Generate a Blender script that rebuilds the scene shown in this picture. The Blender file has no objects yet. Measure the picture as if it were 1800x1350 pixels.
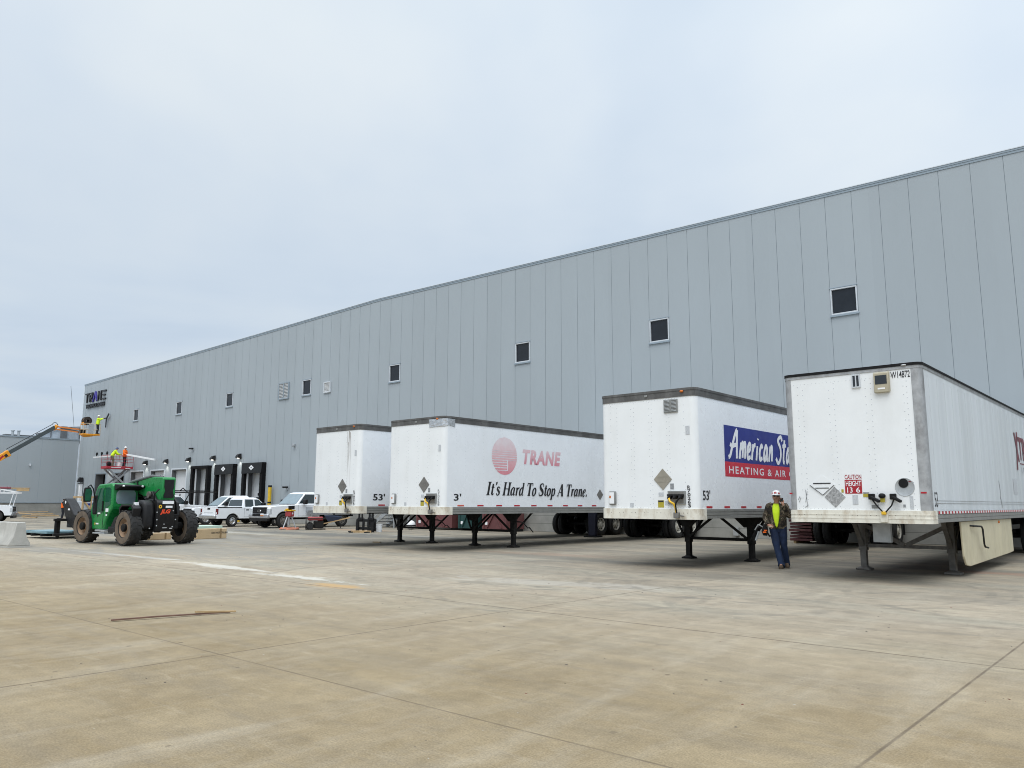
import bpy, bmesh, math, random
from math import sin, cos, pi, radians, sqrt, atan2
from mathutils import Vector, Matrix
random.seed(7)
S = bpy.context.scene
COL = S.collection

# ------------------------------------------------------------------ camera
CAM_H = 1.45
YAW, PITCH, ROLL = radians(41.2), radians(8.7), radians(0.2)
fw = Vector((-sin(YAW) * cos(PITCH), cos(YAW) * cos(PITCH), sin(PITCH)))
rt = fw.cross(Vector((0, 0, 1))).normalized()
up = rt.cross(fw)
r2 = cos(ROLL) * rt + sin(ROLL) * up
u2 = -sin(ROLL) * rt + cos(ROLL) * up
cam = bpy.data.objects.new('camera', bpy.data.cameras.new('camera'))
COL.objects.link(cam)
cam.data.sensor_width = 36
cam.data.lens = 36 * 1375 / 1800
cam.data.clip_start = 0.1
cam.data.clip_end = 2000
cam.matrix_world = Matrix(((r2.x, u2.x, -fw.x, 0), (r2.y, u2.y, -fw.y, 0), (r2.z, u2.z, -fw.z, CAM_H), (0, 0, 0, 1)))
S.camera = cam
S.view_settings.view_transform = 'Standard'
S.view_settings.look = 'None'
S.view_settings.exposure = 0.0
S.view_settings.gamma = 1.0
S.cycles.max_bounces = 6
S.cycles.use_denoising = True
S.cycles.filter_width = 1.0

# ------------------------------------------------------------------ sun and sky
SUN_EL, SUN_AZ = radians(58), radians(150)       # azimuth clockwise from +Y
sd = Vector((sin(SUN_AZ) * cos(SUN_EL), cos(SUN_AZ) * cos(SUN_EL), sin(SUN_EL)))
sun = bpy.data.objects.new('sun', bpy.data.lights.new('sun', 'SUN'))
COL.objects.link(sun)
sun.data.energy = 1.35
sun.data.angle = radians(40)
sun.data.color = (1.0, 0.97, 0.92)
sun.rotation_euler = sd.to_track_quat('Z', 'Y').to_euler()

def s2l(c):
    c /= 255.0
    return c / 12.92 if c <= 0.04045 else ((c + 0.055) / 1.055) ** 2.4
def rgb(r, g, b, k=1.0):
    return (s2l(r) * k, s2l(g) * k, s2l(b) * k, 1)

class NT:
    """small wrapper for building node trees"""
    def __init__(s, tree):
        s.t = tree; s.n = tree.nodes; s.l = tree.links
    def put(s, node, sock, val):
        if val is None: return
        if hasattr(val, 'is_output') or isinstance(val, bpy.types.NodeSocket):
            s.l.new(val, node.inputs[sock])
        else:
            node.inputs[sock].default_value = val
    def math(s, op, a, b=None, c=None, clamp=False):
        n = s.n.new('ShaderNodeMath'); n.operation = op; n.use_clamp = clamp
        s.put(n, 0, a); s.put(n, 1, b); s.put(n, 2, c)
        return n.outputs[0]
    def noise(s, vec, scale, detail=4, rough=0.55, dist=0.0, out=0):
        n = s.n.new('ShaderNodeTexNoise')
        s.put(n, 'Vector', vec); n.inputs['Scale'].default_value = scale
        n.inputs['Detail'].default_value = detail; n.inputs['Roughness'].default_value = rough
        n.inputs['Distortion'].default_value = dist
        return n.outputs[out]
    def ramp(s, fac, stops):
        n = s.n.new('ShaderNodeValToRGB'); s.put(n, 0, fac)
        e = n.color_ramp.elements
        while len(e) < len(stops): e.new(0.5)
        for k, (p, c) in enumerate(stops):
            e[k].position = p
            e[k].color = c if hasattr(c, '__len__') else (c, c, c, 1)
        return n.outputs[0]
    def mix(s, fac, a, b, mode='MIX'):
        n = s.n.new('ShaderNodeMix'); n.data_type = 'RGBA'; n.blend_type = mode
        s.put(n, 0, fac); s.put(n, 6, a); s.put(n, 7, b)
        return n.outputs[2]
    def maprange(s, v, a, b, c=0.0, d=1.0):
        n = s.n.new('ShaderNodeMapRange'); s.put(n, 0, v)
        for i, x in enumerate((a, b, c, d)): n.inputs[i + 1].default_value = x
        return n.outputs[0]
    def coord(s, which='Object'):
        return s.n.new('ShaderNodeTexCoord').outputs[which]
    def sep(s, v):
        n = s.n.new('ShaderNodeSeparateXYZ'); s.put(n, 0, v); return n.outputs
    def comb(s, x, y, z):
        n = s.n.new('ShaderNodeCombineXYZ'); s.put(n, 0, x); s.put(n, 1, y); s.put(n, 2, z); return n.outputs[0]
    def scalev(s, v, x, y, z):
        n = s.n.new('ShaderNodeMapping'); s.put(n, 0, v); n.inputs['Scale'].default_value = (x, y, z); return n.outputs[0]
    def bump(s, h, strength=0.2, dist=0.02):
        n = s.n.new('ShaderNodeBump'); s.put(n, 'Height', h)
        n.inputs['Strength'].default_value = strength; n.inputs['Distance'].default_value = dist
        return n.outputs[0]

world = bpy.data.worlds.new('World')
S.world = world
world.use_nodes = True
W_ = NT(world.node_tree)
for n in list(W_.n): W_.n.remove(n)
sky = W_.n.new('ShaderNodeTexSky'); sky.sky_type = 'NISHITA'; sky.sun_disc = False
sky.sun_elevation = SUN_EL; sky.sun_rotation = SUN_AZ
dirv = W_.coord('Generated')
dx, dy, dz = W_.sep(dirv)
# thick cloud deck: projected on a flat layer, brighter overhead
zc = W_.math('MAXIMUM', dz, 0.06)
cl = W_.comb(W_.math('DIVIDE', dx, zc), W_.math('DIVIDE', dy, zc), 0.0)
n1 = W_.noise(cl, 0.55, 5, 0.5, 0.3)
n2 = W_.noise(dirv, 2.2, 4, 0.5)
deck = W_.ramp(W_.math('ADD', W_.math('MULTIPLY', n1, 0.45), W_.math('MULTIPLY', n2, 0.55)),
               [(0.36, (6.0, 7.15, 8.6, 1)), (0.5, (7.15, 8.1, 9.2, 1)), (0.62, (8.0, 8.75, 9.45, 1))])
zen = W_.ramp(dz, [(0.0, (0.84, 0.87, 0.91, 1)), (0.22, (0.95, 0.97, 0.985, 1)), (0.34, (1.03, 1.03, 1.02, 1)), (0.50, (1.09, 1.085, 1.07, 1)), (0.60, (1.11, 1.11, 1.09, 1)), (0.74, (2.2, 2.15, 2.1, 1)), (1.0, (3.3, 3.2, 3.1, 1))])
# the sky away from the wall (behind the camera, towards +x) is the bright side
side = W_.maprange(W_.math('SUBTRACT', W_.math('MULTIPLY', dx, 0.75), W_.math('MULTIPLY', dy, 0.2)), -0.8, 0.8, 0.90, 1.22)
deck2 = W_.mix(1.0, deck, zen, 'MULTIPLY')
deck3 = W_.mix(1.0, deck2, side, 'MULTIPLY')
bgc = W_.mix(0.93, sky.outputs[0], deck3)
bg = W_.n.new('ShaderNodeBackground'); W_.put(bg, 0, bgc); bg.inputs[1].default_value = 0.1
wo = W_.n.new('ShaderNodeOutputWorld'); W_.l.new(bg.outputs[0], wo.inputs[0])

# ------------------------------------------------------------------ materials
def new_mat(name):
    m = bpy.data.materials.new(name); m.use_nodes = True
    t = NT(m.node_tree)
    p = t.n['Principled BSDF']
    return m, t, p

def mat(name, c, rough=0.5, metal=0.0, var=0.12, scale=3.0, bump=0.0, bscale=60.0, spec=0.5, dirt=None, dscale=1.5, damt=0.5, emit=None):
    """painted, metal or plastic surface: base colour with uneven tone, optional dirt blotches and grain"""
    m, t, p = new_mat(name)
    co = t.coord('Object')
    lo = tuple(x * (1 - var) for x in c[:3]) + (1,)
    hi = tuple(min(1, x * (1 + var)) for x in c[:3]) + (1,)
    col = t.mix(t.ramp(t.noise(co, scale, 5, 0.6), [(0.3, 0.0), (0.7, 1.0)]), lo, hi)
    if dirt:
        f = t.ramp(t.noise(t.scalev(co, 1, 1, 0.45), dscale, 7, 0.68), [(0.5, 0.0), (0.72, damt)])
        col = t.mix(f, col, dirt)
    t.put(p, 'Base Color', col)
    t.put(p, 'Roughness', t.maprange(t.noise(co, scale * 3, 4), 0.3, 0.7, max(0.02, rough - 0.08), min(1, rough + 0.08)))
    p.inputs['Metallic'].default_value = metal
    p.inputs['Specular IOR Level'].default_value = spec
    if bump:
        t.put(p, 'Normal', t.bump(t.noise(co, bscale, 4), bump, 0.01))
    if emit:
        p.inputs['Emission Color'].default_value = emit[0]; p.inputs['Emission Strength'].default_value = emit[1]
    return m

M = {}
M['white'] = mat('white_paint', (0.80, 0.815, 0.82, 1), 0.38, var=0.03, scale=1.2, dirt=(0.55, 0.55, 0.52, 1), dscale=0.9, damt=0.28)
M['sidewhite'] = mat('white_side_sheet', (0.77, 0.795, 0.82, 1), 0.3, var=0.03, scale=0.7, dirt=(0.56, 0.57, 0.56, 1), dscale=0.7, damt=0.3)
def gloss():
    m, t, p = new_mat('glossy_white_sheet')
    co = t.coord('Object'); x, y, z = t.sep(co)
    idx = t.math('FLOOR', t.math('DIVIDE', t.math('SUBTRACT', y, 0.5), 0.61))
    wn = t.n.new('ShaderNodeTexWhiteNoise'); wn.noise_dimensions = '1D'; t.put(wn, 'W', idx)
    base = t.mix(1.0, (0.66, 0.69, 0.71, 1), t.maprange(wn.outputs[0], 0, 1, 0.95, 1.03), 'MULTIPLY')
    film = t.ramp(t.noise(t.scalev(co, 1, 1, 0.35), 1.1, 6, 0.65), [(0.45, 0.0), (0.75, 0.4)])
    t.put(p, 'Base Color', t.mix(film, base, (0.52, 0.53, 0.52, 1)))
    t.put(p, 'Roughness', t.maprange(film, 0, 0.4, 0.05, 0.22)); p.inputs['Specular IOR Level'].default_value = 0.9
    bow = t.math('ADD', t.math('MULTIPLY', t.math('SINE', t.math('MULTIPLY', t.math('SUBTRACT', y, 0.5), 2 * pi / 0.61)), 0.3), t.math('ADD', t.noise(co, 0.9, 2), wn.outputs[0]))
    t.put(p, 'Normal', t.bump(bow, 0.35, 0.02))
    return m
M['gloss'] = gloss()
M['cream'] = mat('cream_sill_paint', (0.72, 0.69, 0.60, 1), 0.5, var=0.06, scale=4, dirt=(0.33, 0.23, 0.13, 1), dscale=3.5, damt=0.75)
M['rivet'] = mat('rivet_heads', (0.42, 0.45, 0.48, 1), 0.45, metal=0.3, var=0.1)
M['toprail'] = mat('weathered_rail', (0.085, 0.083, 0.08, 1), 0.6, var=0.35, scale=2.5, dirt=(0.19, 0.19, 0.185, 1), dscale=2.0, damt=0.7)
M['alu'] = mat('mill_aluminium', (0.40, 0.405, 0.41, 1), 0.5, metal=0.55, var=0.22, scale=5, dirt=(0.16, 0.15, 0.145, 1), dscale=2.2, damt=0.8)
M['rail'] = mat('side_rail_aluminium', (0.27, 0.27, 0.255, 1), 0.5, metal=0.35, var=0.12, scale=3)
M['black'] = mat('black_paint', (0.007, 0.007, 0.008, 1), 0.5, var=0.3, scale=6, dirt=(0.035, 0.03, 0.025, 1), dscale=4, damt=0.4, spec=0.35)
M['blackmatt'] = mat('black_matt', (0.006, 0.006, 0.007, 1), 0.75, var=0.3, scale=6, spec=0.3)
M['chassis'] = mat('greased_chassis', (0.008, 0.0075, 0.007, 1), 0.75, var=0.4, scale=4, dirt=(0.03, 0.025, 0.02, 1), dscale=3, spec=0.3)
M['steel'] = mat('worn_steel', (0.16, 0.15, 0.135, 1), 0.6, metal=0.2, var=0.3, scale=6, dirt=(0.10, 0.065, 0.04, 1), dscale=5)
M['galv'] = mat('galvanised_steel', (0.42, 0.44, 0.45, 1), 0.45, metal=0.4, var=0.15, scale=8)
M['rubber'] = mat('tyre_rubber', (0.012, 0.012, 0.012, 1), 0.8, var=0.3, scale=8, dirt=(0.07, 0.06, 0.05, 1), dscale=5, damt=0.5, bump=0.3, bscale=40)
M['dustrubber'] = mat('dusty_tyre_rubber', (0.02, 0.0195, 0.019, 1), 0.85, var=0.25, scale=6, dirt=(0.10, 0.08, 0.06, 1), dscale=2.6, damt=0.45, bump=0.3, bscale=30)
M['wall_dust'] = mat('dusty_sidewall', (0.13, 0.10, 0.073, 1), 0.9, var=0.3, scale=5, dirt=(0.03, 0.028, 0.026, 1), dscale=4)
M['rimtan'] = mat('rusty_tan_rim', (0.30, 0.20, 0.125, 1), 0.7, var=0.25, scale=5, dirt=(0.14, 0.085, 0.05, 1), dscale=5)
M['rimwhite'] = mat('dirty_white_rim', (0.5, 0.48, 0.42, 1), 0.6, var=0.15, dirt=(0.2, 0.17, 0.12, 1), dscale=6)
M['chrome'] = mat('bright_metal', (0.62, 0.63, 0.64, 1), 0.22, metal=0.9, var=0.08)
M['glass'] = mat('dark_glass', (0.012, 0.016, 0.018, 1), 0.06, var=0.1, spec=0.7)
M['carglass'] = mat('car_glass', (0.03, 0.045, 0.05, 1), 0.05, var=0.1, spec=1.0)
M['windshield'] = mat('sky_reflection_glass', (0.20, 0.26, 0.29, 1), 0.04, var=0.1, spec=1.0)  # sky reflection painted in as a pale base colour
M['wpane'] = mat('building_glass', (0.012, 0.015, 0.02, 1), 0.18, var=0.2, spec=0.4)
M['carwhite'] = mat('white_car_paint', (0.80, 0.82, 0.84, 1), 0.16, var=0.015, spec=0.6)
M['red'] = mat('red_reflective', (0.42, 0.012, 0.022, 1), 0.4, var=0.15)
M['redpale'] = mat('faded_red_tape', (0.6, 0.12, 0.08, 1), 0.5, var=0.2)
M['signred'] = mat('sign_red', (0.36, 0.012, 0.022, 1), 0.35, var=0.05)
M['bannerred'] = mat('banner_red', (0.56, 0.02, 0.042, 1), 0.35, var=0.06, scale=1)
M['bannerblue'] = mat('banner_blue', (0.007, 0.018, 0.20, 1), 0.35, var=0.08, scale=1)
M['maroonink'] = mat('maroon_lettering', (0.16, 0.012, 0.025, 1), 0.4, var=0.1)
M['inkwhite'] = mat('white_lettering', (0.82, 0.83, 0.84, 1), 0.4, var=0.02)
M['ink'] = mat('black_lettering', (0.012, 0.012, 0.014, 1), 0.45, var=0.1)
M['inkgrey'] = mat('faded_lettering', (0.25, 0.26, 0.27, 1), 0.5, var=0.25, scale=30)
M['purple'] = mat('purple_lettering', (0.045, 0.03, 0.28, 1), 0.4, var=0.1)
M['yellow'] = mat('safety_yellow', (0.72, 0.46, 0.02, 1), 0.5, var=0.12, dirt=(0.3, 0.2, 0.05, 1), dscale=4)
M['stickeryellow'] = mat('yellow_sticker', (0.40, 0.33, 0.03, 1), 0.5, var=0.1)
M['crate_red2'] = mat('bright_red_housing', (0.32, 0.04, 0.045, 1), 0.45, var=0.15)
M['scissorgrey'] = mat('scissor_grey', (0.3, 0.31, 0.32, 1), 0.5, metal=0.2, var=0.2)
M['orangelift'] = mat('lift_yellow_orange', (0.80, 0.32, 0.012, 1), 0.4, var=0.1, dirt=(0.35, 0.16, 0.03, 1), dscale=3, damt=0.4)
M['jib'] = mat('lift_orange_paint', (0.55, 0.17, 0.025, 1), 0.45, var=0.15)
M['boomgrey'] = mat('boom_dark_grey', (0.045, 0.06, 0.065, 1), 0.4, var=0.12)
M['green'] = mat('machine_green', (0.010, 0.205, 0.048, 1), 0.28, var=0.06, scale=2, dirt=(0.06, 0.17, 0.06, 1), dscale=1.4, damt=0.3)
M['greendark'] = mat('green_tinted_glass', (0.012, 0.085, 0.045, 1), 0.06, var=0.2, spec=0.8)
M['liftred'] = mat('lift_red', (0.38, 0.03, 0.045, 1), 0.45, var=0.12)
M['placard'] = mat('placard_metal', (0.20, 0.19, 0.175, 1), 0.45, metal=0.3, var=0.15, scale=6)
M['placardtan'] = mat('tan_placard_metal', (0.30, 0.275, 0.225, 1), 0.5, metal=0.1, var=0.12, scale=6)
M['greybox'] = mat('grey_box', (0.23, 0.235, 0.23, 1), 0.55, var=0.15)
M['hose'] = mat('yellow_hose', (0.75, 0.45, 0.02, 1), 0.45, var=0.05)
M['amber'] = mat('amber_lens', (0.55, 0.14, 0.01, 1), 0.2, var=0.05)
M['foil'] = mat('foil_tape', (0.6, 0.61, 0.62, 1), 0.25, metal=0.8, var=0.2, scale=12, bump=1.0, bscale=14)
M['tan'] = mat('tan_plastic', (0.42, 0.38, 0.28, 1), 0.5, var=0.1)
M['skirt'] = mat('cream_skirt_panel', (0.60, 0.54, 0.38, 1), 0.5, var=0.08, scale=2, dirt=(0.36, 0.31, 0.2, 1), dscale=1.8, damt=0.45)
M['sticker'] = mat('grey_sticker', (0.5, 0.52, 0.54, 1), 0.5, var=0.15, scale=40)
M['wood'] = mat('raw_timber', (0.42, 0.29, 0.15, 1), 0.8, var=0.2, scale=6)
M['lath'] = mat('weathered_lath', (0.15, 0.085, 0.06, 1), 0.8, var=0.3, scale=8)
M['woodred'] = mat('maroon_painted_timber', (0.075, 0.018, 0.02, 1), 0.7, var=0.3, scale=5, dirt=(0.16, 0.08, 0.07, 1), dscale=6)
M['card'] = mat('brown_cardboard', (0.50, 0.37, 0.22, 1), 0.85, var=0.08, scale=3, dirt=(0.34, 0.24, 0.13, 1), dscale=2)
M['mint'] = mat('pale_green_board', (0.50, 0.63, 0.52, 1), 0.7, var=0.05)
M['crate_red'] = mat('dull_red_steel', (0.13, 0.045, 0.045, 1), 0.6, var=0.15)
M['crate_green'] = mat('dark_teal_steel', (0.010, 0.05, 0.048, 1), 0.6, var=0.15)
M['plastic'] = mat('white_plastic', (0.78, 0.79, 0.8, 1), 0.4, var=0.04)
M['navy'] = mat('navy_steel', (0.01, 0.012, 0.03, 1), 0.6, var=0.2)
M['barrow'] = mat('blue_tray', (0.03, 0.05, 0.10, 1), 0.5, var=0.2)
M['concrete'] = mat('cast_concrete', (0.43, 0.42, 0.385, 1), 0.9, var=0.12, scale=2.5, dirt=(0.27, 0.26, 0.23, 1), dscale=2.2, damt=0.5, bump=0.35, bscale=25)
M['bluesheet'] = mat('blue_grey_sheet', (0.16, 0.27, 0.31, 1), 0.4, var=0.12)
M['darkred'] = mat('pipe_red_oxide', (0.20, 0.035, 0.05, 1), 0.5, var=0.2)
# people
M['skin'] = mat('skin', (0.42, 0.22, 0.15, 1), 0.55, var=0.08)
M['jeans'] = mat('blue_denim', (0.009, 0.022, 0.062, 1), 0.85, var=0.35, scale=9, dirt=(0.03, 0.06, 0.13, 1), dscale=5, damt=0.5, bump=0.4, bscale=35)
M['hivis'] = mat('hivis_yellow', (0.62, 0.85, 0.02, 1), 0.8, var=0.1, bump=0.4, bscale=18)
M['hivisorange'] = mat('hivis_orange', (0.95, 0.16, 0.012, 1), 0.8, var=0.1)
M['darkcloth'] = mat('dark_work_cloth', (0.012, 0.014, 0.022, 1), 0.9, var=0.3)
M['khaki'] = mat('khaki_cloth', (0.14, 0.12, 0.08, 1), 0.9, var=0.2)
M['boot'] = mat('brown_boots', (0.075, 0.05, 0.03, 1), 0.75, var=0.25, scale=12)
M['helmet'] = mat('white_helmet', (0.8, 0.8, 0.8, 1), 0.3, var=0.03)
M['helmetblue'] = mat('blue_helmet', (0.02, 0.05, 0.16, 1), 0.3, var=0.03)
M['hair'] = mat('dark_hair', (0.025, 0.015, 0.012, 1), 0.8, var=0.2)

def camo():
    m, t, p = new_mat('woodland_camouflage')
    co = t.coord('Object')
    n = t.noise(t.scalev(co, 1, 1, 0.8), 9.0, 3, 0.55, 0.6)
    g = t.n.new('ShaderNodeValToRGB'); t.put(g, 0, n); g.color_ramp.interpolation = 'CONSTANT'
    e = g.color_ramp.elements
    cols = [(0.0, (0.016, 0.013, 0.010, 1)), (0.43, (0.075, 0.055, 0.035, 1)), (0.5, (0.028, 0.03, 0.016, 1)), (0.56, (0.22, 0.175, 0.125, 1)), (0.63, (0.04, 0.03, 0.02, 1))]
    while len(e) < len(cols): e.new(0.5)
    for k, (a, c) in enumerate(cols): e[k].position = a; e[k].color = c
    t.put(p, 'Base Color', g.outputs[0]); p.inputs['Roughness'].default_value = 0.9
    t.put(p, 'Normal', t.bump(t.noise(co, 14, 4), 0.5, 0.03))
    return m
M['camo'] = camo()

def faded(name, z0, z1, top, bot):
    """sun-bleached ink: paler at the top of the marking"""
    m, t, p = new_mat(name)
    co = t.coord('Object'); z = t.sep(co)[2]
    n = t.noise(co, 6, 6, 0.7)
    f = t.math('ADD', t.maprange(z, z1, z0), t.math('MULTIPLY', t.math('SUBTRACT', n, 0.5), 0.7), clamp=True)
    t.put(p, 'Base Color', t.mix(f, top, bot)); p.inputs['Roughness'].default_value = 0.5
    return m
M['logofade'] = faded('bleached_red_disc', 2.35, 3.45, (0.72, 0.62, 0.64, 1), (0.64, 0.22, 0.26, 1))
M['textfade'] = faded('bleached_red_letters', 2.8, 3.25, (0.70, 0.52, 0.55, 1), (0.63, 0.25, 0.30, 1))

def panel_mat():
    m, t, p = new_mat('grey_insulated_panel')
    co = t.coord('Object'); x, y, z = t.sep(co)
    idx = t.math('FLOOR', t.math('DIVIDE', t.math('ADD', t.math('ADD', x, y), 17.22), 1.07))
    wn = t.n.new('ShaderNodeTexWhiteNoise'); wn.noise_dimensions = '1D'; t.put(wn, 'W', idx)
    k = t.maprange(wn.outputs[0], 0, 1, 0.98, 1.015)
    big = t.maprange(t.noise(t.scalev(co, 1, 1, 0.5), 0.35, 4, 0.6), 0.3, 0.7, 0.975, 1.025)
    c = t.mix(1.0, (0.356, 0.395, 0.419, 1), t.math('MULTIPLY', k, big), 'MULTIPLY')
    t.put(p, 'Base Color', c); p.inputs['Roughness'].default_value = 0.5
    p.inputs['Specular IOR Level'].default_value = 0.35
    t.put(p, 'Normal', t.bump(t.noise(co, 55, 3, 0.6), 0.25, 0.006))
    return m
M['panel'] = panel_mat()
M['joint'] = mat('joint_sealant', (0.20, 0.235, 0.26, 1), 0.7, var=0.1)
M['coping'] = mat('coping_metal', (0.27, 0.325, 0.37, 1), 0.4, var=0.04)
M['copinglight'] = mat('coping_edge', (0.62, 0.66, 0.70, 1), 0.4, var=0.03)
M['frame'] = mat('window_frame_white', (0.56, 0.59, 0.62, 1), 0.4, var=0.03)
M['doorwhite'] = mat('white_dock_door', (0.66, 0.68, 0.70, 1), 0.45, var=0.03)
M['jamb'] = mat('grey_jamb', (0.13, 0.135, 0.14, 1), 0.6, var=0.1)
M['seal'] = mat('black_dock_seal', (0.004, 0.004, 0.005, 1), 0.7, var=0.3, scale=5, spec=0.2)
M['curtain'] = mat('charcoal_curtain', (0.016, 0.018, 0.02, 1), 0.6, var=0.2, scale=3, spec=0.3)
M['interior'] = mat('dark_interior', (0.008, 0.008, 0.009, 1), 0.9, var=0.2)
M['wrap'] = mat('translucent_white_wrap', (0.44, 0.48, 0.52, 1), 0.5, var=0.12, scale=2)

def block_mat():
    m, t, p = new_mat('concrete_foundation_wall')
    co = t.coord('Object'); x, y, z = t.sep(co)
    n = t.noise(co, 1.2, 6, 0.62)
    c = t.ramp(n, [(0.3, (0.245, 0.245, 0.225, 1)), (0.7, (0.35, 0.345, 0.32, 1))])
    f = t.math('FRACT', t.math('DIVIDE', z, 0.42))
    lz = t.math('LESS_THAN', f, 0.04)
    c = t.mix(lz, c, (0.13, 0.13, 0.12, 1))
    t.put(p, 'Base Color', c); p.inputs['Roughness'].default_value = 0.9
    t.put(p, 'Normal', t.bump(t.noise(co, 30, 4), 0.3, 0.01))
    return m
M['block'] = block_mat()

def ground_mat():
    m, t, p = new_mat('stained_concrete_slab')
    co = t.coord('Object'); x, y, z = t.sep(co)
    def nz(v, s, d=5, r=0.6, di=0.0): return t.noise(v, s, d, r, di)
    wob = t.math('MULTIPLY', t.math('SUBTRACT', nz(co, 0.35, 3), 0.5), 3.0)
    yw = t.math('ADD', y, wob)
    # grey-pink slab, tan dust towards the near side
    grey = t.ramp(nz(co, 0.45, 7, 0.66), [(0.28, (0.27, 0.224, 0.162, 1)), (0.5, (0.345, 0.291, 0.216, 1)), (0.72, (0.425, 0.358, 0.262, 1))])
    pink = t.mix(t.ramp(nz(t.scalev(co, 0.5, 1.6, 1), 0.5, 5), [(0.45, 0.0), (0.7, 0.5)]), grey, (0.305, 0.30, 0.242, 1))
    tan = t.ramp(nz(co, 0.8, 7, 0.64), [(0.28, (0.215, 0.158, 0.083, 1)), (0.5, (0.266, 0.206, 0.121, 1)), (0.72, (0.312, 0.244, 0.145, 1))])
    xa = t.math('SUBTRACT', yw, t.math('MULTIPLY', t.math('ADD', x, 5.0), 0.12))
    ft = t.maprange(xa, 11.0, 5.0)
    c = t.mix(ft, pink, tan)
    # sweeping streaks of the broom and of traffic
    st = nz(t.scalev(co, 0.22, 1.5, 1), 1.3, 7, 0.68, 0.25)
    c = t.mix(t.ramp(st, [(0.47, 0.0), (0.66, 0.36)]), c, (0.195, 0.163, 0.118, 1))
    st2 = nz(t.scalev(co, 1.4, 0.25, 1), 0.9, 7, 0.7, 0.3)
    c = t.mix(t.ramp(st2, [(0.50, 0.0), (0.70, 0.36)]), c, (0.43, 0.38, 0.295, 1))
    med = nz(co, 4.0, 10, 0.74, 0.2)
    c = t.mix(1.0, c, t.maprange(med, 0.3, 0.7, 0.84, 1.16), 'MULTIPLY')
    med2 = nz(t.scalev(co, 0.5, 2.2, 1), 2.6, 9, 0.72, 0.3)
    far = t.maprange(ft, 1.0, 0.2, 0.45, 1.0)
    c = t.mix(t.math('MULTIPLY', far, t.ramp(med2, [(0.55, 0.0), (0.65, 0.6)])), c, (0.20, 0.165, 0.12, 1))
    med3 = nz(t.scalev(co, 0.5, 2.0, 3), 3.1, 9, 0.72, 0.3)
    c = t.mix(t.math('MULTIPLY', far, t.ramp(med3, [(0.56, 0.0), (0.68, 0.55)])), c, (0.44, 0.375, 0.27, 1))
    grain = nz(co, 70.0, 3, 0.7)
    c = t.mix(1.0, c, t.maprange(grain, 0.3, 0.7, 0.74, 1.26), 'MULTIPLY')
    vo = t.n.new('ShaderNodeTexVoronoi'); t.put(vo, 'Vector', t.scalev(co, 1.0, 0.8, 1)); vo.inputs['Scale'].default_value = 5.0
    pr = t.sep(vo.outputs['Color'])
    rad = t.math('MULTIPLY', t.math('POWER', pr[0], 2.5), 0.13)
    spot = t.math('LESS_THAN', t.math('ADD', vo.outputs['Distance'], t.math('MULTIPLY', t.math('SUBTRACT', grain, 0.5), 0.03)), rad)
    spot = t.math('MULTIPLY', spot, t.math('MULTIPLY', t.math('GREATER_THAN', pr[1], 0.45), t.ramp(nz(co, 0.4, 3), [(0.4, 0.25), (0.6, 0.9)])))
    c = t.mix(spot, c, (0.12, 0.092, 0.062, 1))
    # darker, greyer zone in front of and under the trailers and on the truck lane
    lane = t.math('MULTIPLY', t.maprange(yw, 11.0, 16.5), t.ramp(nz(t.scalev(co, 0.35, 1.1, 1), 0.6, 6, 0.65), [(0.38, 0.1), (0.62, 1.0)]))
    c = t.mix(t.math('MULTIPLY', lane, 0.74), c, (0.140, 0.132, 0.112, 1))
    # cast slabs differ slightly
    sx = t.math('FLOOR', t.math('DIVIDE', t.math('ADD', x, 1.6), 5.75)); sy = t.math('FLOOR', t.math('DIVIDE', t.math('SUBTRACT', y, 4.07), 4.45))
    wn = t.n.new('ShaderNodeTexWhiteNoise'); wn.noise_dimensions = '2D'; t.put(wn, 'Vector', t.comb(sx, sy, 0.0))
    c = t.mix(1.0, c, t.maprange(wn.outputs[0], 0, 1, 0.87, 0.955), 'MULTIPLY')
    # blotches with a place of their own
    def blob(cx, cy, rx, ry, ang, col, amt, col_in):
        ca, sa = cos(ang), sin(ang)
        ux = t.math('SUBTRACT', x, cx); uy = t.math('SUBTRACT', y, cy)
        a = t.math('DIVIDE', t.math('ADD', t.math('MULTIPLY', ux, ca), t.math('MULTIPLY', uy, sa)), rx)
        b = t.math('DIVIDE', t.math('SUBTRACT', t.math('MULTIPLY', uy, ca), t.math('MULTIPLY', ux, sa)), ry)
        d = t.math('SQRT', t.math('ADD', t.math('MULTIPLY', a, a), t.math('MULTIPLY', b, b)))
        d = t.math('ADD', d, t.math('MULTIPLY', t.math('SUBTRACT', nz(t.scalev(co, 0.35, 1, 1), 1.6, 7, 0.75, 0.4), 0.47), 4.2))
        return t.mix(t.maprange(d, 1.0, 0.55, 0.0, amt), col_in, col)
    for a in WASH: c = blob(*a, c)
    # tyre scrub arcs
    def arc(cx, cy, r, w, a0, amt, col_in):
        ux = t.math('SUBTRACT', x, cx); uy = t.math('SUBTRACT', y, cy)
        d = t.math('SQRT', t.math('ADD', t.math('MULTIPLY', ux, ux), t.math('MULTIPLY', uy, uy)))
        e = t.math('ABSOLUTE', t.math('SUBTRACT', t.math('ADD', d, t.math('MULTIPLY', t.math('SUBTRACT', nz(co, 1.5, 2), 0.5), 0.1)), r))
        on = t.maprange(e, w, w * 0.5)
        on = t.math('MULTIPLY', on, t.ramp(nz(t.scalev(co, 1, 1, 1), 1.1, 7, 0.75), [(0.43, 0.0), (0.62, amt * 0.85)]))
        return t.mix(on, col_in, (0.15, 0.135, 0.108, 1))
    for a in ARCS: c = arc(*a, c)
    # joints
    jm = None
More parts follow.
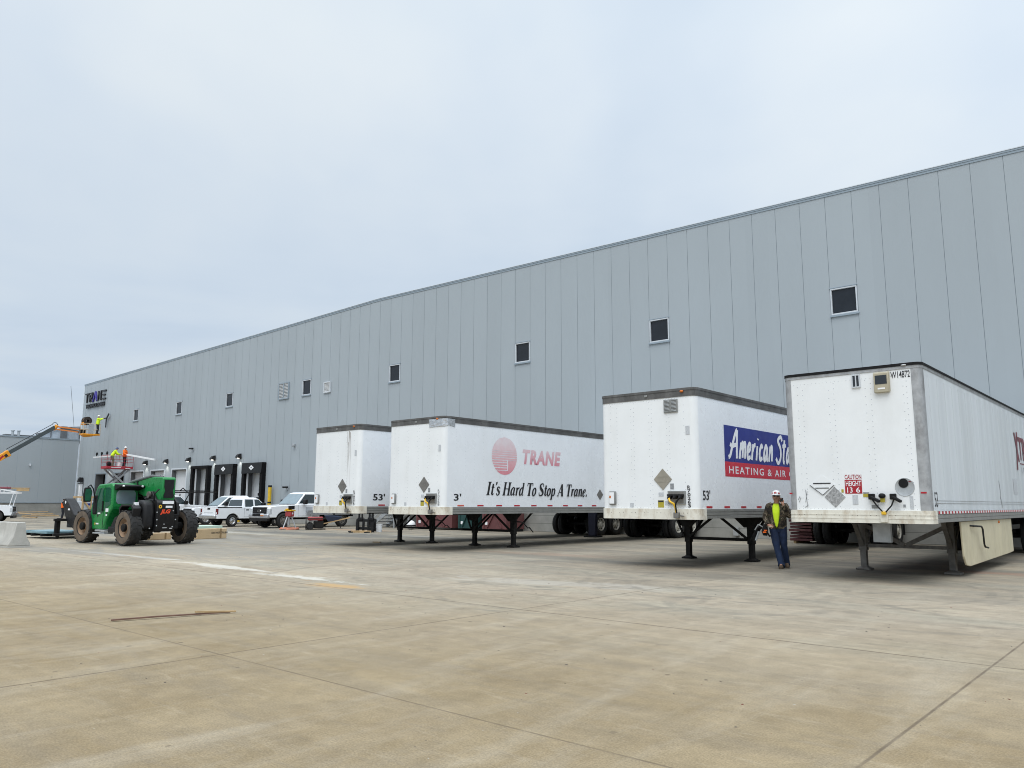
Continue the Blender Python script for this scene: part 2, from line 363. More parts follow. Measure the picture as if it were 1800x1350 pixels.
    for kind, pos, w, amt in JOINTS:
        v = x if kind == 'x' else y
        e = t.math('ABSOLUTE', t.math('SUBTRACT', v, pos))
        j = t.math('MULTIPLY', t.maprange(e, w, w * 0.35), amt)
        jm = j if jm is None else t.math('MAXIMUM', jm, j)
    jm = t.math('MULTIPLY', jm, t.maprange(nz(co, 3.0, 3), 0.3, 0.6, 0.55, 1.0))
    c = t.mix(jm, c, (0.10, 0.074, 0.05, 1))
    t.put(p, 'Base Color', c)
    t.put(p, 'Roughness', t.maprange(nz(co, 1.5, 4), 0.3, 0.7, 0.72, 0.95))
    p.inputs['Specular IOR Level'].default_value = 0.3
    h = t.math('ADD', t.math('MULTIPLY', nz(co, 45, 5, 0.7), 0.6), t.math('MULTIPLY', jm, -1.5))
    t.put(p, 'Normal', t.bump(h, 0.28, 0.012))
    return m
JOINTS = [('x', -1.6, 0.016, 0.8), ('x', -7.3, 0.018, 0.85), ('x', -15.45, 0.024, 0.6), ('x', -24.0, 0.03, 0.6), ('x', -32.5, 0.03, 0.5),
          ('y', 8.5, 0.024, 0.85), ('y', 4.07, 0.013, 0.7), ('y', 13.0, 0.02, 0.25), ('x', 6.6, 0.022, 0.8), ('y', -0.5, 0.02, 0.8), ('y', 22.0, 0.05, 0.5)]
WASH = [(-24.0, 12.2, 8.5, 2.6, 0.0, (0.215, 0.205, 0.178, 1), 0.6), (-33.0, 16.5, 13.0, 3.2, 0.05, (0.235, 0.225, 0.2, 1), 0.6), (-45.0, 21.0, 13.0, 4.0, 0.0, (0.25, 0.24, 0.215, 1), 0.6), (-22.5, 9.6, 6.0, 0.22, 0.03, (0.52, 0.50, 0.45, 1), 0.5), (-17.0, 9.5, 4.2, 0.26, -0.04, (0.56, 0.54, 0.48, 1), 0.65), (-13.2, 9.15, 3.0, 0.22, 0.0, (0.56, 0.54, 0.48, 1), 0.65),
        (-27.0, 9.2, 7.0, 1.0, 0.05, (0.20, 0.19, 0.17, 1), 0.55), (-11.6, 8.75, 0.9, 0.32, 0.1, (0.42, 0.27, 0.12, 1), 0.85), (-13.0, 8.9, 0.5, 0.1, 0.2, (0.28, 0.18, 0.09, 1), 0.8),
        (-31.0, 22.6, 11.0, 2.0, 0.12, (0.125, 0.122, 0.11, 1), 0.8), (-38, 20.5, 7.0, 1.0, 0.0, (0.48, 0.46, 0.40, 1), 0.4), (-26.0, 24.0, 3.5, 0.5, 0.1, (0.46, 0.44, 0.38, 1), 0.4),
        (-35.5, 27.0, 5.0, 1.2, 0.0, (0.30, 0.21, 0.14, 1), 0.8), (-9.0, 11.8, 3.5, 0.6, 0.25, (0.36, 0.33, 0.28, 1), 0.6), (-14.0, 18.3, 4.0, 0.7, 0.1, (0.26, 0.18, 0.13, 1), 0.5),
        (-3.2, 20.0, 2.0, 0.5, 0.0, (0.26, 0.16, 0.11, 1), 0.6)]
ARCS = [(-8.0, 10.6, 2.2, 0.10, 0, 0.6), (-8.0, 10.6, 2.5, 0.08, 0, 0.6), (-12.2, 11.4, 3.3, 0.09, 0, 0.6), (-5.6, 14.6, 2.9, 0.09, 0, 0.65), (-5.6, 14.6, 3.25, 0.09, 0, 0.65), (-1.0, 15.5, 4.0, 0.1, 0, 0.6), (-9.2, 12.3, 1.3, 0.14, 0, 0.6), (-9.3, 12.2, 1.62, 0.12, 0, 0.5), (-5.2, 11.2, 1.1, 0.16, 0, 0.65), (-6.9, 13.1, 1.9, 0.14, 0, 0.65), (-2.6, 13.0, 2.0, 0.16, 0, 0.65), (-10.5, 15.0, 4.2, 0.16, 0, 0.6), (-4.5, 15.0, 5.2, 0.14, 0, 0.5), (-11, 12.0, 2.7, 0.13, 0, 0.5)]
M['ground'] = ground_mat()

# ------------------------------------------------------------------ mesh helpers
class MB:
    """collects geometry for ONE mesh object (several material slots allowed)"""
    def __init__(s):
        s.v = []; s.f = []; s.m = []; s.mi = 0; s.M = Matrix.Identity(4)
    def add(s, verts, faces):
        b = len(s.v)
        s.v += [tuple(s.M @ Vector(p)) for p in verts]
        s.f += [[i + b for i in f] for f in faces]
        s.m += [s.mi] * len(faces)
        return s
    def box(s, x0, x1, y0, y1, z0, z1):
        return s.add([(x0, y0, z0), (x1, y0, z0), (x1, y1, z0), (x0, y1, z0), (x0, y0, z1), (x1, y0, z1), (x1, y1, z1), (x0, y1, z1)],
                     [(0, 3, 2, 1), (4, 5, 6, 7), (0, 1, 5, 4), (1, 2, 6, 5), (2, 3, 7, 6), (3, 0, 4, 7)])
    def quad(s, a, b, c, d):
        return s.add([a, b, c, d], [(0, 1, 2, 3)])
    def beam(s, p0, p1, w, h, upv=(0, 0, 1)):
        p0, p1 = Vector(p0), Vector(p1); d = (p1 - p0).normalized(); u = Vector(upv)
        if abs(d.dot(u)) > 0.98: u = Vector((1, 0, 0))
        r = d.cross(u).normalized() * (w / 2); u = r.cross(d).normalized() * (h / 2)
        vs = [p + a * r + b * u for p in (p0, p1) for a, b in ((-1, -1), (1, -1), (1, 1), (-1, 1))]
        return s.add(vs, [(0, 1, 2, 3), (7, 6, 5, 4), (0, 4, 5, 1), (1, 5, 6, 2), (2, 6, 7, 3), (3, 7, 4, 0)])
    def tube(s, pts, r, seg=8):
        pts = [Vector(p) for p in pts]; n = len(pts); rr = r if hasattr(r, '__len__') else [r] * n
        rings = []; ref = None
        for i, p in enumerate(pts):
            d = (pts[min(i + 1, n - 1)] - pts[max(i - 1, 0)]).normalized()
            if ref is None:
                ref = Vector((0, 0, 1)) if abs(d.z) < 0.9 else Vector((1, 0, 0))
            a = d.cross(ref).normalized(); b = a.cross(d).normalized(); ref = b
            rings.append([p + (a * cos(2 * pi * k / seg) + b * sin(2 * pi * k / seg)) * rr[i] for k in range(seg)])
        return s.loft(rings)
    def loft(s, rings, cap=True):
        n = len(rings[0]); vs = [q for R in rings for q in R]; fs = []
        for i in range(len(rings) - 1):
            for k in range(n):
                fs.append((i * n + k, i * n + (k + 1) % n, (i + 1) * n + (k + 1) % n, (i + 1) * n + k))
        if cap:
            fs.append(tuple(range(n - 1, -1, -1))); fs.append(tuple((len(rings) - 1) * n + k for k in range(n)))
        return s.add(vs, fs)
    def prism(s, poly, axis, a, b):
        def P(u, v, t): return {'y': (u, t, v), 'x': (t, u, v), 'z': (u, v, t)}[axis]
        n = len(poly)
        vs = [P(u, v, a) for u, v in poly] + [P(u, v, b) for u, v in poly]
        fs = [tuple(range(n)), tuple(range(2 * n - 1, n - 1, -1))] + [(k, (k + 1) % n, n + (k + 1) % n, n + k) for k in range(n)]
        return s.add(vs, fs)
    def lathe(s, prof, origin=(0, 0, 0), axis='y', seg=24, closed=False):
        vs = []; n = len(prof); o = Vector(origin)
        for k in range(seg):
            a = 2 * pi * k / seg
            for r, h in prof:
                q = {'y': (r * cos(a), h, r * sin(a)), 'z': (r * cos(a), r * sin(a), h), 'x': (h, r * cos(a), r * sin(a))}[axis]
                vs.append(o + Vector(q))
        fs = []
        for k in range(seg):
            k2 = (k + 1) % seg
            for i in range(n if closed else n - 1):
                j = (i + 1) % n
                fs.append((k * n + i, k * n + j, k2 * n + j, k2 * n + i))
        return s.add(vs, fs)
    def sphere(s, c, r, seg=12, rings=8):
        rx, ry, rz = r if hasattr(r, '__len__') else (r, r, r)
        R = []
        for i in range(1, rings):
            th = pi * i / rings
            R.append([(c[0] + rx * sin(th) * cos(2 * pi * k / seg), c[1] + ry * sin(th) * sin(2 * pi * k / seg), c[2] + rz * cos(th)) for k in range(seg)])
        return s.loft(R)
    def disc(s, c, r, nrm='y', seg=20, ry=None):
        ry = ry or r
        def P(a, b): return {'y': (c[0] + a, c[1], c[2] + b), 'x': (c[0], c[1] + a, c[2] + b), 'z': (c[0] + a, c[1] + b, c[2])}[nrm]
        return s.add([P(r * cos(2 * pi * k / seg), ry * sin(2 * pi * k / seg)) for k in range(seg)], [tuple(range(seg))])
    def build(s, name, mats, parent=None, bevel=0.0, smooth=35, segs=2):
        me = bpy.data.meshes.new(name)
        me.from_pydata(s.v, [], s.f)
        if not isinstance(mats, (list, tuple)): mats = [mats]
        for x in mats: me.materials.append(M[x] if isinstance(x, str) else x)
        me.polygons.foreach_set('material_index', s.m)
        bm = bmesh.new(); bm.from_mesh(me)
        bmesh.ops.recalc_face_normals(bm, faces=bm.faces)
        bm.to_mesh(me); bm.free()
        if smooth:
            me.polygons.foreach_set('use_smooth', [True] * len(me.polygons))
            me.set_sharp_from_angle(angle=radians(smooth))
        o = bpy.data.objects.new(name, me); COL.objects.link(o)
        if parent: o.parent = parent
        if bevel:
            b = o.modifiers.new('bevel', 'BEVEL'); b.width = bevel; b.segments = segs; b.limit_method = 'ANGLE'; b.angle_limit = radians(40)
            b.harden_normals = False
        return o

def tag(o, label=None, cat=None, group=None, kind=None):
    if label: o['label'] = label
    if cat: o['category'] = cat
    if group: o['group'] = group
    if kind: o['kind'] = kind
    return o
def thing(name, label, cat, loc=(0, 0, 0), rz=0.0, group=None, parent=None):
    o = bpy.data.objects.new(name, None); COL.objects.link(o)
    o.empty_display_size = 0.3
    o.location = loc; o.rotation_euler = (0, 0, rz)
    if parent: o.parent = parent; return o
    return tag(o, label, cat, group)
def sub(name, parent, loc=(0, 0, 0), rz=0.0):
    return thing(name, None, None, loc, rz, parent=parent)
def dup(root, loc, rz, label, group=None):
    def cp(o, par):
        c = o.copy(); COL.objects.link(c)
        if par: c.parent = par
        for ch in list(o.children): cp(ch, c)
        return c
    r = cp(root, None); r.location = loc; r.rotation_euler = (0, 0, rz); r['label'] = label
    if group: r['group'] = group
    return r

_fonts = {}
def text(mb, s, org, right, upv, h=None, w=None, depth=0.004, bold=0.0, shear=0.0, align='L', space=1.0):
    """lettering as flat solid letters added to a mesh: origin = lower left of the caps"""
    cu = bpy.data.curves.new('t', 'FONT'); cu.body = s; cu.size = 1.0; cu.extrude = 0.0; cu.offset = bold; cu.shear = shear; cu.resolution_u = 3
    cu.space_character = space
    ob = bpy.data.objects.new('t', cu); COL.objects.link(ob)
    bpy.context.view_layer.update()
    me = bpy.data.meshes.new_from_object(ob.evaluated_get(bpy.context.evaluated_depsgraph_get()))
    bpy.data.objects.remove(ob); bpy.data.curves.remove(cu)
    vs = [v.co.copy() for v in me.vertices]; fs = [tuple(p.vertices) for p in me.polygons]
    bpy.data.meshes.remove(me)
    if not vs: return
    x0, x1 = min(v.x for v in vs), max(v.x for v in vs); y1 = max(v.y for v in vs); y0 = min(0, min(v.y for v in vs))
    y1 = max(v.y for v in vs)
    base = 0.0
    sy = (h / (y1 - base)) if h else 1.0
    sx = (w / (x1 - x0)) if w else sy
    O, R, U = Vector(org), Vector(right).normalized(), Vector(upv).normalized()
    N = R.cross(U)
    mb.add([O + R * ((v.x - x0) * sx) + U * ((v.y - base) * sy) + N * depth for v in vs], fs)

class Ink:
    """hand-drawn lettering: strokes with a width at every point, laid as thin raised ribbons"""
    def __init__(s, mb, org, right, upv, sx, sy, shear=0.0, lift=0.004):
        s.mb = mb; s.O = Vector(org); s.R = Vector(right).normalized(); s.U = Vector(upv).normalized(); s.N = s.R.cross(s.U)
        s.sx = sx; s.sy = sy; s.sh = shear; s.k = 0; s.lift = lift
    def stroke(s, pts, w, smooth=True, closed=False, ox=0.0):
        P = [Vector((p[0], p[1])) for p in pts]; n = len(P)
        ww = list(w) if hasattr(w, '__len__') else [w] * n
        if smooth and n > 2:
            Q = []; V = []
            rng = n if closed else n - 1
            for i in range(rng):
                p0 = P[(i - 1) % n] if (closed or i > 0) else P[0]; p1 = P[i]; p2 = P[(i + 1) % n]; p3 = P[(i + 2) % n] if (closed or i + 2 < n) else P[-1]
                for j in range(6):
                    u = j / 6
                    Q.append(0.5 * ((2 * p1) + (p2 - p0) * u + (2 * p0 - 5 * p1 + 4 * p2 - p3) * u * u + (3 * p1 - p0 - 3 * p2 + p3) * u ** 3))
                    V.append(ww[i] * (1 - u) + ww[(i + 1) % n] * u)
            if not closed: Q.append(P[-1]); V.append(ww[-1])
            P, ww, n = Q, V, len(Q)
        vs = []; lift = s.lift + s.k * 0.0003; s.k += 1
        asp = s.sy / s.sx
        for i, p in enumerate(P):
            a = P[(i - 1) % n] if (closed or i > 0) else P[0]; b = P[(i + 1) % n] if (closed or i < n - 1) else P[-1]
            d = (b - a); d = Vector((d.x / asp, d.y)); d = d.normalized() if d.length > 1e-6 else Vector((1, 0))
            nn = Vector((-d.y * asp, d.x)) * (ww[i] / 2)
            for q in (p + nn, p - nn):
                x = (q.x + ox + q.y * s.sh) * s.sx; y = q.y * s.sy
                vs.append(s.O + s.R * x + s.U * y + s.N * (lift + i * 0.00006))
        m = n if closed else n - 1
        s.mb.add(vs, [(2 * i, 2 * i + 1, (2 * i + 3) % (2 * n), (2 * i + 2) % (2 * n)) for i in range(m)])
# ================================================================== ground
g = MB(); g.box(-260, 160, -160, 33.5, -0.5, 0.0)
tag(g.build('ground', 'ground', smooth=0), kind='structure')
g = MB(); g.box(-500, 500, 33.5, 600, -0.55, -0.05); g.box(-500, -260, -300, 33.5, -0.55, -0.05); g.box(160, 500, -300, 33.5, -0.55, -0.05)
tag(g.build('terrain', mat('far_soil', (0.2, 0.18, 0.13, 1), 0.95), smooth=0), kind='structure')

# ================================================================== main warehouse
WY = 32.6            # plane of the long wall
XL, XR = -90.0, 30.0
PW = 1.0875; J0 = -17.43
RIDGE = -40.4
def roof_z(x): return 14.975 - (0.0168 if x > RIDGE else 0.0206) * abs(x - RIDGE)
BASE = 1.25
b = thing('warehouse', 'long grey panel-clad warehouse with a very shallow gabled roofline and loading docks', 'building', (0, 0, 0))

windows = [-10.91, -19.60, -28.30, -39.18, -48.97, -59.84, -68.54, -77.24]
k0 = lambda x: J0 + round((x - J0) / PW) * PW
windows = [k0(x) for x in windows]
WZ0, WZ1 = 9.22, 10.35
louv = [(-52.0, -50.65, 9.15, 10.42), (-46.25, -45.45, 9.15, 9.94)]
DW, DZ = 1.33, 4.30          # half width and head height of a dock opening
seal_docks = [-5.1, -9.8, -18.45, -22.4, -54.75, -58.95, -63.0]
plain_docks = [-67.2, -71.35, -75.5]
open_docks = [-79.5, -83.9]
holes = [(x, x + PW, WZ0, WZ1) for x in windows] + [(c - DW, c + DW, BASE, DZ) for c in seal_docks + plain_docks] + [(c - 1.25, c + 1.25, BASE, DZ - 0.02) for c in open_docks]
joints = []
x = J0 + math.ceil((XL - J0) / PW) * PW
while x < XR: joints.append(x); x += PW
xs = sorted(set([XL, XR] + joints + [h[0] for h in holes] + [h[1] for h in holes]))
xs = [v for i, v in enumerate(xs) if i == 0 or v - xs[i - 1] > 1e-4]
isj = lambda v: any(abs(v - j) < 1e-3 for j in joints)
w = MB(); GAP = 0.009
for a, c in zip(xs[:-1], xs[1:]):
    a2 = a + GAP if isj(a) else a; c2 = c - GAP if isj(c) else c
    if c2 - a2 < 0.004: continue
    mid = (a + c) / 2
    hs = sorted((h[2], h[3]) for h in holes if h[0] - 1e-3 < mid < h[1] + 1e-3)
    z = BASE
    segs = []
    for h0, h1 in hs:
        if h0 > z + 1e-3: segs.append((z, h0))
        z = h1
    segs.append((z, None))
    for z0, z1 in segs:
        if z1 is None: w.quad((a2, WY, z0), (c2, WY, z0), (c2, WY, roof_z(c2) - 0.02), (a2, WY, roof_z(a2) - 0.02))
        else: w.quad((a2, WY, z0), (c2, WY, z0), (c2, WY, z1), (a2, WY, z1))
w.mi = 1
for j in joints:
    hs = sorted((h[2], h[3]) for h in holes if h[0] + 1e-3 < j < h[1] - 1e-3)
    z = BASE
    for h0, h1 in hs + [(roof_z(j) - 0.02, None)]:
        if h0 - z > 0.01: w.quad((j - 0.03, WY + 0.007, z), (j + 0.03, WY + 0.007, z), (j + 0.03, WY + 0.007, h0), (j - 0.03, WY + 0.007, h0))
        z = h1
w.build('wall', ['panel', 'joint'], b, smooth=0)
# other walls and roof
w = MB(); BK = 110.0
w.quad((XL, WY, 0), (XL, BK, 0), (XL, BK, roof_z(XL) - 0.02), (XL, WY, roof_z(XL) - 0.02))
w.build('side_wall', 'panel', b, smooth=0)
w = MB(); w.quad((XR, WY, 0), (XR, BK, 0), (XR, BK, roof_z(XR) - 0.02), (XR, WY, roof_z(XR) - 0.02)); w.build('side_wall', 'panel', b, smooth=0)
w = MB()
for xa, xb in ((XL, RIDGE), (RIDGE, XR)):
    w.quad((xa, WY, roof_z(xa) - 0.05), (xb, WY, roof_z(xb) - 0.05), (xb, BK, roof_z(xb) - 0.05), (xa, BK, roof_z(xa) - 0.05))
w.build('roof', 'coping', b, smooth=0)
# coping along the roof edge, folded in two steps
w = MB()
for xa, xb in ((XL - 0.06, RIDGE), (RIDGE, XR)):
    za, zb = roof_z(xa), roof_z(xb)
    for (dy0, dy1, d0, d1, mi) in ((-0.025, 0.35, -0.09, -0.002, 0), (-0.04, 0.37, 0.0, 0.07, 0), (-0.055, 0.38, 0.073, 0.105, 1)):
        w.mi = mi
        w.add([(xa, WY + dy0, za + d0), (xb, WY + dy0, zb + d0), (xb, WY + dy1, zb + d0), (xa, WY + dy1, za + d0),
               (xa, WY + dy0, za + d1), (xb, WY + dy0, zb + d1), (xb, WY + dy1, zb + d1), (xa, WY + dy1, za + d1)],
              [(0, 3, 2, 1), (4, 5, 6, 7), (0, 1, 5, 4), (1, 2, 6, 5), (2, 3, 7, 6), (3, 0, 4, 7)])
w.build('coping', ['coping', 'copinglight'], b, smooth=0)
w = MB(); w.box(XL - 0.07, XL + 0.10, WY - 0.035, WY + 0.2, BASE, roof_z(XL) - 0.10)
w.build('corner_trim', 'copinglight', b)
# foundation wall
w = MB()
w.box(XL, XR, WY - 0.06, WY + 0.25, -0.3, BASE - 0.004)
w.build('foundation', 'block', b, smooth=0)
w = MB(); w.box(XL, XR, WY - 0.085, WY - 0.063, BASE - 0.05, BASE + 0.02)
w.build('sill_flashing', 'coping', b, smooth=0)
for x in windows:
    wn = sub('window', b, (x, WY, WZ0))
    f = MB(); t = 0.065; H = WZ1 - WZ0
    f.box(0.012, PW - 0.012, -0.035, 0.12, H - t, H - 0.004); f.box(0.012, PW - 0.012, -0.035, 0.12, 0.004, t)
    f.box(0.012, t, -0.033, 0.12, t + 0.001, H - t - 0.001); f.box(PW - t, PW - 0.012, -0.033, 0.12, t + 0.001, H - t - 0.001)
    f.build('frame', 'frame', wn, bevel=0.008)
    f = MB(); f.box(t - 0.01, PW - t + 0.01, 0.05, 0.075, t - 0.01, H - t + 0.01); f.build('pane', 'wpane', wn)
    f = MB(); f.box(-0.03, PW + 0.03, -0.07, 0.05, -0.085, 0.001); f.build('sill', 'coping', wn, bevel=0.006)
    f = MB(); f.box(-0.015, PW + 0.015, -0.045, 0.05, H - 0.002, H + 0.04); f.build('head_flashing', 'coping', wn, bevel=0.006)
for i, (x0, x1, z0, z1) in enumerate(louv):
    lv = sub('louver', b, (x0, WY, z0)); f = MB(); wd, h = x1 - x0, z1 - z0
    f.box(0, 0.07, -0.10, -0.004, 0, h); f.box(wd - 0.07, wd, -0.10, -0.004, 0, h); f.box(0.071, wd - 0.071, -0.10, -0.004, h - 0.07, h); f.box(0.071, wd - 0.071, -0.10, -0.004, 0, 0.07)
    if i == 0: f.box(wd / 2 - 0.035, wd / 2 + 0.035, -0.098, -0.004, 0.071, h - 0.071)
    f.build('frame', 'coping' if i == 0 else 'frame', lv)
    f = MB(); f.box(0.06, wd - 0.06, -0.012, -0.004, 0.06, h - 0.06); f.build('backing', 'joint' if i == 0 else 'galv', lv)
    f = MB(); n = 11 if i == 0 else 8
    for k in range(n):
        z = 0.10 + (h - 0.18) * k / (n - 1)
        f.beam((0.06, -0.055, z), (wd - 0.06, -0.055, z), 0.02, 0.055, (0, -0.6, 0.8))
    f.build('slat', 'inkwhite', lv, smooth=0)
def dock_door(c, kind):
    d = sub('dock_door', b, (c, WY, BASE)); H = DZ - BASE; DWc = 1.25 if kind == 'open' else DW
    if kind == 'open': H -= 0.02
    f = MB()      # deep reveal
    f.box(-DWc - 0.02, -DWc + 0.05, 0.004, 0.75, 0, H); f.box(DWc - 0.05, DWc + 0.02, 0.004, 0.75, 0, H); f.box(-DWc + 0.051, DWc - 0.051, 0.004, 0.75, H - 0.05, H + 0.02)
    f.box(-DWc, DWc, 0.004, 0.75, -0.1, 0.0)
    f.build('reveal', 'jamb', d)
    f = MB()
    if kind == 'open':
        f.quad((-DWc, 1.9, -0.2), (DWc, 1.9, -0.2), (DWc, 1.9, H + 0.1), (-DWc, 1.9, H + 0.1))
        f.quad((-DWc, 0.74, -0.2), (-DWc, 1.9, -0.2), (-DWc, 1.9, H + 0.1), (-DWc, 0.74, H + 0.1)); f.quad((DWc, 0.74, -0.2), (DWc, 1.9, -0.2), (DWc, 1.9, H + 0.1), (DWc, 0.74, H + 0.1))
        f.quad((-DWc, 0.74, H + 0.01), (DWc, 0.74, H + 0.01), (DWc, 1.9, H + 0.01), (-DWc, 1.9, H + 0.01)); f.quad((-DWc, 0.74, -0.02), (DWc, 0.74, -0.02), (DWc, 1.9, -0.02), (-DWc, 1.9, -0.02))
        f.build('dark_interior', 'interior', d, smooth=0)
        f = MB(); f.box(0.12, 0.2, 0.4, 0.48, 0, H - 0.06); f.build('track', 'galv', d)
    else:
        n = 5; dd = 0.24 if kind == 'plain' else 0.10
        for k in range(n): f.box(-DWc + 0.052, DWc - 0.052, 0.62 - dd, 0.66 - dd, H * k / n + 0.006, H * (k + 1) / n - (0.055 if k == n - 1 else 0.006))
        f.box(-DWc + 0.06, DWc - 0.06, 0.63 - dd, 0.655 - dd, 0, H - 0.06)
        f.build('door_panel', 'doorwhite', d)
        f = MB(); f.box(-0.35, -0.22, 0.58 - dd, 0.618 - dd, 0.75, 0.95); f.build('latch', 'black', d)
    if kind == 'plain' or kind == 'open':
        f = MB()
        for s in (-1, 1): f.box(min(s * DWc, s * (DWc + 0.10)), max(s * DWc, s * (DWc + 0.10)), -0.03, 0.003, 0, H + 0.02)
        f.box(-DWc - 0.1, DWc + 0.1, -0.03, 0.003, H + 0.022, H + 0.12)
        f.build('trim', 'copinglight' if kind == 'plain' else 'coping', d)
    if kind == 'seal':
        for s in (-1, 1):
            f = MB(); x0, x1 = sorted((s * 1.13, s * 1.46))
            for k in range(14):      # pleated wear strips
                z0 = -0.05 + (H + 0.05) * k / 14; z1 = -0.05 + (H + 0.05) * (k + 1) / 14
                f.box(x0 + (0.0 if k % 2 else 0.004), x1, -0.33 - (0.005 if k % 2 else 0), -0.005, z0, z1 - 0.0015)
            f.build('side_pad', 'seal', d, bevel=0.004)
        f = MB(); f.box(-1.48, 1.48, -0.36, -0.005, H - 0.02, H + 0.20); f.build('head_pad', 'seal', d, bevel=0.02)
        for s in (-1, 1): f = MB(); f.box(min(s * 1.0, s * 1.12), max(s * 1.0, s * 1.12), -0.09, -0.004, 0, H - 0.03); f.build('guide_strip', 'doorwhite', d)
    return d
for i, c in enumerate(seal_docks):
    d = dock_door(c, 'seal')
    H = DZ - BASE
    if c in (-54.75, -58.95, -5.1, -9.8):
        f = MB(); f.add([(-1.42, -0.39, H - 0.62), (1.42, -0.39, H - 0.60), (1.44, -0.375, H + 0.18), (-1.44, -0.375, H + 0.18), (-1.42, -0.378, H - 0.6), (1.42, -0.378, H - 0.58), (1.44, -0.364, H + 0.185), (-1.44, -0.364, H + 0.185)],
                        [(0, 1, 2, 3), (7, 6, 5, 4), (0, 4, 5, 1), (1, 5, 6, 2), (2, 6, 7, 3), (3, 7, 4, 0)])
        cu = f.build('header_curtain', 'curtain', d, smooth=0)
        f = MB(); z = H - 0.18
        f.add([(-0.36, -0.40, z), (0, -0.40, z - 0.2), (0.36, -0.40, z), (0, -0.40, z + 0.2)], [(0, 1, 2, 3)])
        f.mi = 1; f.add([(-0.13, -0.404, z), (0, -0.404, z - 0.07), (0.13, -0.404, z), (0, -0.404, z + 0.07)], [(0, 1, 2, 3)])
        f.build('diamond_mark', ['inkwhite', 'inkgrey'], cu, smooth=0)
for c in plain_docks: dock_door(c, 'plain')
for c in open_docks: dock_door(c, 'open')

# ================================================================== lower annex with rooftop pieces
AX = -90.0; AH = 7.95
a = thing('annex', 'lower grey annex wall at the far left, at a right angle to the warehouse', 'building')
w = MB(); w.box(AX - 40, AX, -60, WY - 0.1, 1.33, AH); w.build('wall', 'panel', a, smooth=0)
w = MB(); w.box(AX - 40, AX + 0.06, -60, WY - 0.09, -0.3, 1.326); w.build('foundation', 'block', a, smooth=0)
w = MB(); w.box(AX - 40.1, AX + 0.05, -60, WY - 0.09, AH + 0.004, AH + 0.14); w.build('coping', 'coping', a, smooth=0)
w = MB(); w.box(AX - 0.02, AX + 0.1, -60, WY - 0.09, 1.33, 1.40); w.build('sill_flashing', 'joint', a, smooth=0)
w = MB()
y = WY - 1.5
while y > 0:
    w.box(AX - 0.02, AX + 0.0035, y - 0.012, y + 0.012, 1.41, AH - 0.01); y -= 2.14
w.build('joint', 'coping', a, smooth=0)
rc = thing('roof_screen', 'white wrapped frame on the annex roof beside the warehouse corner', 'roof screen', (-94, 30.5, AH + 0.14))
w = MB()
w.add([(0, -1.0, 0.0), (0, 4.6, 0.0), (0, 4.6, 1.75), (0, 2.0, 1.45), (0, -1.0, 0.55), (-3, -1.0, 0.0), (-3, 4.6, 0.0), (-3, 4.6, 1.75), (-3, 2.0, 1.45), (-3, -1.0, 0.55)],
      [(0, 1, 2, 3, 4), (9, 8, 7, 6, 5), (0, 4, 9, 5), (4, 3, 8, 9), (3, 2, 7, 8), (2, 1, 6, 7)])
w.build('sheeting', 'wrap', rc, smooth=0)
w = MB()
for y, z in ((-0.9, 0.55), (0.5, 1.0), (2.0, 1.5), (3.4, 1.6), (4.5, 1.7)): w.beam((0.06, y, 0), (0.06, y, z), 0.07, 0.07)
w.tube([(0.1, -1.0, 0.60), (0.1, 2.0, 1.53), (0.1, 4.6, 1.82)], 0.06, 6)
w.build('frame', 'jamb', rc)
w = MB(); w.box(-0.35, 0.22, 1.45, 2.05, 0, 1.62); w.build('post', 'jamb', rc)
for k, y in enumerate((26.75, 27.3)):
    v = MB(); v.tube([(0, 0, 0), (0, 0, 0.62)], 0.13, 10); v.tube([(0, 0, 0.62), (0, 0, 0.7)], [0.2, 0.2], 10)
    o = v.build('roof_vent', 'galv'); o.location = (-92, y, AH + 0.14)
    tag(o, ['pale vent pipe on the annex roof, the left one of the pair', 'pale vent pipe on the annex roof, the right one of the pair'][k], 'vent pipe', 'vent pipes on the annex roof')
v = MB(); v.box(-0.4, 0.4, -1.4, 1.4, 0, 0.28); v.box(-0.2, 0.2, 1.9, 2.9, 0, 0.2)
o = v.build('roof_curb', 'jamb'); o.location = (-92.5, 27.5, AH + 0.14); tag(o, 'low dark curb lying along the annex roof edge', 'roof curb')
v = MB(); v.tube([(0, 0, 0), (0.1, 0, 4.6)], 0.02, 5); o = v.build('antenna', 'jamb'); o.location = (-93.2, 33.0, 9.6); o.rotation_euler = (0.16, 0, 0)
tag(o, 'thin whip antenna standing on the annex roof screen', 'antenna')
v = MB(); v.box(0.0, 0.16, -0.07, 0.07, -0.06, 0.12); v.sphere((0.14, 0, -0.06), 0.08, 8, 6); o = v.build('wall_sensor', 'frame'); o.location = (AX, 28.0, 5.2); tag(o, 'tiny pale sensor on the annex wall', 'sensor')

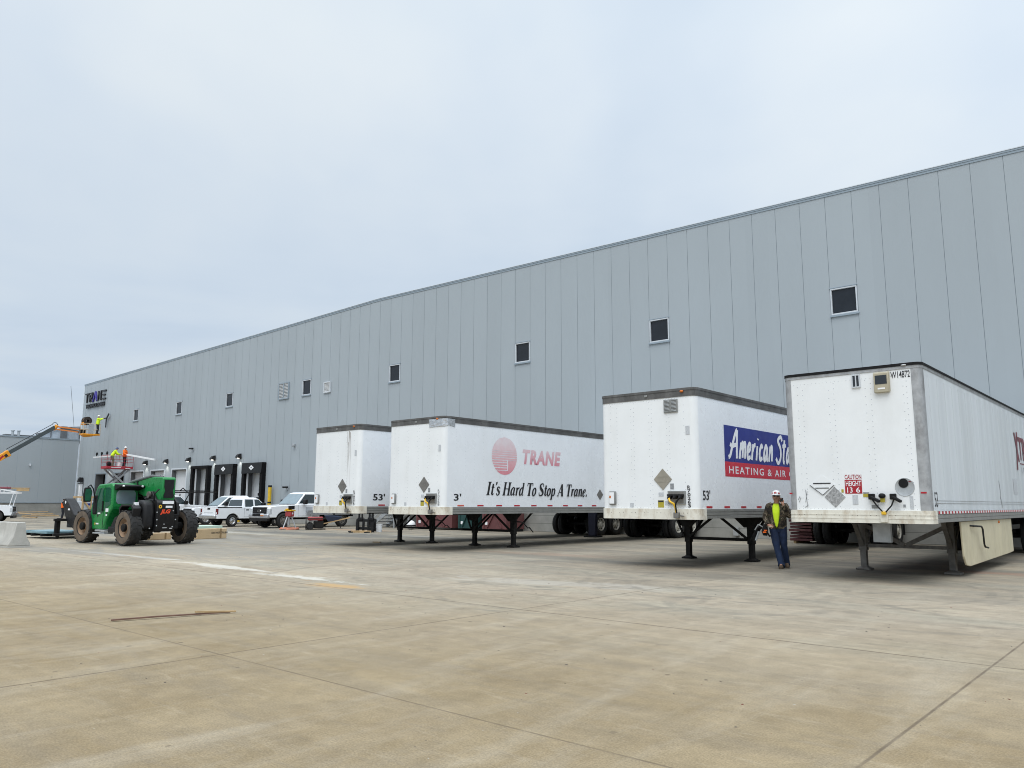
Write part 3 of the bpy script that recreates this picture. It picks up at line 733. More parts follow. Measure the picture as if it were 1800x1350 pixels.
# ================================================================== fixtures on the long wall
lamp_emit = mat('lamp_lens', (0.9, 0.9, 0.85, 1), 0.4, emit=((1, 0.95, 0.82, 1), 2.0))
lights = [(-57.05, 5.0, 'wall lamp over the pier between the two curtained black docks'), (-61.1, 5.0, 'wall lamp between the middle curtained dock and the uncurtained black dock'),
          (-65.3, 5.0, 'wall lamp just left of the uncurtained black dock'), (-69.45, 5.0, 'wall lamp between the two white dock doors nearest the black docks'),
          (-73.55, 5.0, 'wall lamp second left of the white dock doors'), (-81.65, 5.0, 'wall lamp hidden behind the deck of the red scissor lift')]
proto = None
for x, z, lab in lights:
    if proto is None:
        L = thing('wall_lamp', 'black ' + lab, 'wall lamp', (x, WY, z), 0, 'lit wall lamps above the dock doors')
        f = MB(); f.box(-0.10, 0.10, -0.10, -0.004, -0.12, 0.30)
        f.loft([[(-0.13, -0.06, 0.30), (0.13, -0.06, 0.30), (0.13, -0.30, 0.22), (-0.13, -0.30, 0.22)], [(-0.20, -0.05, -0.10), (0.20, -0.05, -0.10), (0.20, -0.42, -0.02), (-0.20, -0.42, -0.02)]])
        f.build('housing', 'black', L, bevel=0.02)
        f = MB(); f.sphere((0, -0.22, -0.075), (0.10, 0.10, 0.05), 12, 8); f.build('lens', lamp_emit, L)
        sp = bpy.data.objects.new('lamp_light', bpy.data.lights.new('lamp_light', 'SPOT')); COL.objects.link(sp)
        sp.data.energy = 26; sp.data.spot_size = radians(80); sp.data.spot_blend = 0.6; sp.data.shadow_soft_size = 0.08; sp.data.color = (1, 0.95, 0.84)
        sp.location = (0, -0.30, -0.16); sp.rotation_euler = (radians(22), 0, 0); sp.parent = L
        proto = L
    else: dup(proto, (x, WY, z), 0, 'black ' + lab)
c = thing('pipe_lamp', 'black lamp on top of the white column at the inner corner', 'wall lamp', (-88.3, WY - 0.25, 0))
f = MB(); f.box(-0.17, 0.17, -0.12, 0.2, 0.0, 3.35); f.build('column', 'plastic', c, bevel=0.04)
f = MB(); f.box(-0.24, 0.24, -0.2, 0.2, 3.352, 3.46); f.build('cap', 'jamb', c, bevel=0.03)
f = MB(); f.loft([[(-0.22, -0.3, 3.55), (0.22, -0.3, 3.55), (0.22, 0.2, 3.55), (-0.22, 0.2, 3.55)], [(-0.12, -0.15, 4.02), (0.12, -0.15, 4.02), (0.12, 0.2, 4.02), (-0.12, 0.2, 4.02)]]); f.box(-0.05, 0.05, 0, 0.1, 3.46, 3.55); f.build('housing', 'black', c, bevel=0.02)
for x, z, lab in ((-64.9, 5.95, 'small black security camera high above the uncurtained black dock'), (-50.3, 2.5, 'small black security camera low on the wall near the white flatbed truck')):
    o = thing('security_camera', lab, 'security camera', (x, WY, z), 0, 'security cameras on the warehouse wall')
    f = MB(); f.box(-0.06, 0.06, -0.12, -0.004, -0.12, 0.06); f.build('mount', 'frame', o)
    f = MB(); f.beam((-0.22, -0.26, 0.08), (0.22, -0.14, 0.08), 0.14, 0.13); f.build('body', 'black', o, bevel=0.02)
f = MB(); f.box(-0.1, 0.1, -0.2, -0.004, -0.1, 0.1); o = f.build('junction_box', 'galv', bevel=0.02); o.location = (-49.6, WY, 5.6)
tag(o, 'small grey box high on the wall left of the leftmost trailer', 'junction box')
# bollards in front of the docks
bl = [(-52.15, 32.3, 2.72, 'tall yellow guard post right of the last curtained dock'), (-56.05, 32.1, 1.88, 'short yellow guard post between the curtained docks'), (-53.4, 32.1, 1.85, 'short yellow guard post before the last curtained dock')]
for x, y, h, lab in bl:
    o = thing('guard_post', lab, 'bollard', (x, y, 0), 0, 'yellow guard posts by the docks')
    f = MB(); f.lathe([(0.0, 0.0), (0.13, 0.0), (0.13, h - 0.06), (0.09, h - 0.01), (0.0, h)], axis='z', seg=14); f.build('post', 'yellow', o)
    f = MB()
    for z in ((h - 0.12, h + 0.02), (h * 0.52, h * 0.52 + 0.12), (h * 0.2, h * 0.2 + 0.1)): f.lathe([(0.133, z[0]), (0.137, z[0]), (0.137, z[1]), (0.133 if z[1] < h else 0.0, z[1])], axis='z', seg=14)
    f.build('band', 'black', o)
# sign letters on the wall
sg = thing('wall_sign', 'dark dimensional letters of the company name at the top left corner of the wall', 'sign', (-89.35, WY - 0.03, 11.95))
def bar(mb, pts, w, d=0.12, dy=0.0):
    for p, q in zip(pts[:-1], pts[1:]): mb.beam((p[0], -d / 2 - dy, p[1]), (q[0], -d / 2 - dy, q[1]), d, w, (0, 1, 0)) if False else mb.add(*ribbon(p, q, w, -dy, -d - dy))
def ribbon(p, q, w, y0, y1):
    dx, dz = q[0] - p[0], q[1] - p[1]; l = sqrt(dx * dx + dz * dz); nx, nz = -dz / l * w / 2, dx / l * w / 2
    c = [(p[0] + nx, p[1] + nz), (p[0] - nx, p[1] - nz), (q[0] - nx, q[1] - nz), (q[0] + nx, q[1] + nz)]
    return [(u, y0, v) for u, v in c] + [(u, y1, v) for u, v in c], [(0, 1, 2, 3), (7, 6, 5, 4), (0, 4, 5, 1), (1, 5, 6, 2), (2, 6, 7, 3), (3, 7, 4, 0)]
LH = 1.02
def letter(shape, x, matn='ink'):
    f = MB()
    for k, (pts, w_) in enumerate(shape): bar(f, [(x + px, pz * LH) for px, pz in pts], w_ * 0.8, 0.12 + 0.003 * k, 0.0)
    f.build('letter', matn, sg, smooth=0)
letter([([(0.0, 0.91), (0.95, 0.91)], 0.18), ([(0.48, 0.82), (0.48, 0.0)], 0.2)], 0.02)
letter([([(0.16, 0.0), (0.16, 0.74)], 0.19), ([(0.10, 0.91), (0.78, 0.91)], 0.17), ([(0.80, 0.98), (0.80, 0.48)], 0.18), ([(0.86, 0.46), (0.40, 0.46)], 0.15), ([(0.50, 0.42), (0.88, 0.0)], 0.20)], 1.08)
letter([([(0.0, 0.0), (0.5, 1.0)], 0.2), ([(0.5, 1.0), (1.0, 0.0)], 0.22)], 2.1, 'purple')
letter([([(0.1, 0.0), (0.1, 1.0)], 0.2), ([(0.1, 0.95), (0.8, 0.05)], 0.2), ([(0.8, 0.0), (0.8, 1.0)], 0.2)], 3.3)
letter([([(0.0, 0.91), (0.85, 0.91)], 0.18), ([(0.08, 0.5), (0.7, 0.5)], 0.17), ([(0.0, 0.09), (0.85, 0.09)], 0.18)], 4.45)
f = MB(); text(f, 'TECHNOLOGIES', (0.4, -0.02, -0.62), (1, 0, 0), (0, 0, 1), h=0.40, w=4.75, bold=0.03)
sh = f; n0 = len(sh.v); fl = list(sh.f)
sh.v += [(x, -0.12, z) for x, _, z in sh.v[:n0]]; sh.f += [[i + n0 for i in q] for q in fl]; sh.m += [0] * len(fl)
from collections import Counter
ec = Counter(tuple(sorted((q[i], q[(i + 1) % len(q)]))) for q in fl for i in range(len(q)))
for q in fl:
    for i in range(len(q)):
        a_, b_ = q[i], q[(i + 1) % len(q)]
        if ec[tuple(sorted((a_, b_)))] == 1: sh.f.append([a_, b_, b_ + n0, a_ + n0]); sh.m.append(0)
f.build('small_lettering', 'ink', sg, smooth=0)
# outside stair to a door beside the leftmost trailer
st = thing('dock_stair', 'galvanised stair with pipe railings against the wall, seen under the second trailer', 'stair', (-38.7, 31.0, 0))
f = MB()
for k in range(7): f.box(0.3 * k, 0.3 * k + 0.32, 0, 1.3, 0.18 * k + 0.14, 0.18 * k + 0.18)
f.box(2.1, 3.6, 0, 1.3, 1.22, 1.27); f.build('tread', 'galv', st)
f = MB()
for y in (0, 1.3): f.beam((0, y, 0.02), (2.2, y, 1.26), 0.05, 0.22)
for x in (2.2, 3.5):
    for y in (0.05, 1.25): f.beam((x, y, 0), (x, y, 1.22), 0.08, 0.08)
f.build('stringer', 'galv', st)
for y in (0.0, 1.3):
    f = MB()
    for dz in (1.0, 0.7, 0.4): f.tube([(0.0, y, dz), (2.2, y, dz + 1.25), (3.6, y, dz + 1.25)], 0.026, 6)
    for x, z in ((0.05, 0), (1.1, 0.6), (2.2, 1.25), (3.55, 1.25)): f.tube([(x, y, z), (x, y, z + 1.0)], 0.026, 6)
    f.build('railing', 'galv', st)
# ================================================================== semi-trailers
TW, TL, TH = 1.30, 16.0, 4.10     # half width, length, height
ZB0, ZB1 = 1.13, 1.345            # bottom rail
ZT = 3.905                        # underside of top rail
def plan(hw, y0, y1, r, n=7):
    """plan outline with rounded nose corners, counter-clockwise from rear right"""
    p = [(hw, y1), (-hw, y1)]
    for k in range(n + 1):
        a = pi + (pi / 2) * k / n
        p.append((-hw + r + r * cos(a), y0 + r + r * sin(a)))
    for k in range(n + 1):
        a = 1.5 * pi + (pi / 2) * k / n
        p.append((hw - r + r * cos(a), y0 + r + r * sin(a)))
    return p
def rivet(mb, c, nrm, r=0.008, h=0.005):
    x, y, z = c
    if nrm == 'f': P = [(x + r, y, z), (x, y, z + r), (x - r, y, z), (x, y, z - r), (x, y - h, z)]
    else: P = [(x, y + r, z), (x, y, z + r), (x, y - r, z), (x, y, z - r), (x + h, y, z)]
    mb.add(P, [(0, 1, 4), (1, 2, 4), (2, 3, 4), (3, 0, 4)])
def tyre_prof(R, w, rr):
    h = w / 2
    return [(rr, -h * 0.75), (rr + 0.03, -h * 0.92), ((R + rr) / 2, -h), (R - 0.05, -h * 0.94), (R - 0.012, -h * 0.8), (R, -h * 0.6), (R, -h * 0.12), (R - 0.012, -h * 0.08), (R - 0.012, h * 0.08), (R, h * 0.12), (R, h * 0.6), (R - 0.012, h * 0.8), (R - 0.05, h * 0.94), ((R + rr) / 2, h), (rr + 0.03, h * 0.92), (rr, h * 0.75)]
def make_wheel(parent, loc, R=0.52, w=0.28, rr=0.29, out=1, rim='rimwhite', axis='x', dish=0.04, tyre='rubber', seg=32, holes=8, hub='chassis'):
    wh = sub('wheel', parent, loc)
    f = MB(); f.lathe(tyre_prof(R, w, rr), axis=axis, seg=seg, closed=True); f.build('tyre', tyre, wh, smooth=50)
    f = MB(); h = w / 2 * out
    f.lathe([(rr + 0.01, h * 0.8), (rr - 0.02, h * 0.84), (rr - 0.045, h * 0.5), (rr * 0.72, h - dish * 2.2 * out), (rr * 0.55, h - dish * 1.4 * out), (rr * 0.36, h - dish * 1.4 * out), (rr * 0.34, h - dish * 0.2 * out), (0.0, h - dish * 0.1 * out)], axis=axis, seg=seg)
    f.build('rim', rim, wh, smooth=40)
    f = MB()
    for k in range(holes):
        a = 2 * pi * (k + 0.5) / holes; q = rr * 0.74; c = h - dish * 1.75 * out + 0.012 * out
        o = {'x': (c, q * cos(a), q * sin(a)), 'y': (q * cos(a), c, q * sin(a))}[axis]
        f.disc(o, rr * 0.115, axis, 10)
    f.build('hand_hole', 'blackmatt', wh, smooth=0)
    return wh

def trailer(loc, label, kind, tandem, lg_y, leg_mat='chassis'):
    T = thing('semi_trailer', label, 'semi-trailer', loc, 0, 'white semi-trailers backed up to the docks')
    new = kind == 'new'
    r = 0.13 if new else 0.17
    side = 'gloss' if new else 'sidewhite'
    out = plan(TW, 0, TL, r)
    # box body : front, sides, rivets
    f = MB(); n = len(out)
    f.loft([[(x, y, ZB1 - 0.02) for x, y in out], [(x, y, (4.01 if new else ZT + 0.02)) for x, y in out]], cap=False)
    # material split: front sheet and sides
    f.m = []
    for k in range(n):
        ym = (out[k][1] + out[(k + 1) % n][1]) / 2
        f.m.append(0 if ym < r * 0.75 else 1)
    f.mi = 2
    cols = [-1.0, -0.82, -0.42, -0.34, 0.08, 0.15, 0.55, 0.62, 1.0]
    if new: cols = [-1.02, -0.92, -0.40, -0.30, 0.30, 0.40, 0.98, 1.04]
    for i, x in enumerate(cols):
        st = 0.105 if i % 2 else 0.16
        z = ZB1 + 0.08 + (i % 3) * 0.02
        while z < ZT - 0.05: rivet(f, (x, 0.0, z), 'f', 0.011); z += st
    x = -1.1
    while x < 1.1: rivet(f, (x, 0, ZB1 + 0.03), 'f'); rivet(f, (x, 0, ZT - 0.03), 'f'); x += 0.075
    sp = 0.61 if new else 0.407
    y = 0.5
    while y < TL - 0.1:
        if new:
            f.mi = 1; f.box(TW + 0.0005, TW + 0.004, y - 0.022, y + 0.022, ZB1 + 0.004, ZT - 0.004); f.mi = 2
        z = ZB1 + 0.06
        while z < ZT - 0.04: rivet(f, (TW + (0.004 if new else 0), y, z), 's', 0.008); z += 0.11 if y < 9 else 0.2
        y += sp
    y = 0.3
    while y < TL - 0.2:
        rivet(f, (TW, y, ZB1 + 0.03), 's', 0.007); rivet(f, (TW, y, ZT - 0.03), 's', 0.007); y += 0.1 if y < 6 else 0.2
    f.build('box_body', ['white', side, 'rivet', 'sidewhite'], T, smooth=30)
    # roof and top rail
    f = MB(); o2 = plan(TW + 0.012, -0.012, TL, r + 0.012)
    zt0 = 3.99 if new else ZT
    f.loft([[(x, y, zt0) for x, y in o2], [(x, y, TH - 0.03) for x, y in o2]], cap=False)
    f.mi = 1
    o3 = plan(TW + 0.022, -0.022, TL, r + 0.022)
    f.loft([[(x, y, TH - 0.055) for x, y in o3], [(x, y, TH) for x, y in o3]], cap=False)
    f.mi = 2
    if not new:
        y = 0.8
        while y < TL - 0.5: rivet(f, (TW + 0.012, y, ZT + 0.07), 's', 0.012); rivet(f, (TW + 0.012, y + 0.07, ZT + 0.07), 's', 0.012); y += 0.8
    f.build('top_rail', ['toprail' if not new else 'alu', 'blackmatt' if new else 'toprail', 'blackmatt'], T, smooth=30)
    f = MB(); f.add([(x, y, TH - 0.004) for x, y in o3], [tuple(range(len(o3)))]); f.build('roof', 'galv', T, smooth=0)
    # nose sill (cream bolster)
    f = MB(); o4 = [p for p in plan(TW + 0.018, -0.03, 0.36, r + 0.02)]
    f.loft([[(x, y, ZB0 - 0.02) for x, y in o4], [(x, y, ZB1 + 0.004) for x, y in o4]])
    if new:
        for z in (ZB0 + 0.06, ZB0 + 0.13): f.loft([[(x * 1.004, y - 0.006, z) for x, y in o4], [(x * 1.004, y - 0.006, z + 0.02) for x, y in o4]])
    f.mi = 1; x = -1.1
    while x < 1.15: rivet(f, (x, -0.03, ZB1 - 0.09), 'f', 0.011); rivet(f, (x + 0.1, -0.03, ZB1 - 0.09), 'f', 0.011); x += 0.34
    f.mi = 0
    f.box(-0.35, -0.22, -0.034, -0.0301, ZB0 + 0.02, ZB0 + 0.06)
    f.build('nose_sill', ['cream', 'steel'], T, smooth=30)
    # side rails
    for s in (1, -1):
        f = MB()
        prof = [(TW - 0.05, ZB0), (TW + 0.012, ZB0), (TW + 0.012, ZB0 + 0.055), (TW + 0.002, ZB0 + 0.06), (TW + 0.002, ZB0 + 0.075), (TW + 0.012, ZB0 + 0.08), (TW + 0.012, ZB0 + 0.135), (TW + 0.002, ZB0 + 0.14), (TW + 0.002, ZB0 + 0.15), (TW + 0.014, ZB0 + 0.155), (TW + 0.014, ZB1 - 0.002), (TW - 0.05, ZB1 - 0.002)]
        f.prism([(s * u, v) for u, v in prof], 'y', 0.362, TL)
        f.build('side_rail', 'rail', T, smooth=0)
    # floor and cross members
    f = MB(); f.box(-TW + 0.06, TW - 0.06, 0.05, TL - 0.05, ZB0 + 0.10, ZB0 + 0.14)
    y = 0.6
    while y < TL - 0.3: f.box(-TW + 0.06, TW - 0.06, y, y + 0.06, ZB0 + 0.01, ZB0 + 0.098); y += 0.305
    f.box(-0.6, 0.6, 0.35, 1.9, ZB0 - 0.04, ZB0 + 0.005)
    f.build('floor_frame', 'chassis', T, smooth=0)
    # rear frame, doors, bumper
    f = MB(); f.box(-TW, TW, TL + 0.002, TL + 0.06, ZB0, TH - 0.02); f.build('rear_door', 'white', T)
    f = MB(); f.box(-1.15, 1.15, TL - 0.05, TL + 0.05, 0.5, 0.62); f.box(-0.6, -0.5, TL - 0.04, TL + 0.04, 0.62, ZB0); f.box(0.5, 0.6, TL - 0.04, TL + 0.04, 0.62, ZB0); f.build('rear_guard', 'black', T)
    # landing gear
    lg = sub('landing_gear', T, (0, lg_y, 0))
    for s in (-1, 1):
        f = MB(); x = 0.9 * s
        f.box(x - 0.085, x + 0.085, -0.08, 0.08, 0.46, ZB0 + 0.09)
        f.box(x - 0.066, x + 0.066, -0.065, 0.065, 0.05, 0.462)
        f.box(x - 0.088, x + 0.088, -0.078, 0.078, 0.44, 0.49)
        f.loft([[(x - 0.13, -0.13, 0.045), (x + 0.13, -0.13, 0.045), (x + 0.13, 0.13, 0.045), (x - 0.13, 0.13, 0.045)], [(x - 0.06, -0.06, 0.09), (x + 0.06, -0.06, 0.09), (x + 0.06, 0.06, 0.09), (x - 0.06, 0.06, 0.09)]])
        f.box(x - 0.155, x + 0.155, -0.155, 0.155, 0.004, 0.045)
        f.build('leg', leg_mat, lg, bevel=0.008)
        f = MB()
        if kind == 'new':
            f.beam((x, -0.08, 0.55), (x, -0.62, ZB0 + 0.02), 0.09, 0.06)
        else:      # deep plate gussets under the frame
            f.prism([(x - 0.42, ZB0 + 0.02), (x + 0.42, ZB0 + 0.02), (x + 0.40, ZB0 - 0.04), (x + 0.15, 0.86), (x - 0.15, 0.86), (x - 0.40, ZB0 - 0.04)], 'y', -0.1, -0.08)
        f.build('gusset', leg_mat if kind == 'new' else 'chassis', lg, smooth=0)
        f = MB(); f.beam((x, 0.08, 0.5), (x, 1.0, ZB0 + 0.03), 0.05, 0.05); f.build('brace', leg_mat, lg)
    f = MB(); f.beam((-0.83, 0, 0.545), (0.83, 0, 0.545), 0.06, 0.075)
    f.build('cross_bar', leg_mat, lg)
    if kind == 'new':
        for s in (-1, 1): f = MB(); f.beam((s * 0.84, -0.05, 1.0), (s * 0.02, -0.05, 0.58), 0.05, 0.09); f.build('brace', leg_mat, lg)
    else:
        for s in (-1, 1):
            f = MB(); f.beam((s * 0.83, -0.12, 0.58), (s * 0.05, -0.12, ZB0 + 0.03), 0.04, 0.06); f.build('brace', leg_mat, lg)
            f = MB(); f.beam((s * 0.97, -0.12, 0.58), (s * 1.22, -0.12, ZB0 + 0.0), 0.04, 0.05); f.build('brace', leg_mat, lg)
    f = MB()
    if kind == 'new': f.tube([(0.97, 0.0, 1.03), (1.22, 0.0, 1.03), (1.33, 0.05, 1.02), (1.37, 0.62, 1.0), (1.37, 0.72, 0.94), (1.37, 0.76, 0.62), (1.37, 0.83, 0.56), (1.37, 1.15, 0.53)], 0.019, 8)
    else: f.tube([(0.97, 0.0, 0.85), (1.2, 0.0, 0.85), (1.24, 0.1, 0.83), (1.24, 0.34, 0.64), (1.24, 0.42, 0.66), (1.24, 0.62, 0.50)], 0.02, 8)
    f.build('crank_handle', 'black', lg)
    # tandem bogie
    bg_ = sub('bogie', T, (0, tandem, 0))
    f = MB()
    for s in (-1, 1): f.box(s * 0.45 - 0.05, s * 0.45 + 0.05, -1.5, 1.5, 0.86, ZB0 + 0.005)
    for y in (-0.62, 0.62): f.tube([(-1.1, y, 0.52), (1.1, y, 0.52)], 0.07, 10)
    for y in (-1.2, 0.0, 1.2): f.box(-0.5, 0.5, y - 0.05, y + 0.05, 0.88, 1.0)
    for s in (-1, 1): f.box(s * 0.5 - 0.04, s * 0.5 + 0.04, -0.9, 0.9, 0.6, 0.72)
    f.build('subframe', 'chassis', bg_)
    for y in (-0.62, 0.62):
        for s in (-1, 1):
            make_wheel(bg_, (s * 1.14, y, 0.52), 0.52, 0.27, 0.29, s, 'rimwhite')
            make_wheel(bg_, (s * 0.81, y, 0.52), 0.52, 0.27, 0.29, s, 'chassis', holes=0)
    for s in (-1, 1):
        f = MB(); f.box(s * 0.97 - 0.31, s * 0.97 + 0.31, 1.26, 1.275, 0.35, 1.1); f.build('mud_flap', 'blackmatt', bg_)
    return T

def diamond(mb, c, w, h, t, nrm='f'):
    x, y, z = c
    if nrm == 'f':
        P = [(x - w, y, z), (x, y, z - h), (x + w, y, z), (x, y, z + h)]
        mb.add(P + [(a, b - t, d) for a, b, d in P], [(4, 5, 6, 7), (0, 1, 5, 4), (1, 2, 6, 5), (2, 3, 7, 6), (3, 0, 4, 7)])
    else:
        P = [(x, y - w, z), (x, y, z - h), (x, y + w, z), (x, y, z + h)]
        mb.add(P + [(a + t, b, d) for a, b, d in P], [(4, 5, 6, 7), (0, 1, 5, 4), (1, 2, 6, 5), (2, 3, 7, 6), (3, 0, 4, 7)])
def placard(T, c, w, h, nrm='f', m='placard'):
    f = MB(); diamond(f, c, w, h, 0.014, nrm)
    x, y, z = c
    if nrm == 'f':
        f.box(x - w * 0.6, x + w * 0.6, y - 0.019, y - 0.0141, z + h * 0.22, z + h * 0.26); f.box(x - w * 0.6, x + w * 0.6, y - 0.019, y - 0.0141, z - h * 0.26, z - h * 0.22)
        f.box(x + w * 0.3, x + w * 0.36, y - 0.019, y - 0.0142, z - h * 0.2, z + h * 0.2)
    f.build('placard_holder', m, T, smooth=0)
def old_front(T, number, has_vent, pm='placard'):
    f = MB(); f.box(-1.06, -0.86, -0.055, -0.001, 1.43, 1.76); fr = f.build('document_box', 'greybox', T, bevel=0.03)
    f = MB(); f.box(-1.035, -0.90, -0.063, -0.0551, 1.46, 1.73); f.mi = 1; f.box(-1.03, -0.985, -0.067, -0.0635, 1.59, 1.65); f.build('cover', ['inkwhite', 'amber'], fr, bevel=0.006)
    placard(T, (0.42, -0.001, 2.02), 0.235, 0.245, 'f', pm)
    f = MB(); f.box(0.61, 0.70, -0.006, -0.001, 1.79, 1.92); f.build('decal', 'inkgrey', T, smooth=0)
    f = MB(); f.box(0.30, 0.43, -0.006, -0.001, 1.63, 1.72); f.build('decal', 'sticker', T, smooth=0)
    f = MB(); f.box(0.28, 0.43, -0.006, -0.001, 1.375, 1.54); f.mi = 1; f.box(0.285, 0.425, -0.009, -0.0062, 1.50, 1.535); f.build('decal', ['stickeryellow', 'ink'], T, smooth=0)
    f = MB(); f.box(0.455, 0.545, -0.006, -0.001, 1.43, 1.52); f.build('decal', 'sticker', T, smooth=0)
    f = MB(); f.box(-0.48, -0.38, -0.006, -0.001, 1.375, 1.48); f.build('decal', 'sticker', T, smooth=0)
    gb = sub('connector_box', T, (0.78, 0, 1.60))
    f = MB(); f.box(-0.22, 0.22, -0.05, -0.001, -0.15, 0.15); f.mi = 1; f.box(-0.185, 0.185, -0.054, -0.0502, -0.125, 0.125); f.build('recess', ['greybox', 'placard'], gb, bevel=0.01)
    f = MB()
    for x in (-0.14, 0.0, 0.14): f.tube([(x, -0.05, 0.02), (x, -0.13, 0.03)], [0.055, 0.045], 10); f.tube([(x, -0.13, 0.03), (x, -0.17, -0.02)], 0.03, 8)
    f.box(-0.2, 0.2, -0.12, -0.0545, 0.04, 0.075); f.build('coupler', 'blackmatt', gb)
    f = MB(); f.tube([(-0.14, -0.15, 0.0), (-0.08, -0.2, -0.09), (0.0, -0.17, -0.14), (0.02, -0.13, -0.24), (0.02, -0.10, -0.34)], 0.024, 8); f.build('hose', 'hose', gb)
    f = MB(); f.tube([(0.14, -0.15, 0.0), (0.07, -0.18, -0.1), (0.03, -0.15, -0.18), (0.035, -0.11, -0.34)], 0.02, 8); f.build('hose', 'black', gb)
    f = MB(); f.box(-0.05, 0.08, -0.12, -0.03, -0.46, -0.33); f.tube([(0.1, -0.07, -0.4), (0.2, -0.07, -0.42)], 0.02, 6); f.build('glad_hand', 'placard', gb, bevel=0.01)
    f = MB(); f.box(1.04, 1.14, -0.0065, -0.001, 3.02, 3.22); f.build('decal', 'sticker', T, smooth=0)
    for x in (0.98,):
        f = MB(); f.sphere((x, -0.03, 4.02), (0.05, 0.03, 0.03), 10, 6); f.build('marker_light', 'amber', T)
    f = MB(); f.box(-0.02, 0.06, -0.03, -0.013, 3.96, 4.01); f.build('marker_light', 'greybox', T, bevel=0.008)
    if number:
        f = MB()
        for k, ch in enumerate(number):
            z = 1.80 - k * 0.083
            text(f, ch, (1.045, -0.006, z), (1, 0, 0), (0, 0, 1), h=0.07, w=0.075, depth=0.004, bold=0.02)
        f.build('number', 'ink', T, smooth=0)
    if has_vent:
        f = MB(); f.box(0.50, 0.86, -0.03, -0.001, 3.55, 3.86)
        f.mi = 1
        for k in range(9):
            for x in (0.525, 0.70): f.beam((x, -0.038, 3.585 + k * 0.031), (x + 0.135, -0.038, 3.585 + k * 0.031), 0.012, 0.014, (0, -0.5, 0.8))
        f.build('vent', ['greybox', 'galv'], T, bevel=0.006)
def side_tape(T, ys, pale=()):
    f = MB()
    for k, y in enumerate(ys):
        f.mi = 1 if k in pale else 0
        f.box(TW + 0.001, TW + 0.006, y - 0.14, y + 0.14, 1.365, 1.41)
    f.build('reflective_tape', ['red', 'redpale'], T, smooth=0)
def side_text(T, s, y, z, h, w=None, m='ink', bold=0.02, shear=0.0, name='lettering'):
    f = MB(); text(f, s, (TW + 0.001, y, z), (0, 1, 0), (0, 0, 1), h=h, w=w, depth=0.004, bold=bold, shear=shear)
    return f.build(name, m, T, smooth=0)

# ---- leftmost trailer
T1 = trailer((-22.43, 16.40, 0), 'rust-streaked white semi-trailer behind the red logo trailer, leftmost of the four', 'old', 14.75, 3.75)
old_front(T1, 'R70275', False)
side_tape(T1, [1.0 + 0.88 * k for k in range(17)])
side_text(T1, "53'", 0.62, 1.55, 0.22, 0.52, bold=0.025)
f = MB()     # rust runs below the top rail
for x, z0, l, w_ in ((0.62, 3.86, 0.55, 0.02), (0.70, 3.88, 1.25, 0.035), (0.76, 3.84, 0.8, 0.025), (0.66, 3.5, 1.5, 0.012), (0.80, 3.7, 1.7, 0.010)):
    P = []
    for k in range(7):
        u = k / 6; P.append((x + random.uniform(-0.006, 0.006), z0 - l * u, w_ * (1 - u) * random.uniform(0.7, 1.2) + 0.002))
    f.add([q for px, z, ww in P for q in ((px - ww / 2, -0.0012, z), (px + ww / 2, -0.0012, z))], [(2 * k, 2 * k + 1, 2 * k + 3, 2 * k + 2) for k in range(6)])
f.build('rust_streak', mat('rust_run', (0.14, 0.095, 0.065, 1), 0.8, var=0.3, scale=20), T1, smooth=0)
# ---- second trailer, with bleached logo
T2 = trailer((-18.45, 16.50, 0), 'white semi-trailer with a bleached red disc logo and a black italic slogan', 'old', 14.75, 3.65)
old_front(T2, None, False)
f = MB()
for k in range(6): text(f, 'R70268'[k], (1.045, -0.006, 1.80 - k * 0.083), (1, 0, 0), (0, 0, 1), h=0.07, w=0.075, depth=0.004, bold=0.0)
f.build('number', 'inkgrey', T2, smooth=0)
f = MB(); o5 = plan(TW + 0.016, -0.016, 0.36, 0.19)
o5 = [p for p in o5[2:] if p[0] > 0.85]
o5 = [(0.62, -0.016)] + o5 + [(TW + 0.016, 0.42)]
f.loft([[(x, y, 3.80 + 0.03 * sin(9 * x + 11 * y)) for x, y in o5] , [(x * 1.003, y - 0.006, 3.97) for x, y in o5], [(x * 1.003, y - 0.006, 4.02) for x, y in o5]], cap=False)
f.build('foil_patch', 'foil', T2, smooth=60)
side_tape(T2, [0.72 + 0.88 * k for k in range(17)], pale=(0,))
side_text(T2, "3'", 0.42, 1.54, 0.21, 0.32, bold=0.02)
placard(T2, (TW + 0.001, 8.15, 1.80), 0.2, 0.2, 's')
# disc logo: solid cap, speed stripes towards the lower left
lg_ = MB(); cy, cz, R_ = 2.73, 3.0, 0.62
def band(z0, z1, cut=None):
    P = []
    for k in range(9):
        z = z0 + (z1 - z0) * k / 8; P.append((z, sqrt(max(0, R_ * R_ - (z - cz) ** 2))))
    y0s = [(cy - r_, z) for z, r_ in P]; y1s = [(cy + r_ if cut is None else min(cy + cut, cy + r_), z) for z, r_ in P]
    poly = y0s + y1s[::-1]
    lg_.add([(TW + 0.004, y, z) for y, z in poly], [tuple(range(len(poly)))])
band(cz + 0.16, cz + R_)
z = cz + 0.16
gaps = [0.012, 0.014, 0.018, 0.02, 0.024, 0.026, 0.028, 0.03]
for k, g_ in enumerate(gaps):
    z1 = z - g_; z0 = z1 - 0.056
    cut = None if k < 4 else 0.12
    band(z0, z1, cut)
    z = z0
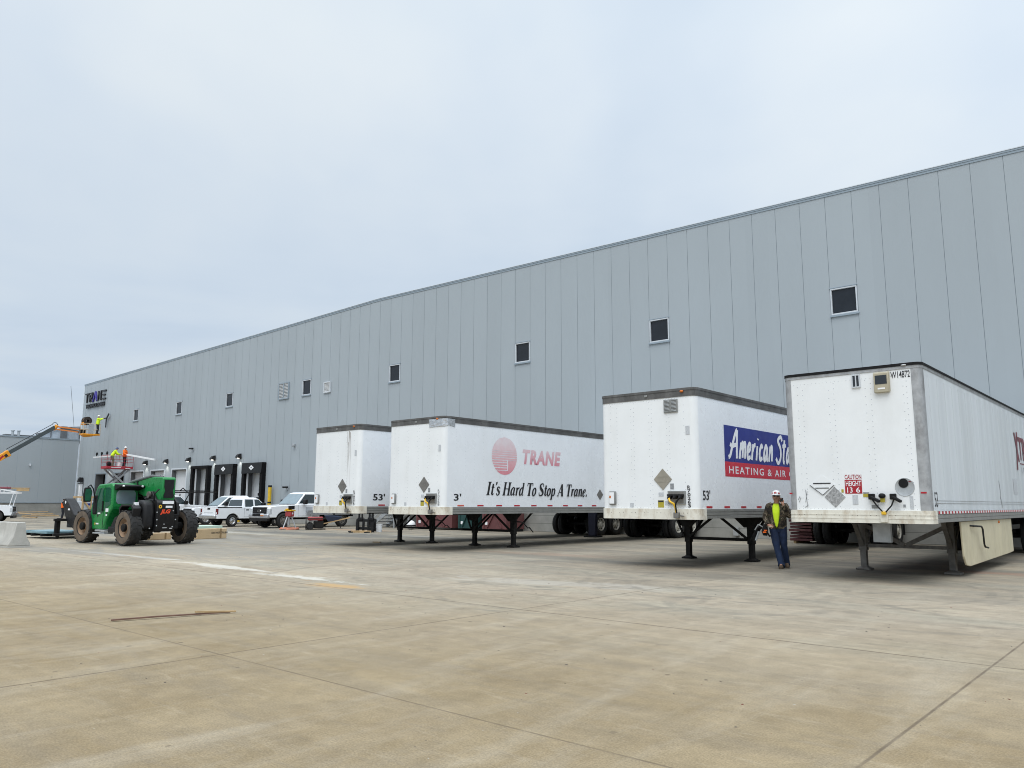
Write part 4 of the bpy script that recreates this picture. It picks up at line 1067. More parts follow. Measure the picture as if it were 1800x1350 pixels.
# solid lower-right lobe and base
zl = cz + 0.16 - sum(gaps[:4]) - 4 * 0.056 - 0.012
P = [(cy + 0.16, zl)]
aa = math.asin((zl - cz) / R_)
for k in range(13):
    t_ = aa + (math.asin((z - 0.02 - cz) / R_) - aa) * k / 12; P.append((cy + R_ * cos(t_), cz + R_ * sin(t_)))
P.append((cy + 0.16, z - 0.02))
lg_.add([(TW + 0.0044, y, zz) for y, zz in P], [tuple(range(len(P)))])
band(cz - R_, z - 0.022)
lg_.build('disc_logo', 'logofade', T2, smooth=0)
f = MB(); text(f, 'TRANE', (TW + 0.001, 3.64, 2.80), (0, 1, 0), (0, 0, 1), h=0.47, w=2.10, depth=0.004, bold=0.045, shear=0.18, space=1.12); f.build('logo_lettering', 'textfade', T2, smooth=0)
# slogan in a heavy condensed italic with serifs
SER = {
 'I': ([([(.15, .03), (.15, .97)], .17), ([(.0, .02), (.30, .02)], .05), ([(.0, .98), (.30, .98)], .05)], .33),
 't': ([([(.12, .06), (.12, .86)], .14), ([(.0, .60), (.27, .60)], .06), ([(.12, .09), (.18, .02), (.28, .12)], .07)], .29),
 "'": ([([(.06, 1.0), (.09, .9), (.03, .74)], [.14, .12, .03])], .15),
 's': ([([(.27, .47), (.24, .60), (.10, .61), (.05, .47), (.25, .24), (.24, .06), (.09, .01), (.01, .16)], [.06, .05, .08, .12, .13, .09, .05, .06])], .33),
 'H': ([([(.14, .03), (.14, .97)], .16), ([(.55, .03), (.55, .97)], .16), ([(.14, .5), (.55, .5)], .05)] + [([(x, y), (x + .28, y)], .05) for x in (0, .41) for y in (.02, .98)], .72),
 'a': ([([(.28, .56), (.17, .61), (.04, .40), (.05, .10), (.14, .03), (.28, .22)], [.06, .07, .13, .13, .06, .05]), ([(.31, .62), (.29, .10)], .13), ([(.29, .12), (.33, .02), (.42, .08)], [.1, .06, .03])], .43),
 'r': ([([(.10, .0), (.10, .62)], .14), ([(.0, .58), (.12, .60)], .05), ([(.12, .38), (.20, .57), (.31, .56)], [.05, .07, .13])], .34),
 'd': ([([(.28, .56), (.17, .61), (.04, .40), (.05, .10), (.14, .03), (.28, .22)], [.06, .07, .13, .13, .06, .05]), ([(.31, 1.0), (.29, .08)], .13), ([(.20, .97), (.31, .98)], .05), ([(.29, .12), (.33, .02), (.42, .08)], [.1, .06, .03])], .45),
 'T': ([([(.27, .03), (.27, .95)], .17), ([(.0, .97), (.54, .97)], .06), ([(.02, .97), (.0, .76)], .05), ([(.52, .97), (.54, .76)], .05), ([(.13, .02), (.41, .02)], .05)], .54),
 'o': ([('o', [(.18, .62), (.05, .42), (.06, .14), (.17, .0), (.31, .18), (.31, .48)], [.06, .13, .13, .06, .13, .13])], .40),
 'S': ([([(.43, .74), (.38, .94), (.22, .98), (.08, .84), (.16, .60), (.38, .38), (.42, .16), (.26, .02), (.09, .06), (.02, .28)], [.05, .05, .07, .14, .17, .17, .14, .07, .05, .05])], .52),
 'p': ([([(.10, -.27), (.10, .60)], .14), ([(.0, .58), (.12, .60)], .05), ([(-.03, -.26), (.22, -.26)], .05), ([(.12, .42), (.24, .61), (.36, .46), (.35, .18), (.24, .01), (.12, .14)], [.05, .07, .13, .13, .06, .05])], .44),
 'A': ([([(.06, .02), (.36, 1.0)], .06), ([(.36, 1.0), (.54, .02)], .17), ([(.14, .32), (.48, .32)], .05), ([(-.03, .02), (.17, .02)], .05), ([(.42, .02), (.66, .02)], .05)], .68),
 'n': ([([(.10, .0), (.10, .62)], .14), ([(.0, .58), (.12, .60)], .05), ([(.12, .40), (.22, .60), (.34, .52), (.34, .06)], [.05, .07, .12, .13]), ([(.34, .10), (.38, .02), (.46, .08)], [.1, .06, .03])], .47),
 'e': ([([(.05, .30), (.20, .34), (.29, .50), (.20, .62), (.06, .42), (.06, .12), (.16, .01), (.31, .14)], [.05, .05, .09, .06, .13, .13, .07, .03])], .36),
 '.': ([([(.03, .08), (.13, .08)], .15)], .18), ' ': ([], .20)}
def serif_line(T, s, y, z, h, w, matn='ink', space=0.035):
    tot = sum(SER[c][1] + space for c in s)
    f = MB(); ink = Ink(f, (TW + 0.001, y, z), (0, 1, 0), (0, 0, 1), w / tot, h, shear=0.20)
    x = 0
    for c in s:
        for st_ in SER[c][0]:
            if st_[0] == 'o': ink.stroke(st_[1], [q * 1.3 for q in st_[2]], closed=True, ox=x)
            else: ink.stroke(st_[0], [q * 1.35 for q in st_[1]] if hasattr(st_[1], '__len__') else st_[1] * 1.3, ox=x)
        x += SER[c][1] + space
    return f.build('slogan', matn, T, smooth=0)
serif_line(T2, "It's Hard To Stop A Trane.", 1.86, 1.72, 0.42, 5.45)

# ---- third trailer, blue and red banner
T3 = trailer((-9.78, 16.00, 0), 'white semi-trailer with a blue and red banner and a louvred nose vent', 'old', 14.75, 3.55)
old_front(T3, 'R70263', True, 'placardtan')
side_tape(T3, [0.52 + 0.89 * k for k in range(17)])
side_text(T3, "53'", 0.22, 1.55, 0.22, 0.36, bold=0.02)
bn = sub('banner', T3, (0, 0, 0))
f = MB(); f.box(TW + 0.001, TW + 0.004, 1.38, 9.0, 2.465, 3.34); f.mi = 1; f.box(TW + 0.001, TW + 0.004, 1.38, 9.0, 2.11, 2.464); f.build('field', ['bannerblue', 'bannerred'], bn, smooth=0)
f = MB(); text(f, 'HEATING & AIR CONDITIONING', (TW + 0.004, 1.58, 2.19), (0, 1, 0), (0, 0, 1), h=0.175, w=7.2, depth=0.002, bold=0.01, space=1.25); f.build('lettering', 'inkwhite', bn, smooth=0)
BR = {
 'A': ([[(-.06, .02), (.06, .10), (.22, .55), (.36, .95), (.42, 1.0)], [(.42, 1.0), (.44, .6), (.50, .0)], [(.0, .42), (.14, .36), (.30, .40), (.52, .42)]], .62),
 'm': ([[(.02, .0), (.08, .50)], [(.07, .28), (.17, .50), (.22, .42), (.22, .04)], [(.23, .28), (.33, .50), (.39, .42), (.40, .02)]], .46),
 'e': ([[(.06, .24), (.20, .30), (.25, .44), (.15, .50), (.05, .30), (.10, .04), (.28, .10)]], .32),
 'r': ([[(.02, .0), (.07, .50)], [(.06, .28), (.15, .46), (.25, .48)]], .28),
 'i': ([[(.03, .0), (.07, .46)], [(.09, .66), (.10, .70)]], .17),
 'c': ([[(.24, .40), (.15, .50), (.04, .28), (.09, .04), (.26, .10)]], .30),
 'a': ([[(.25, .42), (.14, .50), (.03, .22), (.09, .02), (.22, .22), (.27, .46)], [(.27, .46), (.26, .10), (.34, .04)]], .37),
 'n': ([[(.02, .0), (.08, .50)], [(.07, .28), (.17, .50), (.23, .42), (.24, .02)]], .32),
 'S': ([[(.46, .84), (.34, 1.0), (.14, .90), (.14, .68), (.34, .48), (.38, .18), (.20, -.02), (.0, .14)]], .52),
 't': ([[(.10, .90), (.06, .10), (.16, .02)], [(-.06, .56), (.24, .60)]], .24),
 'd': ([[(.25, .42), (.14, .50), (.03, .22), (.09, .02), (.22, .22), (.27, .46)], [(.30, 1.0), (.26, .10), (.34, .04)]], .37), ' ': ([], .16)}
f = MB(); ink = Ink(f, (TW + 0.004, 1.62, 2.56), (0, 1, 0), (0, 0, 1), 0.80, 0.70, shear=0.16, lift=0.002); x = 0.0
for c in 'American Standard':
    for st_ in BR[c][0]: ink.stroke([(a, b if b > .75 else b * 1.15) for a, b in st_], 0.15 if len(st_) > 2 else [0.15, 0.135], ox=x)
    x += BR[c][1] + 0.045
f.build('script_lettering', 'inkwhite', bn, smooth=0)

# ---- right-hand trailer
T4 = trailer((-5.03, 15.80, 0), 'white semi-trailer with bare metal corner posts and a cream side skirt, rightmost', 'new', 14.0, 3.15, 'steel')
for s in (-1, 1):
    f = MB(); o6 = plan(TW + 0.006, -0.006, 0.30, 0.135)
    o6 = [p for p in o6[2:] if p[0] * s > 1.155]
    o6 = ([(1.13 * s, -0.006)] + o6 + [(s * (TW + 0.006), 0.17)]) if s > 0 else ([(s * (TW + 0.006), 0.17)] + o6 + [(1.15 * s, -0.006)])
    f.loft([[(x, y, ZB1 + 0.006) for x, y in o6], [(x, y, 3.985) for x, y in o6]], cap=False)
    f.build('corner_post', 'alu', T4, smooth=40)
f = MB()
for k in range(120):
    y = 0.45 + k * 0.127
    if y > TL: break
    f.mi = k % 2; f.box(TW + 0.0145, TW + 0.018, y, y + 0.10, 1.29, 1.336)
f.build('reflective_tape', ['red', 'inkwhite'], T4, smooth=0)
def inspection(x0, x1, z0, z1, dev):
    w_ = sub('front_window' if not dev else 'tracker_unit', T4, (0, 0, 0))
    f = MB(); t = 0.022
    if not dev:
        f.box(x0, x1, -0.03, -0.001, z1 - t, z1); f.box(x0, x1, -0.03, -0.001, z0, z0 + t); f.box(x0, x0 + t, -0.03, -0.001, z0 + t, z1 - t); f.box(x1 - t, x1, -0.03, -0.001, z0 + t, z1 - t); f.box((x0 + x1) / 2 - 0.01, (x0 + x1) / 2 + 0.01, -0.029, -0.012, z0 + t, z1 - t)
        f.build('frame', 'frame', w_)
        f = MB(); f.box(x0 + 0.01, x1 - 0.01, -0.011, -0.0012, z0 + 0.01, z1 - 0.01); f.build('glass', 'glass', w_)
    else:
        f.box(x0, x1, -0.075, -0.001, z0, z1); f.box(x0 - 0.01, x1 + 0.01, -0.03, -0.0012, z0 + 0.02, z1 + 0.02); f.build('housing', 'tan', w_, bevel=0.012)
        f = MB(); f.box(x0 + 0.03, x1 - 0.03, -0.08, -0.0752, z0 + 0.16, z1 - 0.05); f.build('screen', 'glass', w_)
        f = MB(); f.box(x0 + 0.07, x1 - 0.07, -0.079, -0.0753, z0 + 0.06, z0 + 0.09); f.build('label_strip', 'inkwhite', w_)
inspection(0.06, 0.22, 3.71, 3.97, False)
inspection(0.48, 0.75, 3.57, 3.95, True)
f = MB(); text(f, 'W14872', (0.775, -0.001, 3.83), (1, 0, 0), (0, 0, 1), h=0.125, w=0.34, depth=0.004, bold=0.01); f.build('number', 'ink', T4, smooth=0)
hs_ = sub('height_sign', T4)
f = MB(); text(f, 'CAUTION', (-0.185, -0.001, 1.945), (1, 0, 0), (0, 0, 1), h=0.085, w=0.31, depth=0.004, bold=0.012); f.build('lettering', 'signred', hs_, smooth=0)
f = MB(); f.box(-0.19, 0.125, -0.005, -0.001, 1.665, 1.93); f.build('plate', 'signred', hs_, smooth=0)
f = MB(); text(f, 'HEIGHT', (-0.17, -0.005, 1.81), (1, 0, 0), (0, 0, 1), h=0.10, w=0.285, depth=0.003, bold=0.012); text(f, '13', (-0.15, -0.005, 1.685), (1, 0, 0), (0, 0, 1), h=0.10, w=0.10, depth=0.003, bold=0.01); text(f, '6', (0.015, -0.005, 1.685), (1, 0, 0), (0, 0, 1), h=0.10, w=0.075, depth=0.003, bold=0.01)
f.build('lettering', 'inkwhite', hs_, smooth=0)
# damaged round port with smeared tape
f = MB(); f.lathe([(0.0, -0.004), (0.14, -0.004), (0.165, -0.012), (0.17, -0.001)], (0.885, 0, 1.78), 'y', 28)
f.build('port_plate', 'galv', T4, smooth=30)
f = MB(); f.disc((0.868, -0.016, 1.85), 0.085, 'y', 22); f.build('port_hole', 'blackmatt', T4, smooth=0)
for x in (0.30, 0.68):
    g_ = sub('glad_hand', T4, (x, 0, 1.60))
    f = MB(); f.box(-0.055, 0.055, -0.07, -0.001, -0.05, 0.06); f.beam((0.0, -0.08, 0.0), (0.15, -0.10, -0.09), 0.09, 0.05); f.build('coupler', 'blackmatt', g_, bevel=0.012)
    f = MB(); f.tube([(0.02, -0.08, -0.05), (0.1 if x < 0.5 else -0.02, -0.10, -0.16), (0.5 - x + 0.02, -0.08, -0.31)], 0.014, 7); f.build('cable', 'black', g_)
f = MB(); f.sphere((0.49, -0.05, 1.62), (0.065, 0.06, 0.05), 12, 8); f.build('socket', 'blackmatt', T4)
f = MB(); f.box(0.455, 0.535, -0.055, -0.045, 1.50, 1.60); f.build('socket_tag', 'stickeryellow', T4)
f = MB(); f.box(0.47, 0.55, -0.1, -0.03, 1.27, 1.33); f.build('hose_clip', 'hose', T4, bevel=0.01)
f = MB(); f.box(0.43, 0.57, -0.055, -0.0362, 1.13, 1.29); f.build('bracket', 'cream', T4, bevel=0.01)
# placard diamonds, peeling, on the left
f = MB(); diamond(f, (-0.62, -0.001, 1.84), 0.25, 0.20, 0.004); f.build('placard_blank', 'white', T4, smooth=0)
f = MB()
for p, q in (((-0.87, 1.84), (-0.62, 1.64)), ((-0.62, 1.64), (-0.40, 1.83)), ): f.beam((p[0], -0.009, p[1]), (q[0], -0.009, q[1]), 0.006, 0.022, (0, -1, 0))
f.box(-0.80, -0.46, -0.012, -0.0055, 1.86, 1.88); f.box(-0.76, -0.50, -0.012, -0.0055, 1.77, 1.785)
f.build('torn_edge', 'ink', T4, smooth=0)
f = MB(); diamond(f, (-0.39, -0.001, 1.60), 0.20, 0.20, 0.008); f.build('placard_holder', mat('scuffed_placard', (0.36, 0.36, 0.36, 1), 0.5, metal=0.3, var=0.5, scale=30), T4, smooth=0)
f = MB()
for p, q in (((-0.96, 1.75), (-0.93, 1.40)), ((-0.93, 1.72), (-0.97, 1.5)), ((-1.12, 1.55), (-1.08, 1.62)), ((-1.1, 1.5), (-1.06, 1.6)), ((-0.99, 1.4), (-0.93, 1.44))): f.beam((p[0], -0.003, p[1]), (q[0], -0.003, q[1]), 0.003, 0.02, (0, -1, 0))
f.build('scuff', 'inkgrey', T4, smooth=0)
for (x0, x1, z0, z1, mt) in ((-0.26, -0.22, 1.69, 1.75, 'stickeryellow'), (0.14, 0.26, 1.60, 1.66, 'stickeryellow'), (0.14, 0.25, 1.665, 1.69, 'inkgrey'), (-0.06, 0.04, 1.46, 1.64, 'sticker'), (0.28, 0.40, 1.385, 1.45, 'greybox'), (0.64, 0.78, 1.38, 1.45, 'inkwhite'), (0.84, 0.88, 1.41, 1.46, 'inkgrey'), (0.955, 1.015, 1.38, 1.62, 'sticker'), (0.955, 1.02, 1.87, 1.89, 'maroonink')):
    f = MB(); f.box(x0, x1, -0.0075, -0.001, z0, z1); f.build('decal', mt, T4, smooth=0)
for s in (-1, 1):
    f = MB(); xx = sorted((s * 1.17, s * 1.27)) ; f.box(xx[0] - 0.02, xx[1] - (0.02 if s > 0 else 0.06), -0.011, -0.0075, 1.66, 1.69); f.build('reflective_decal', 'red', T4, smooth=0)
side_text(T4, "53", 0.30, 1.42, 0.27, 0.22, bold=0.0)
xt = sub('side_lettering', T4)
f = MB(); text(f, 'TRA', (TW + 0.005, 9.78, 2.72), (0, 1, 0), (0, 0, 1), h=0.62, w=1.75, depth=0.004, bold=0.03)
f.add([(TW + 0.010, y, z) for y, z in ((9.18, 3.42), (9.36, 3.42), (9.80, 2.64), (9.62, 2.64))], [(0, 1, 2, 3)])
f.add([(TW + 0.011, y, z) for y, z in ((9.60, 3.46), (9.76, 3.46), (9.42, 2.40), (9.26, 2.40))], [(0, 1, 2, 3)])
f.build('lettering', 'maroonink', xt, smooth=0)
f = MB(); f.box(TW + 0.005, TW + 0.009, 9.85, 11.6, 2.58, 2.61); f.build('underline', 'maroonink', xt, smooth=0)
f = MB(); text(f, 'LEASE', (TW + 0.005, 10.0, 2.34), (0, 1, 0), (0, 0, 1), h=0.16, w=1.3, depth=0.004, bold=0.0, space=1.5); f.build('small_lettering', 'inkgrey', xt, smooth=0)
f = MB()
for z in (1.48, 1.53): f.box(TW + 0.0045, TW + 0.0075, 0.32, TL - 0.1, z, z + 0.006)
f.build('pin_line', 'placard', T4, smooth=0)
f = MB(); f.box(TW + 0.005, TW + 0.007, 8.5, 9.0, 1.75, 2.15); f.build('decal', 'sticker', T4, smooth=0)
f = MB()
for p, q in (((6.55, 2.05), (6.62, 1.75)), ((6.62, 1.85), (6.56, 1.6)), ((6.6, 1.66), (6.72, 1.4))): f.beam((TW + 0.006, p[0], p[1]), (TW + 0.006, q[0], q[1]), 0.03, 0.004, (1, 0, 0))
f.build('scratch', 'inkgrey', T4, smooth=0)
f = MB(); sy0 = 2.42
poly = [(sy0, ZB0 - 0.01), (7.95, ZB0 - 0.01), (7.95, 0.30), (7.4, 0.28), (sy0 + 0.55, 0.20), (sy0 + 0.22, 0.24), (sy0 + 0.06, 0.42)]
poly = [(y, z) for y, z in poly]
f.prism(poly, 'x', TW - 0.075, TW - 0.035)
f.build('side_skirt', 'skirt', T4, smooth=0, bevel=0.01)
f = MB(); f.sphere((TW - 0.03, 6.3, ZB0 - 0.07), (0.02, 0.10, 0.035), 8, 6); f.build('marker_light', 'amber', T4)
f = MB(); f.sphere((1.02, -0.03, 4.055), (0.05, 0.02, 0.02), 8, 6); f.build('marker_light', 'alu', T4)
f = MB(); f.box(0.0, 0.33, 0.9, 1.0, 0.72, ZB0); f.build('support_box', 'galv', T4)
# ================================================================== people
def catmull(pts, rad, m=4):
    P = [Vector(p) for p in pts]; n = len(P); Q = []; R = []
    for i in range(n - 1):
        p0 = P[max(i - 1, 0)]; p1 = P[i]; p2 = P[i + 1]; p3 = P[min(i + 2, n - 1)]
        for j in range(m):
            u = j / m
            Q.append(0.5 * ((2 * p1) + (p2 - p0) * u + (2 * p0 - 5 * p1 + 4 * p2 - p3) * u * u + (3 * p1 - p0 - 3 * p2 + p3) * u ** 3)); R.append(rad[i] * (1 - u) + rad[i + 1] * u)
    Q.append(P[-1]); R.append(rad[-1])
    return Q, R
def limb(mb, pts, rad, wr=0.05, seg=12):
    Q, R = catmull(pts, rad)
    R = [r * (1 + random.uniform(-wr, wr)) for r in R]
    mb.tube(Q, R, seg)
def rings(mb, lev, seg=16):
    """lev: (cx, cy, z, rx, ry)"""
    L = []
    for i in range(len(lev) - 1):
        for j in range(3):
            u = j / 3; L.append([a * (1 - u) + b * u for a, b in zip(lev[i], lev[i + 1])])
    L.append(list(lev[-1]))
    mb.loft([[(cx + rx * cos(2 * pi * k / seg), cy + ry * sin(2 * pi * k / seg), z) for k in range(seg)] for cx, cy, z, rx, ry in L])
DEF = dict(pelvis=(0, 0, .96), spine=(0, 0, 1.12), chest=(0, .0, 1.32), neck=(0, .0, 1.47), hb=(0, .025, 1.55), head=(0, .03, 1.64), ht=(0, .02, 1.72),
           sl=(-.18, 0, 1.41), el=(-.25, -.02, 1.14), wl=(-.26, .08, .90), hl=(-.255, .11, .83),
           sr=(.18, 0, 1.41), er=(.25, -.02, 1.14), wr=(.26, .08, .90), hr=(.255, .11, .83),
           pl=(-.095, 0, .92), kl=(-.105, .03, .50), al=(-.11, -.02, .09), tl=(-.125, .13, .035),
           pr=(.095, 0, .92), kr=(.105, .03, .50), ar=(.11, -.02, .09), tr=(.125, .13, .035))
def body(root, J, fingers=True):
    V = []; E = []; R = []
    def add(p, r, par=None):
        V.append(Vector(p)); R.append(r)
        if par is not None: E.append((par, len(V) - 1))
        return len(V) - 1
    pv = add(J['pelvis'], .115); sp = add(J['spine'], .105, pv); ch = add(J['chest'], .12, sp); nk = add(J['neck'], .055, ch)
    hb = add(J['hb'], .066, nk); hd = add(J['head'], .086, hb); add(J['ht'], .066, hd)
    H = Vector(J['head']); F = (Vector(J['face']) if 'face' in J else Vector((0, 1, 0))).normalized()
    add(H + F * .105 + Vector((0, 0, -.02)), .014, hd)                     # nose
    side = F.cross(Vector((0, 0, 1))).normalized()
    for s in (-1, 1): add(H + side * s * .092 + Vector((0, 0, -.01)), .016, hd)
    for s in 'lr':
        sh = add(J['s' + s], .062, ch); e = add(J['e' + s], .043, sh); w = add(J['w' + s], .030, e); h = add(J['h' + s], .032, w)
        d = (Vector(J['h' + s]) - Vector(J['w' + s])).normalized()
        a = d.cross(Vector((0, 1, 0.2))).normalized(); b = a.cross(d).normalized()
        if fingers:
            for k in range(4):
                o = Vector(J['h' + s]) + a * (k - 1.5) * .021 + d * .035
                ln = (.060, .070, .066, .052)[k]
                f0 = add(o, .0105, h); f1 = add(o + d * ln * .5 + b * .008, .0095, f0); add(o + d * ln * .85 + b * .03, .0085, f1)
            o = Vector(J['h' + s]) + a * .036 * (1 if s == 'l' else -1); t0 = add(o, .0115, h); add(o + d * .03 + a * .018 * (1 if s == 'l' else -1) + b * .02, .010, t0)
    for s in 'lr':
        p = add(J['p' + s], .088, pv); k = add(J['k' + s], .055, p); a_ = add(J['a' + s], .042, k); add(J['t' + s], .034, a_)
    me = bpy.data.meshes.new('body'); me.from_pydata([tuple(v) for v in V], E, []); me.materials.append(M['skin'])
    o = bpy.data.objects.new('body', me); COL.objects.link(o); o.parent = root
    sk = o.modifiers.new('skin', 'SKIN'); sk.use_smooth_shade = True
    lay = me.skin_vertices[0].data
    for i, r in enumerate(R): lay[i].radius = (r, r); lay[i].use_root = (i == 0)
    sb = o.modifiers.new('sub', 'SUBSURF'); sb.levels = 2; sb.render_levels = 2
    return o
def trousers(root, J, m, bulk=1.0):
    f = MB()
    for s in 'lr':
        q = -1 if s == 'l' else 1
        hp = Vector(J['p' + s]); k = Vector(J['k' + s]); a = Vector(J['a' + s])
        limb(f, [hp + Vector((0, 0, .05)), hp * .5 + k * .5, k, k * .5 + a * .5, a + Vector((0, 0, .0)), a + Vector((0, .02, -.045))], [.115 * bulk, .098 * bulk, .078 * bulk, .075 * bulk, .074 * bulk, .080 * bulk], .05)
    p = Vector(J['pelvis'])
    rings(f, [(p.x, p.y, p.z - .14, .15 * bulk, .105 * bulk), (p.x, p.y, p.z - .04, .185 * bulk, .13 * bulk), (p.x, p.y, p.z + .06, .178 * bulk, .125 * bulk), (p.x, p.y, p.z + .10, .165 * bulk, .115 * bulk)])
    return f.build('trousers', m, root, smooth=70)
def boots(root, J, m='boot'):
    for s in 'lr':
        a = Vector(J['a' + s]); t = Vector(J['t' + s]); d = (t - a); d.z = 0; d = d.normalized() if d.length > 1e-4 else Vector((0, 1, 0)); n = Vector((-d.y, d.x, 0))
        f = MB(); R_ = []
        z0 = a.z - .09
        for u, w, h in ((-.09, .030, .05), (-.075, .042, .09), (-.02, .046, .13), (.04, .046, .12), (.09, .050, .085), (.15, .050, .065), (.19, .038, .055), (.205, .018, .04)):
            c = a + d * u; R_.append([(c.x + n.x * w * x, c.y + n.y * w * x, z0 + z) for x, z in ((-1, 0.0), (1, 0.0), (1.0, h * .5), (.6, h), (-.6, h), (-1.0, h * .5))])
        f.loft(R_); f.build('boot', m, root, smooth=60)
def top(root, J, m, name='jacket', bulk=1.0, sleeves=True, hem=None):
    f = MB(); p, sp, ch, nk = (Vector(J[k]) for k in ('pelvis', 'spine', 'chest', 'neck'))
    hm = p + Vector((0, 0, -.06 if hem is None else hem))
    mid = (Vector(J['sl']) + Vector(J['sr'])) / 2
    rings(f, [(hm.x, hm.y, hm.z, .185 * bulk, .135 * bulk), (p.x, p.y + .005, p.z + .06, .195 * bulk, .145 * bulk), (sp.x, sp.y + .01, sp.z + .03, .195 * bulk, .148 * bulk), (ch.x, ch.y + .01, ch.z, .205 * bulk, .142 * bulk),
              (mid.x, mid.y, mid.z + .01, .185 * bulk, .115 * bulk), (nk.x, nk.y, nk.z - .01, .085, .075), (nk.x, nk.y + .005, nk.z + .03, .07, .07)], 18)
    if sleeves:
        for s in 'lr':
            a, e, w = Vector(J['s' + s]), Vector(J['e' + s]), Vector(J['w' + s])
            inn = a + (ch - a) * .25
            limb(f, [inn, a, a * .5 + e * .5, e, e * .5 + w * .5, w], [.085 * bulk, .088 * bulk, .075 * bulk, .066 * bulk, .058 * bulk, .05 * bulk], .06)
    return f.build(name, m, root, smooth=70)
def helmet(root, J, m='helmet', brim=True, marks=False):
    H = Vector(J['head']); F = (Vector(J['face']) if 'face' in J else Vector((0, 1, 0))); F = Vector((F.x, F.y, 0)).normalized(); Sx = F.cross(Vector((0, 0, 1)))
    f = MB(); c = H + Vector((0, 0, .045)); seg = 20; R_ = []
    for i in range(7):
        th = (pi / 2) * i / 6
        R_.append([c + (F * .128 * cos(2 * pi * k / seg) + Sx * .108 * sin(2 * pi * k / seg)) * cos(th) * (1 if i else 1.0) + Vector((0, 0, .105 * sin(th))) for k in range(seg)])
    R_[-1] = [c + (q - c) * 1.0 + (F * cos(2 * pi * k / seg) + Sx * sin(2 * pi * k / seg)) * .01 for k, q in enumerate(R_[-1])]
    rim = [c + F * (.150 + (.035 if cos(2 * pi * k / seg) > 0.3 else 0.0)) * cos(2 * pi * k / seg) + Sx * .126 * sin(2 * pi * k / seg) + Vector((0, 0, -.012)) for k in range(seg)]
    f.loft([rim] + R_)
    h = f.build('helmet', m, root, smooth=50)
    if marks:
        f = MB()
        for a, w, z in ((0.0, .30, .045), (.85, .2, .03), (-.85, .22, .03)):
            L = []
            for k in range(5):
                t = a - w + 2 * w * k / 4
                for zz in (z - .02, z + .02):
                    th = math.asin(min(1, zz / .105)); L.append(c + (F * .131 * cos(t) + Sx * .111 * sin(t)) * cos(th) + Vector((0, 0, zz)))
            f.add(L, [(2 * k, 2 * k + 2, 2 * k + 3, 2 * k + 1) for k in range(4)])
        f.build('helmet_sticker', 'signred', h, smooth=60)
    return h
def person(label, loc, rz, pose, top_m='hivis', leg_m='darkcloth', hat='helmet', vest=None, marks=False, bulk=1.0, sleeve_m=None, scale=1.0):
    root = thing('person', label, 'person', loc, rz)
    root.scale = (scale,) * 3
    J = dict(DEF); J.update(pose)
    body(root, J); trousers(root, J, leg_m); boots(root, J)
    top(root, J, top_m, 'jacket' if not vest else 'shirt', bulk)
    if vest: top(root, J, vest, 'vest', 1.07 * bulk, sleeves=False, hem=-.01)
    if hat: helmet(root, J, hat, marks=marks)
    return root, J

# man on the phone, walking out between the trailers
pose = dict(pl=(-.085, 0, .92), kl=(-.115, -.02, .50), al=(-.15, -.17, .11), tl=(-.17, -.03, .045),
            pr=(.085, 0, .92), kr=(.04, .09, .51), ar=(-.045, .10, .10), tr=(-.035, .25, .04),
            sl=(-.165, 0, 1.41), sr=(.165, 0, 1.41), el=(-.27, -.04, 1.19), wl=(-.155, .14, 1.44), hl=(-.125, .12, 1.50),
            er=(.265, .0, 1.15), wr=(.20, .19, .985), hr=(.145, .235, .955), face=(.12, 1, -.1), hb=(0, .03, 1.55), head=(0, .045, 1.635), ht=(0, .04, 1.72))
man, J = person('man in a white helmet, camouflage jacket and bright yellow shirt talking on a phone', (-7.52, 18.0, 0), radians(200), pose, 'camo', 'jeans', 'helmet', None, True, 1.04)
f = MB()      # shirt in the open jacket
L = []
for z, w, y in ((1.475, .052, .082), (1.42, .074, .135), (1.34, .080, .178), (1.24, .074, .188), (1.14, .062, .188), (1.05, .046, .184), (.97, .028, .178), (.93, .008, .172)):
    for k in range(5):
        t = -1 + k / 2; L.append((.015 + t * w, y - .02 * t * t * (w / .1), z))
f.add(L, [(5 * i + k, 5 * i + k + 1, 5 * i + k + 6, 5 * i + k + 5) for i in range(7) for k in range(4)])
s_ = f.build('shirt', 'hivis', man, smooth=70); sm_ = s_.modifiers.new('solid', 'SOLIDIFY'); sm_.thickness = .012
f = MB()      # sunglasses
for s in (-1, 1): f.sphere((s * .036, .128, 1.652), (.032, .016, .022), 10, 6); f.beam((s * .06, .125, 1.66), (s * .09, .04, 1.66), .008, .012)
f.beam((-.02, .135, 1.66), (.02, .135, 1.66), .01, .01); f.build('sunglasses', 'glass', man)
f = MB(); f.beam((-.022, .131, 1.585), (.022, .131, 1.585), .012, .008); f.build('mouth', mat('lips', (.28, .1, .08, 1), .6), man)
f = MB(); f.beam((-.115, .085, 1.60), (-.105, .135, 1.52), .03, .075, (1, 0, 0)); f.build('phone', 'blackmatt', man, bevel=.004)
f = MB(); f.beam((.10, .255, .945), (.19, .275, .935), .02, .045, (0, 1, .3)); f.build('card', 'tan', man, bevel=.003)
f = MB()
f.loft([[(.23, -.02, 1.0), (.31, -.02, 1.0), (.31, .10, 1.0), (.23, .10, 1.0)], [(.22, -.05, .86), (.36, -.05, .84), (.36, .14, .84), (.22, .14, .86)], [(.24, -.02, .73), (.33, -.02, .74), (.33, .10, .74), (.24, .10, .73)]])
f.mi = 1; f.box(.25, .33, .141, .155, .80, .83); f.box(.23, .30, .141, .155, .845, .87)
f.build('tool_pouch', ['blackmatt', 'hivisorange'], man, bevel=.015)
f = MB()
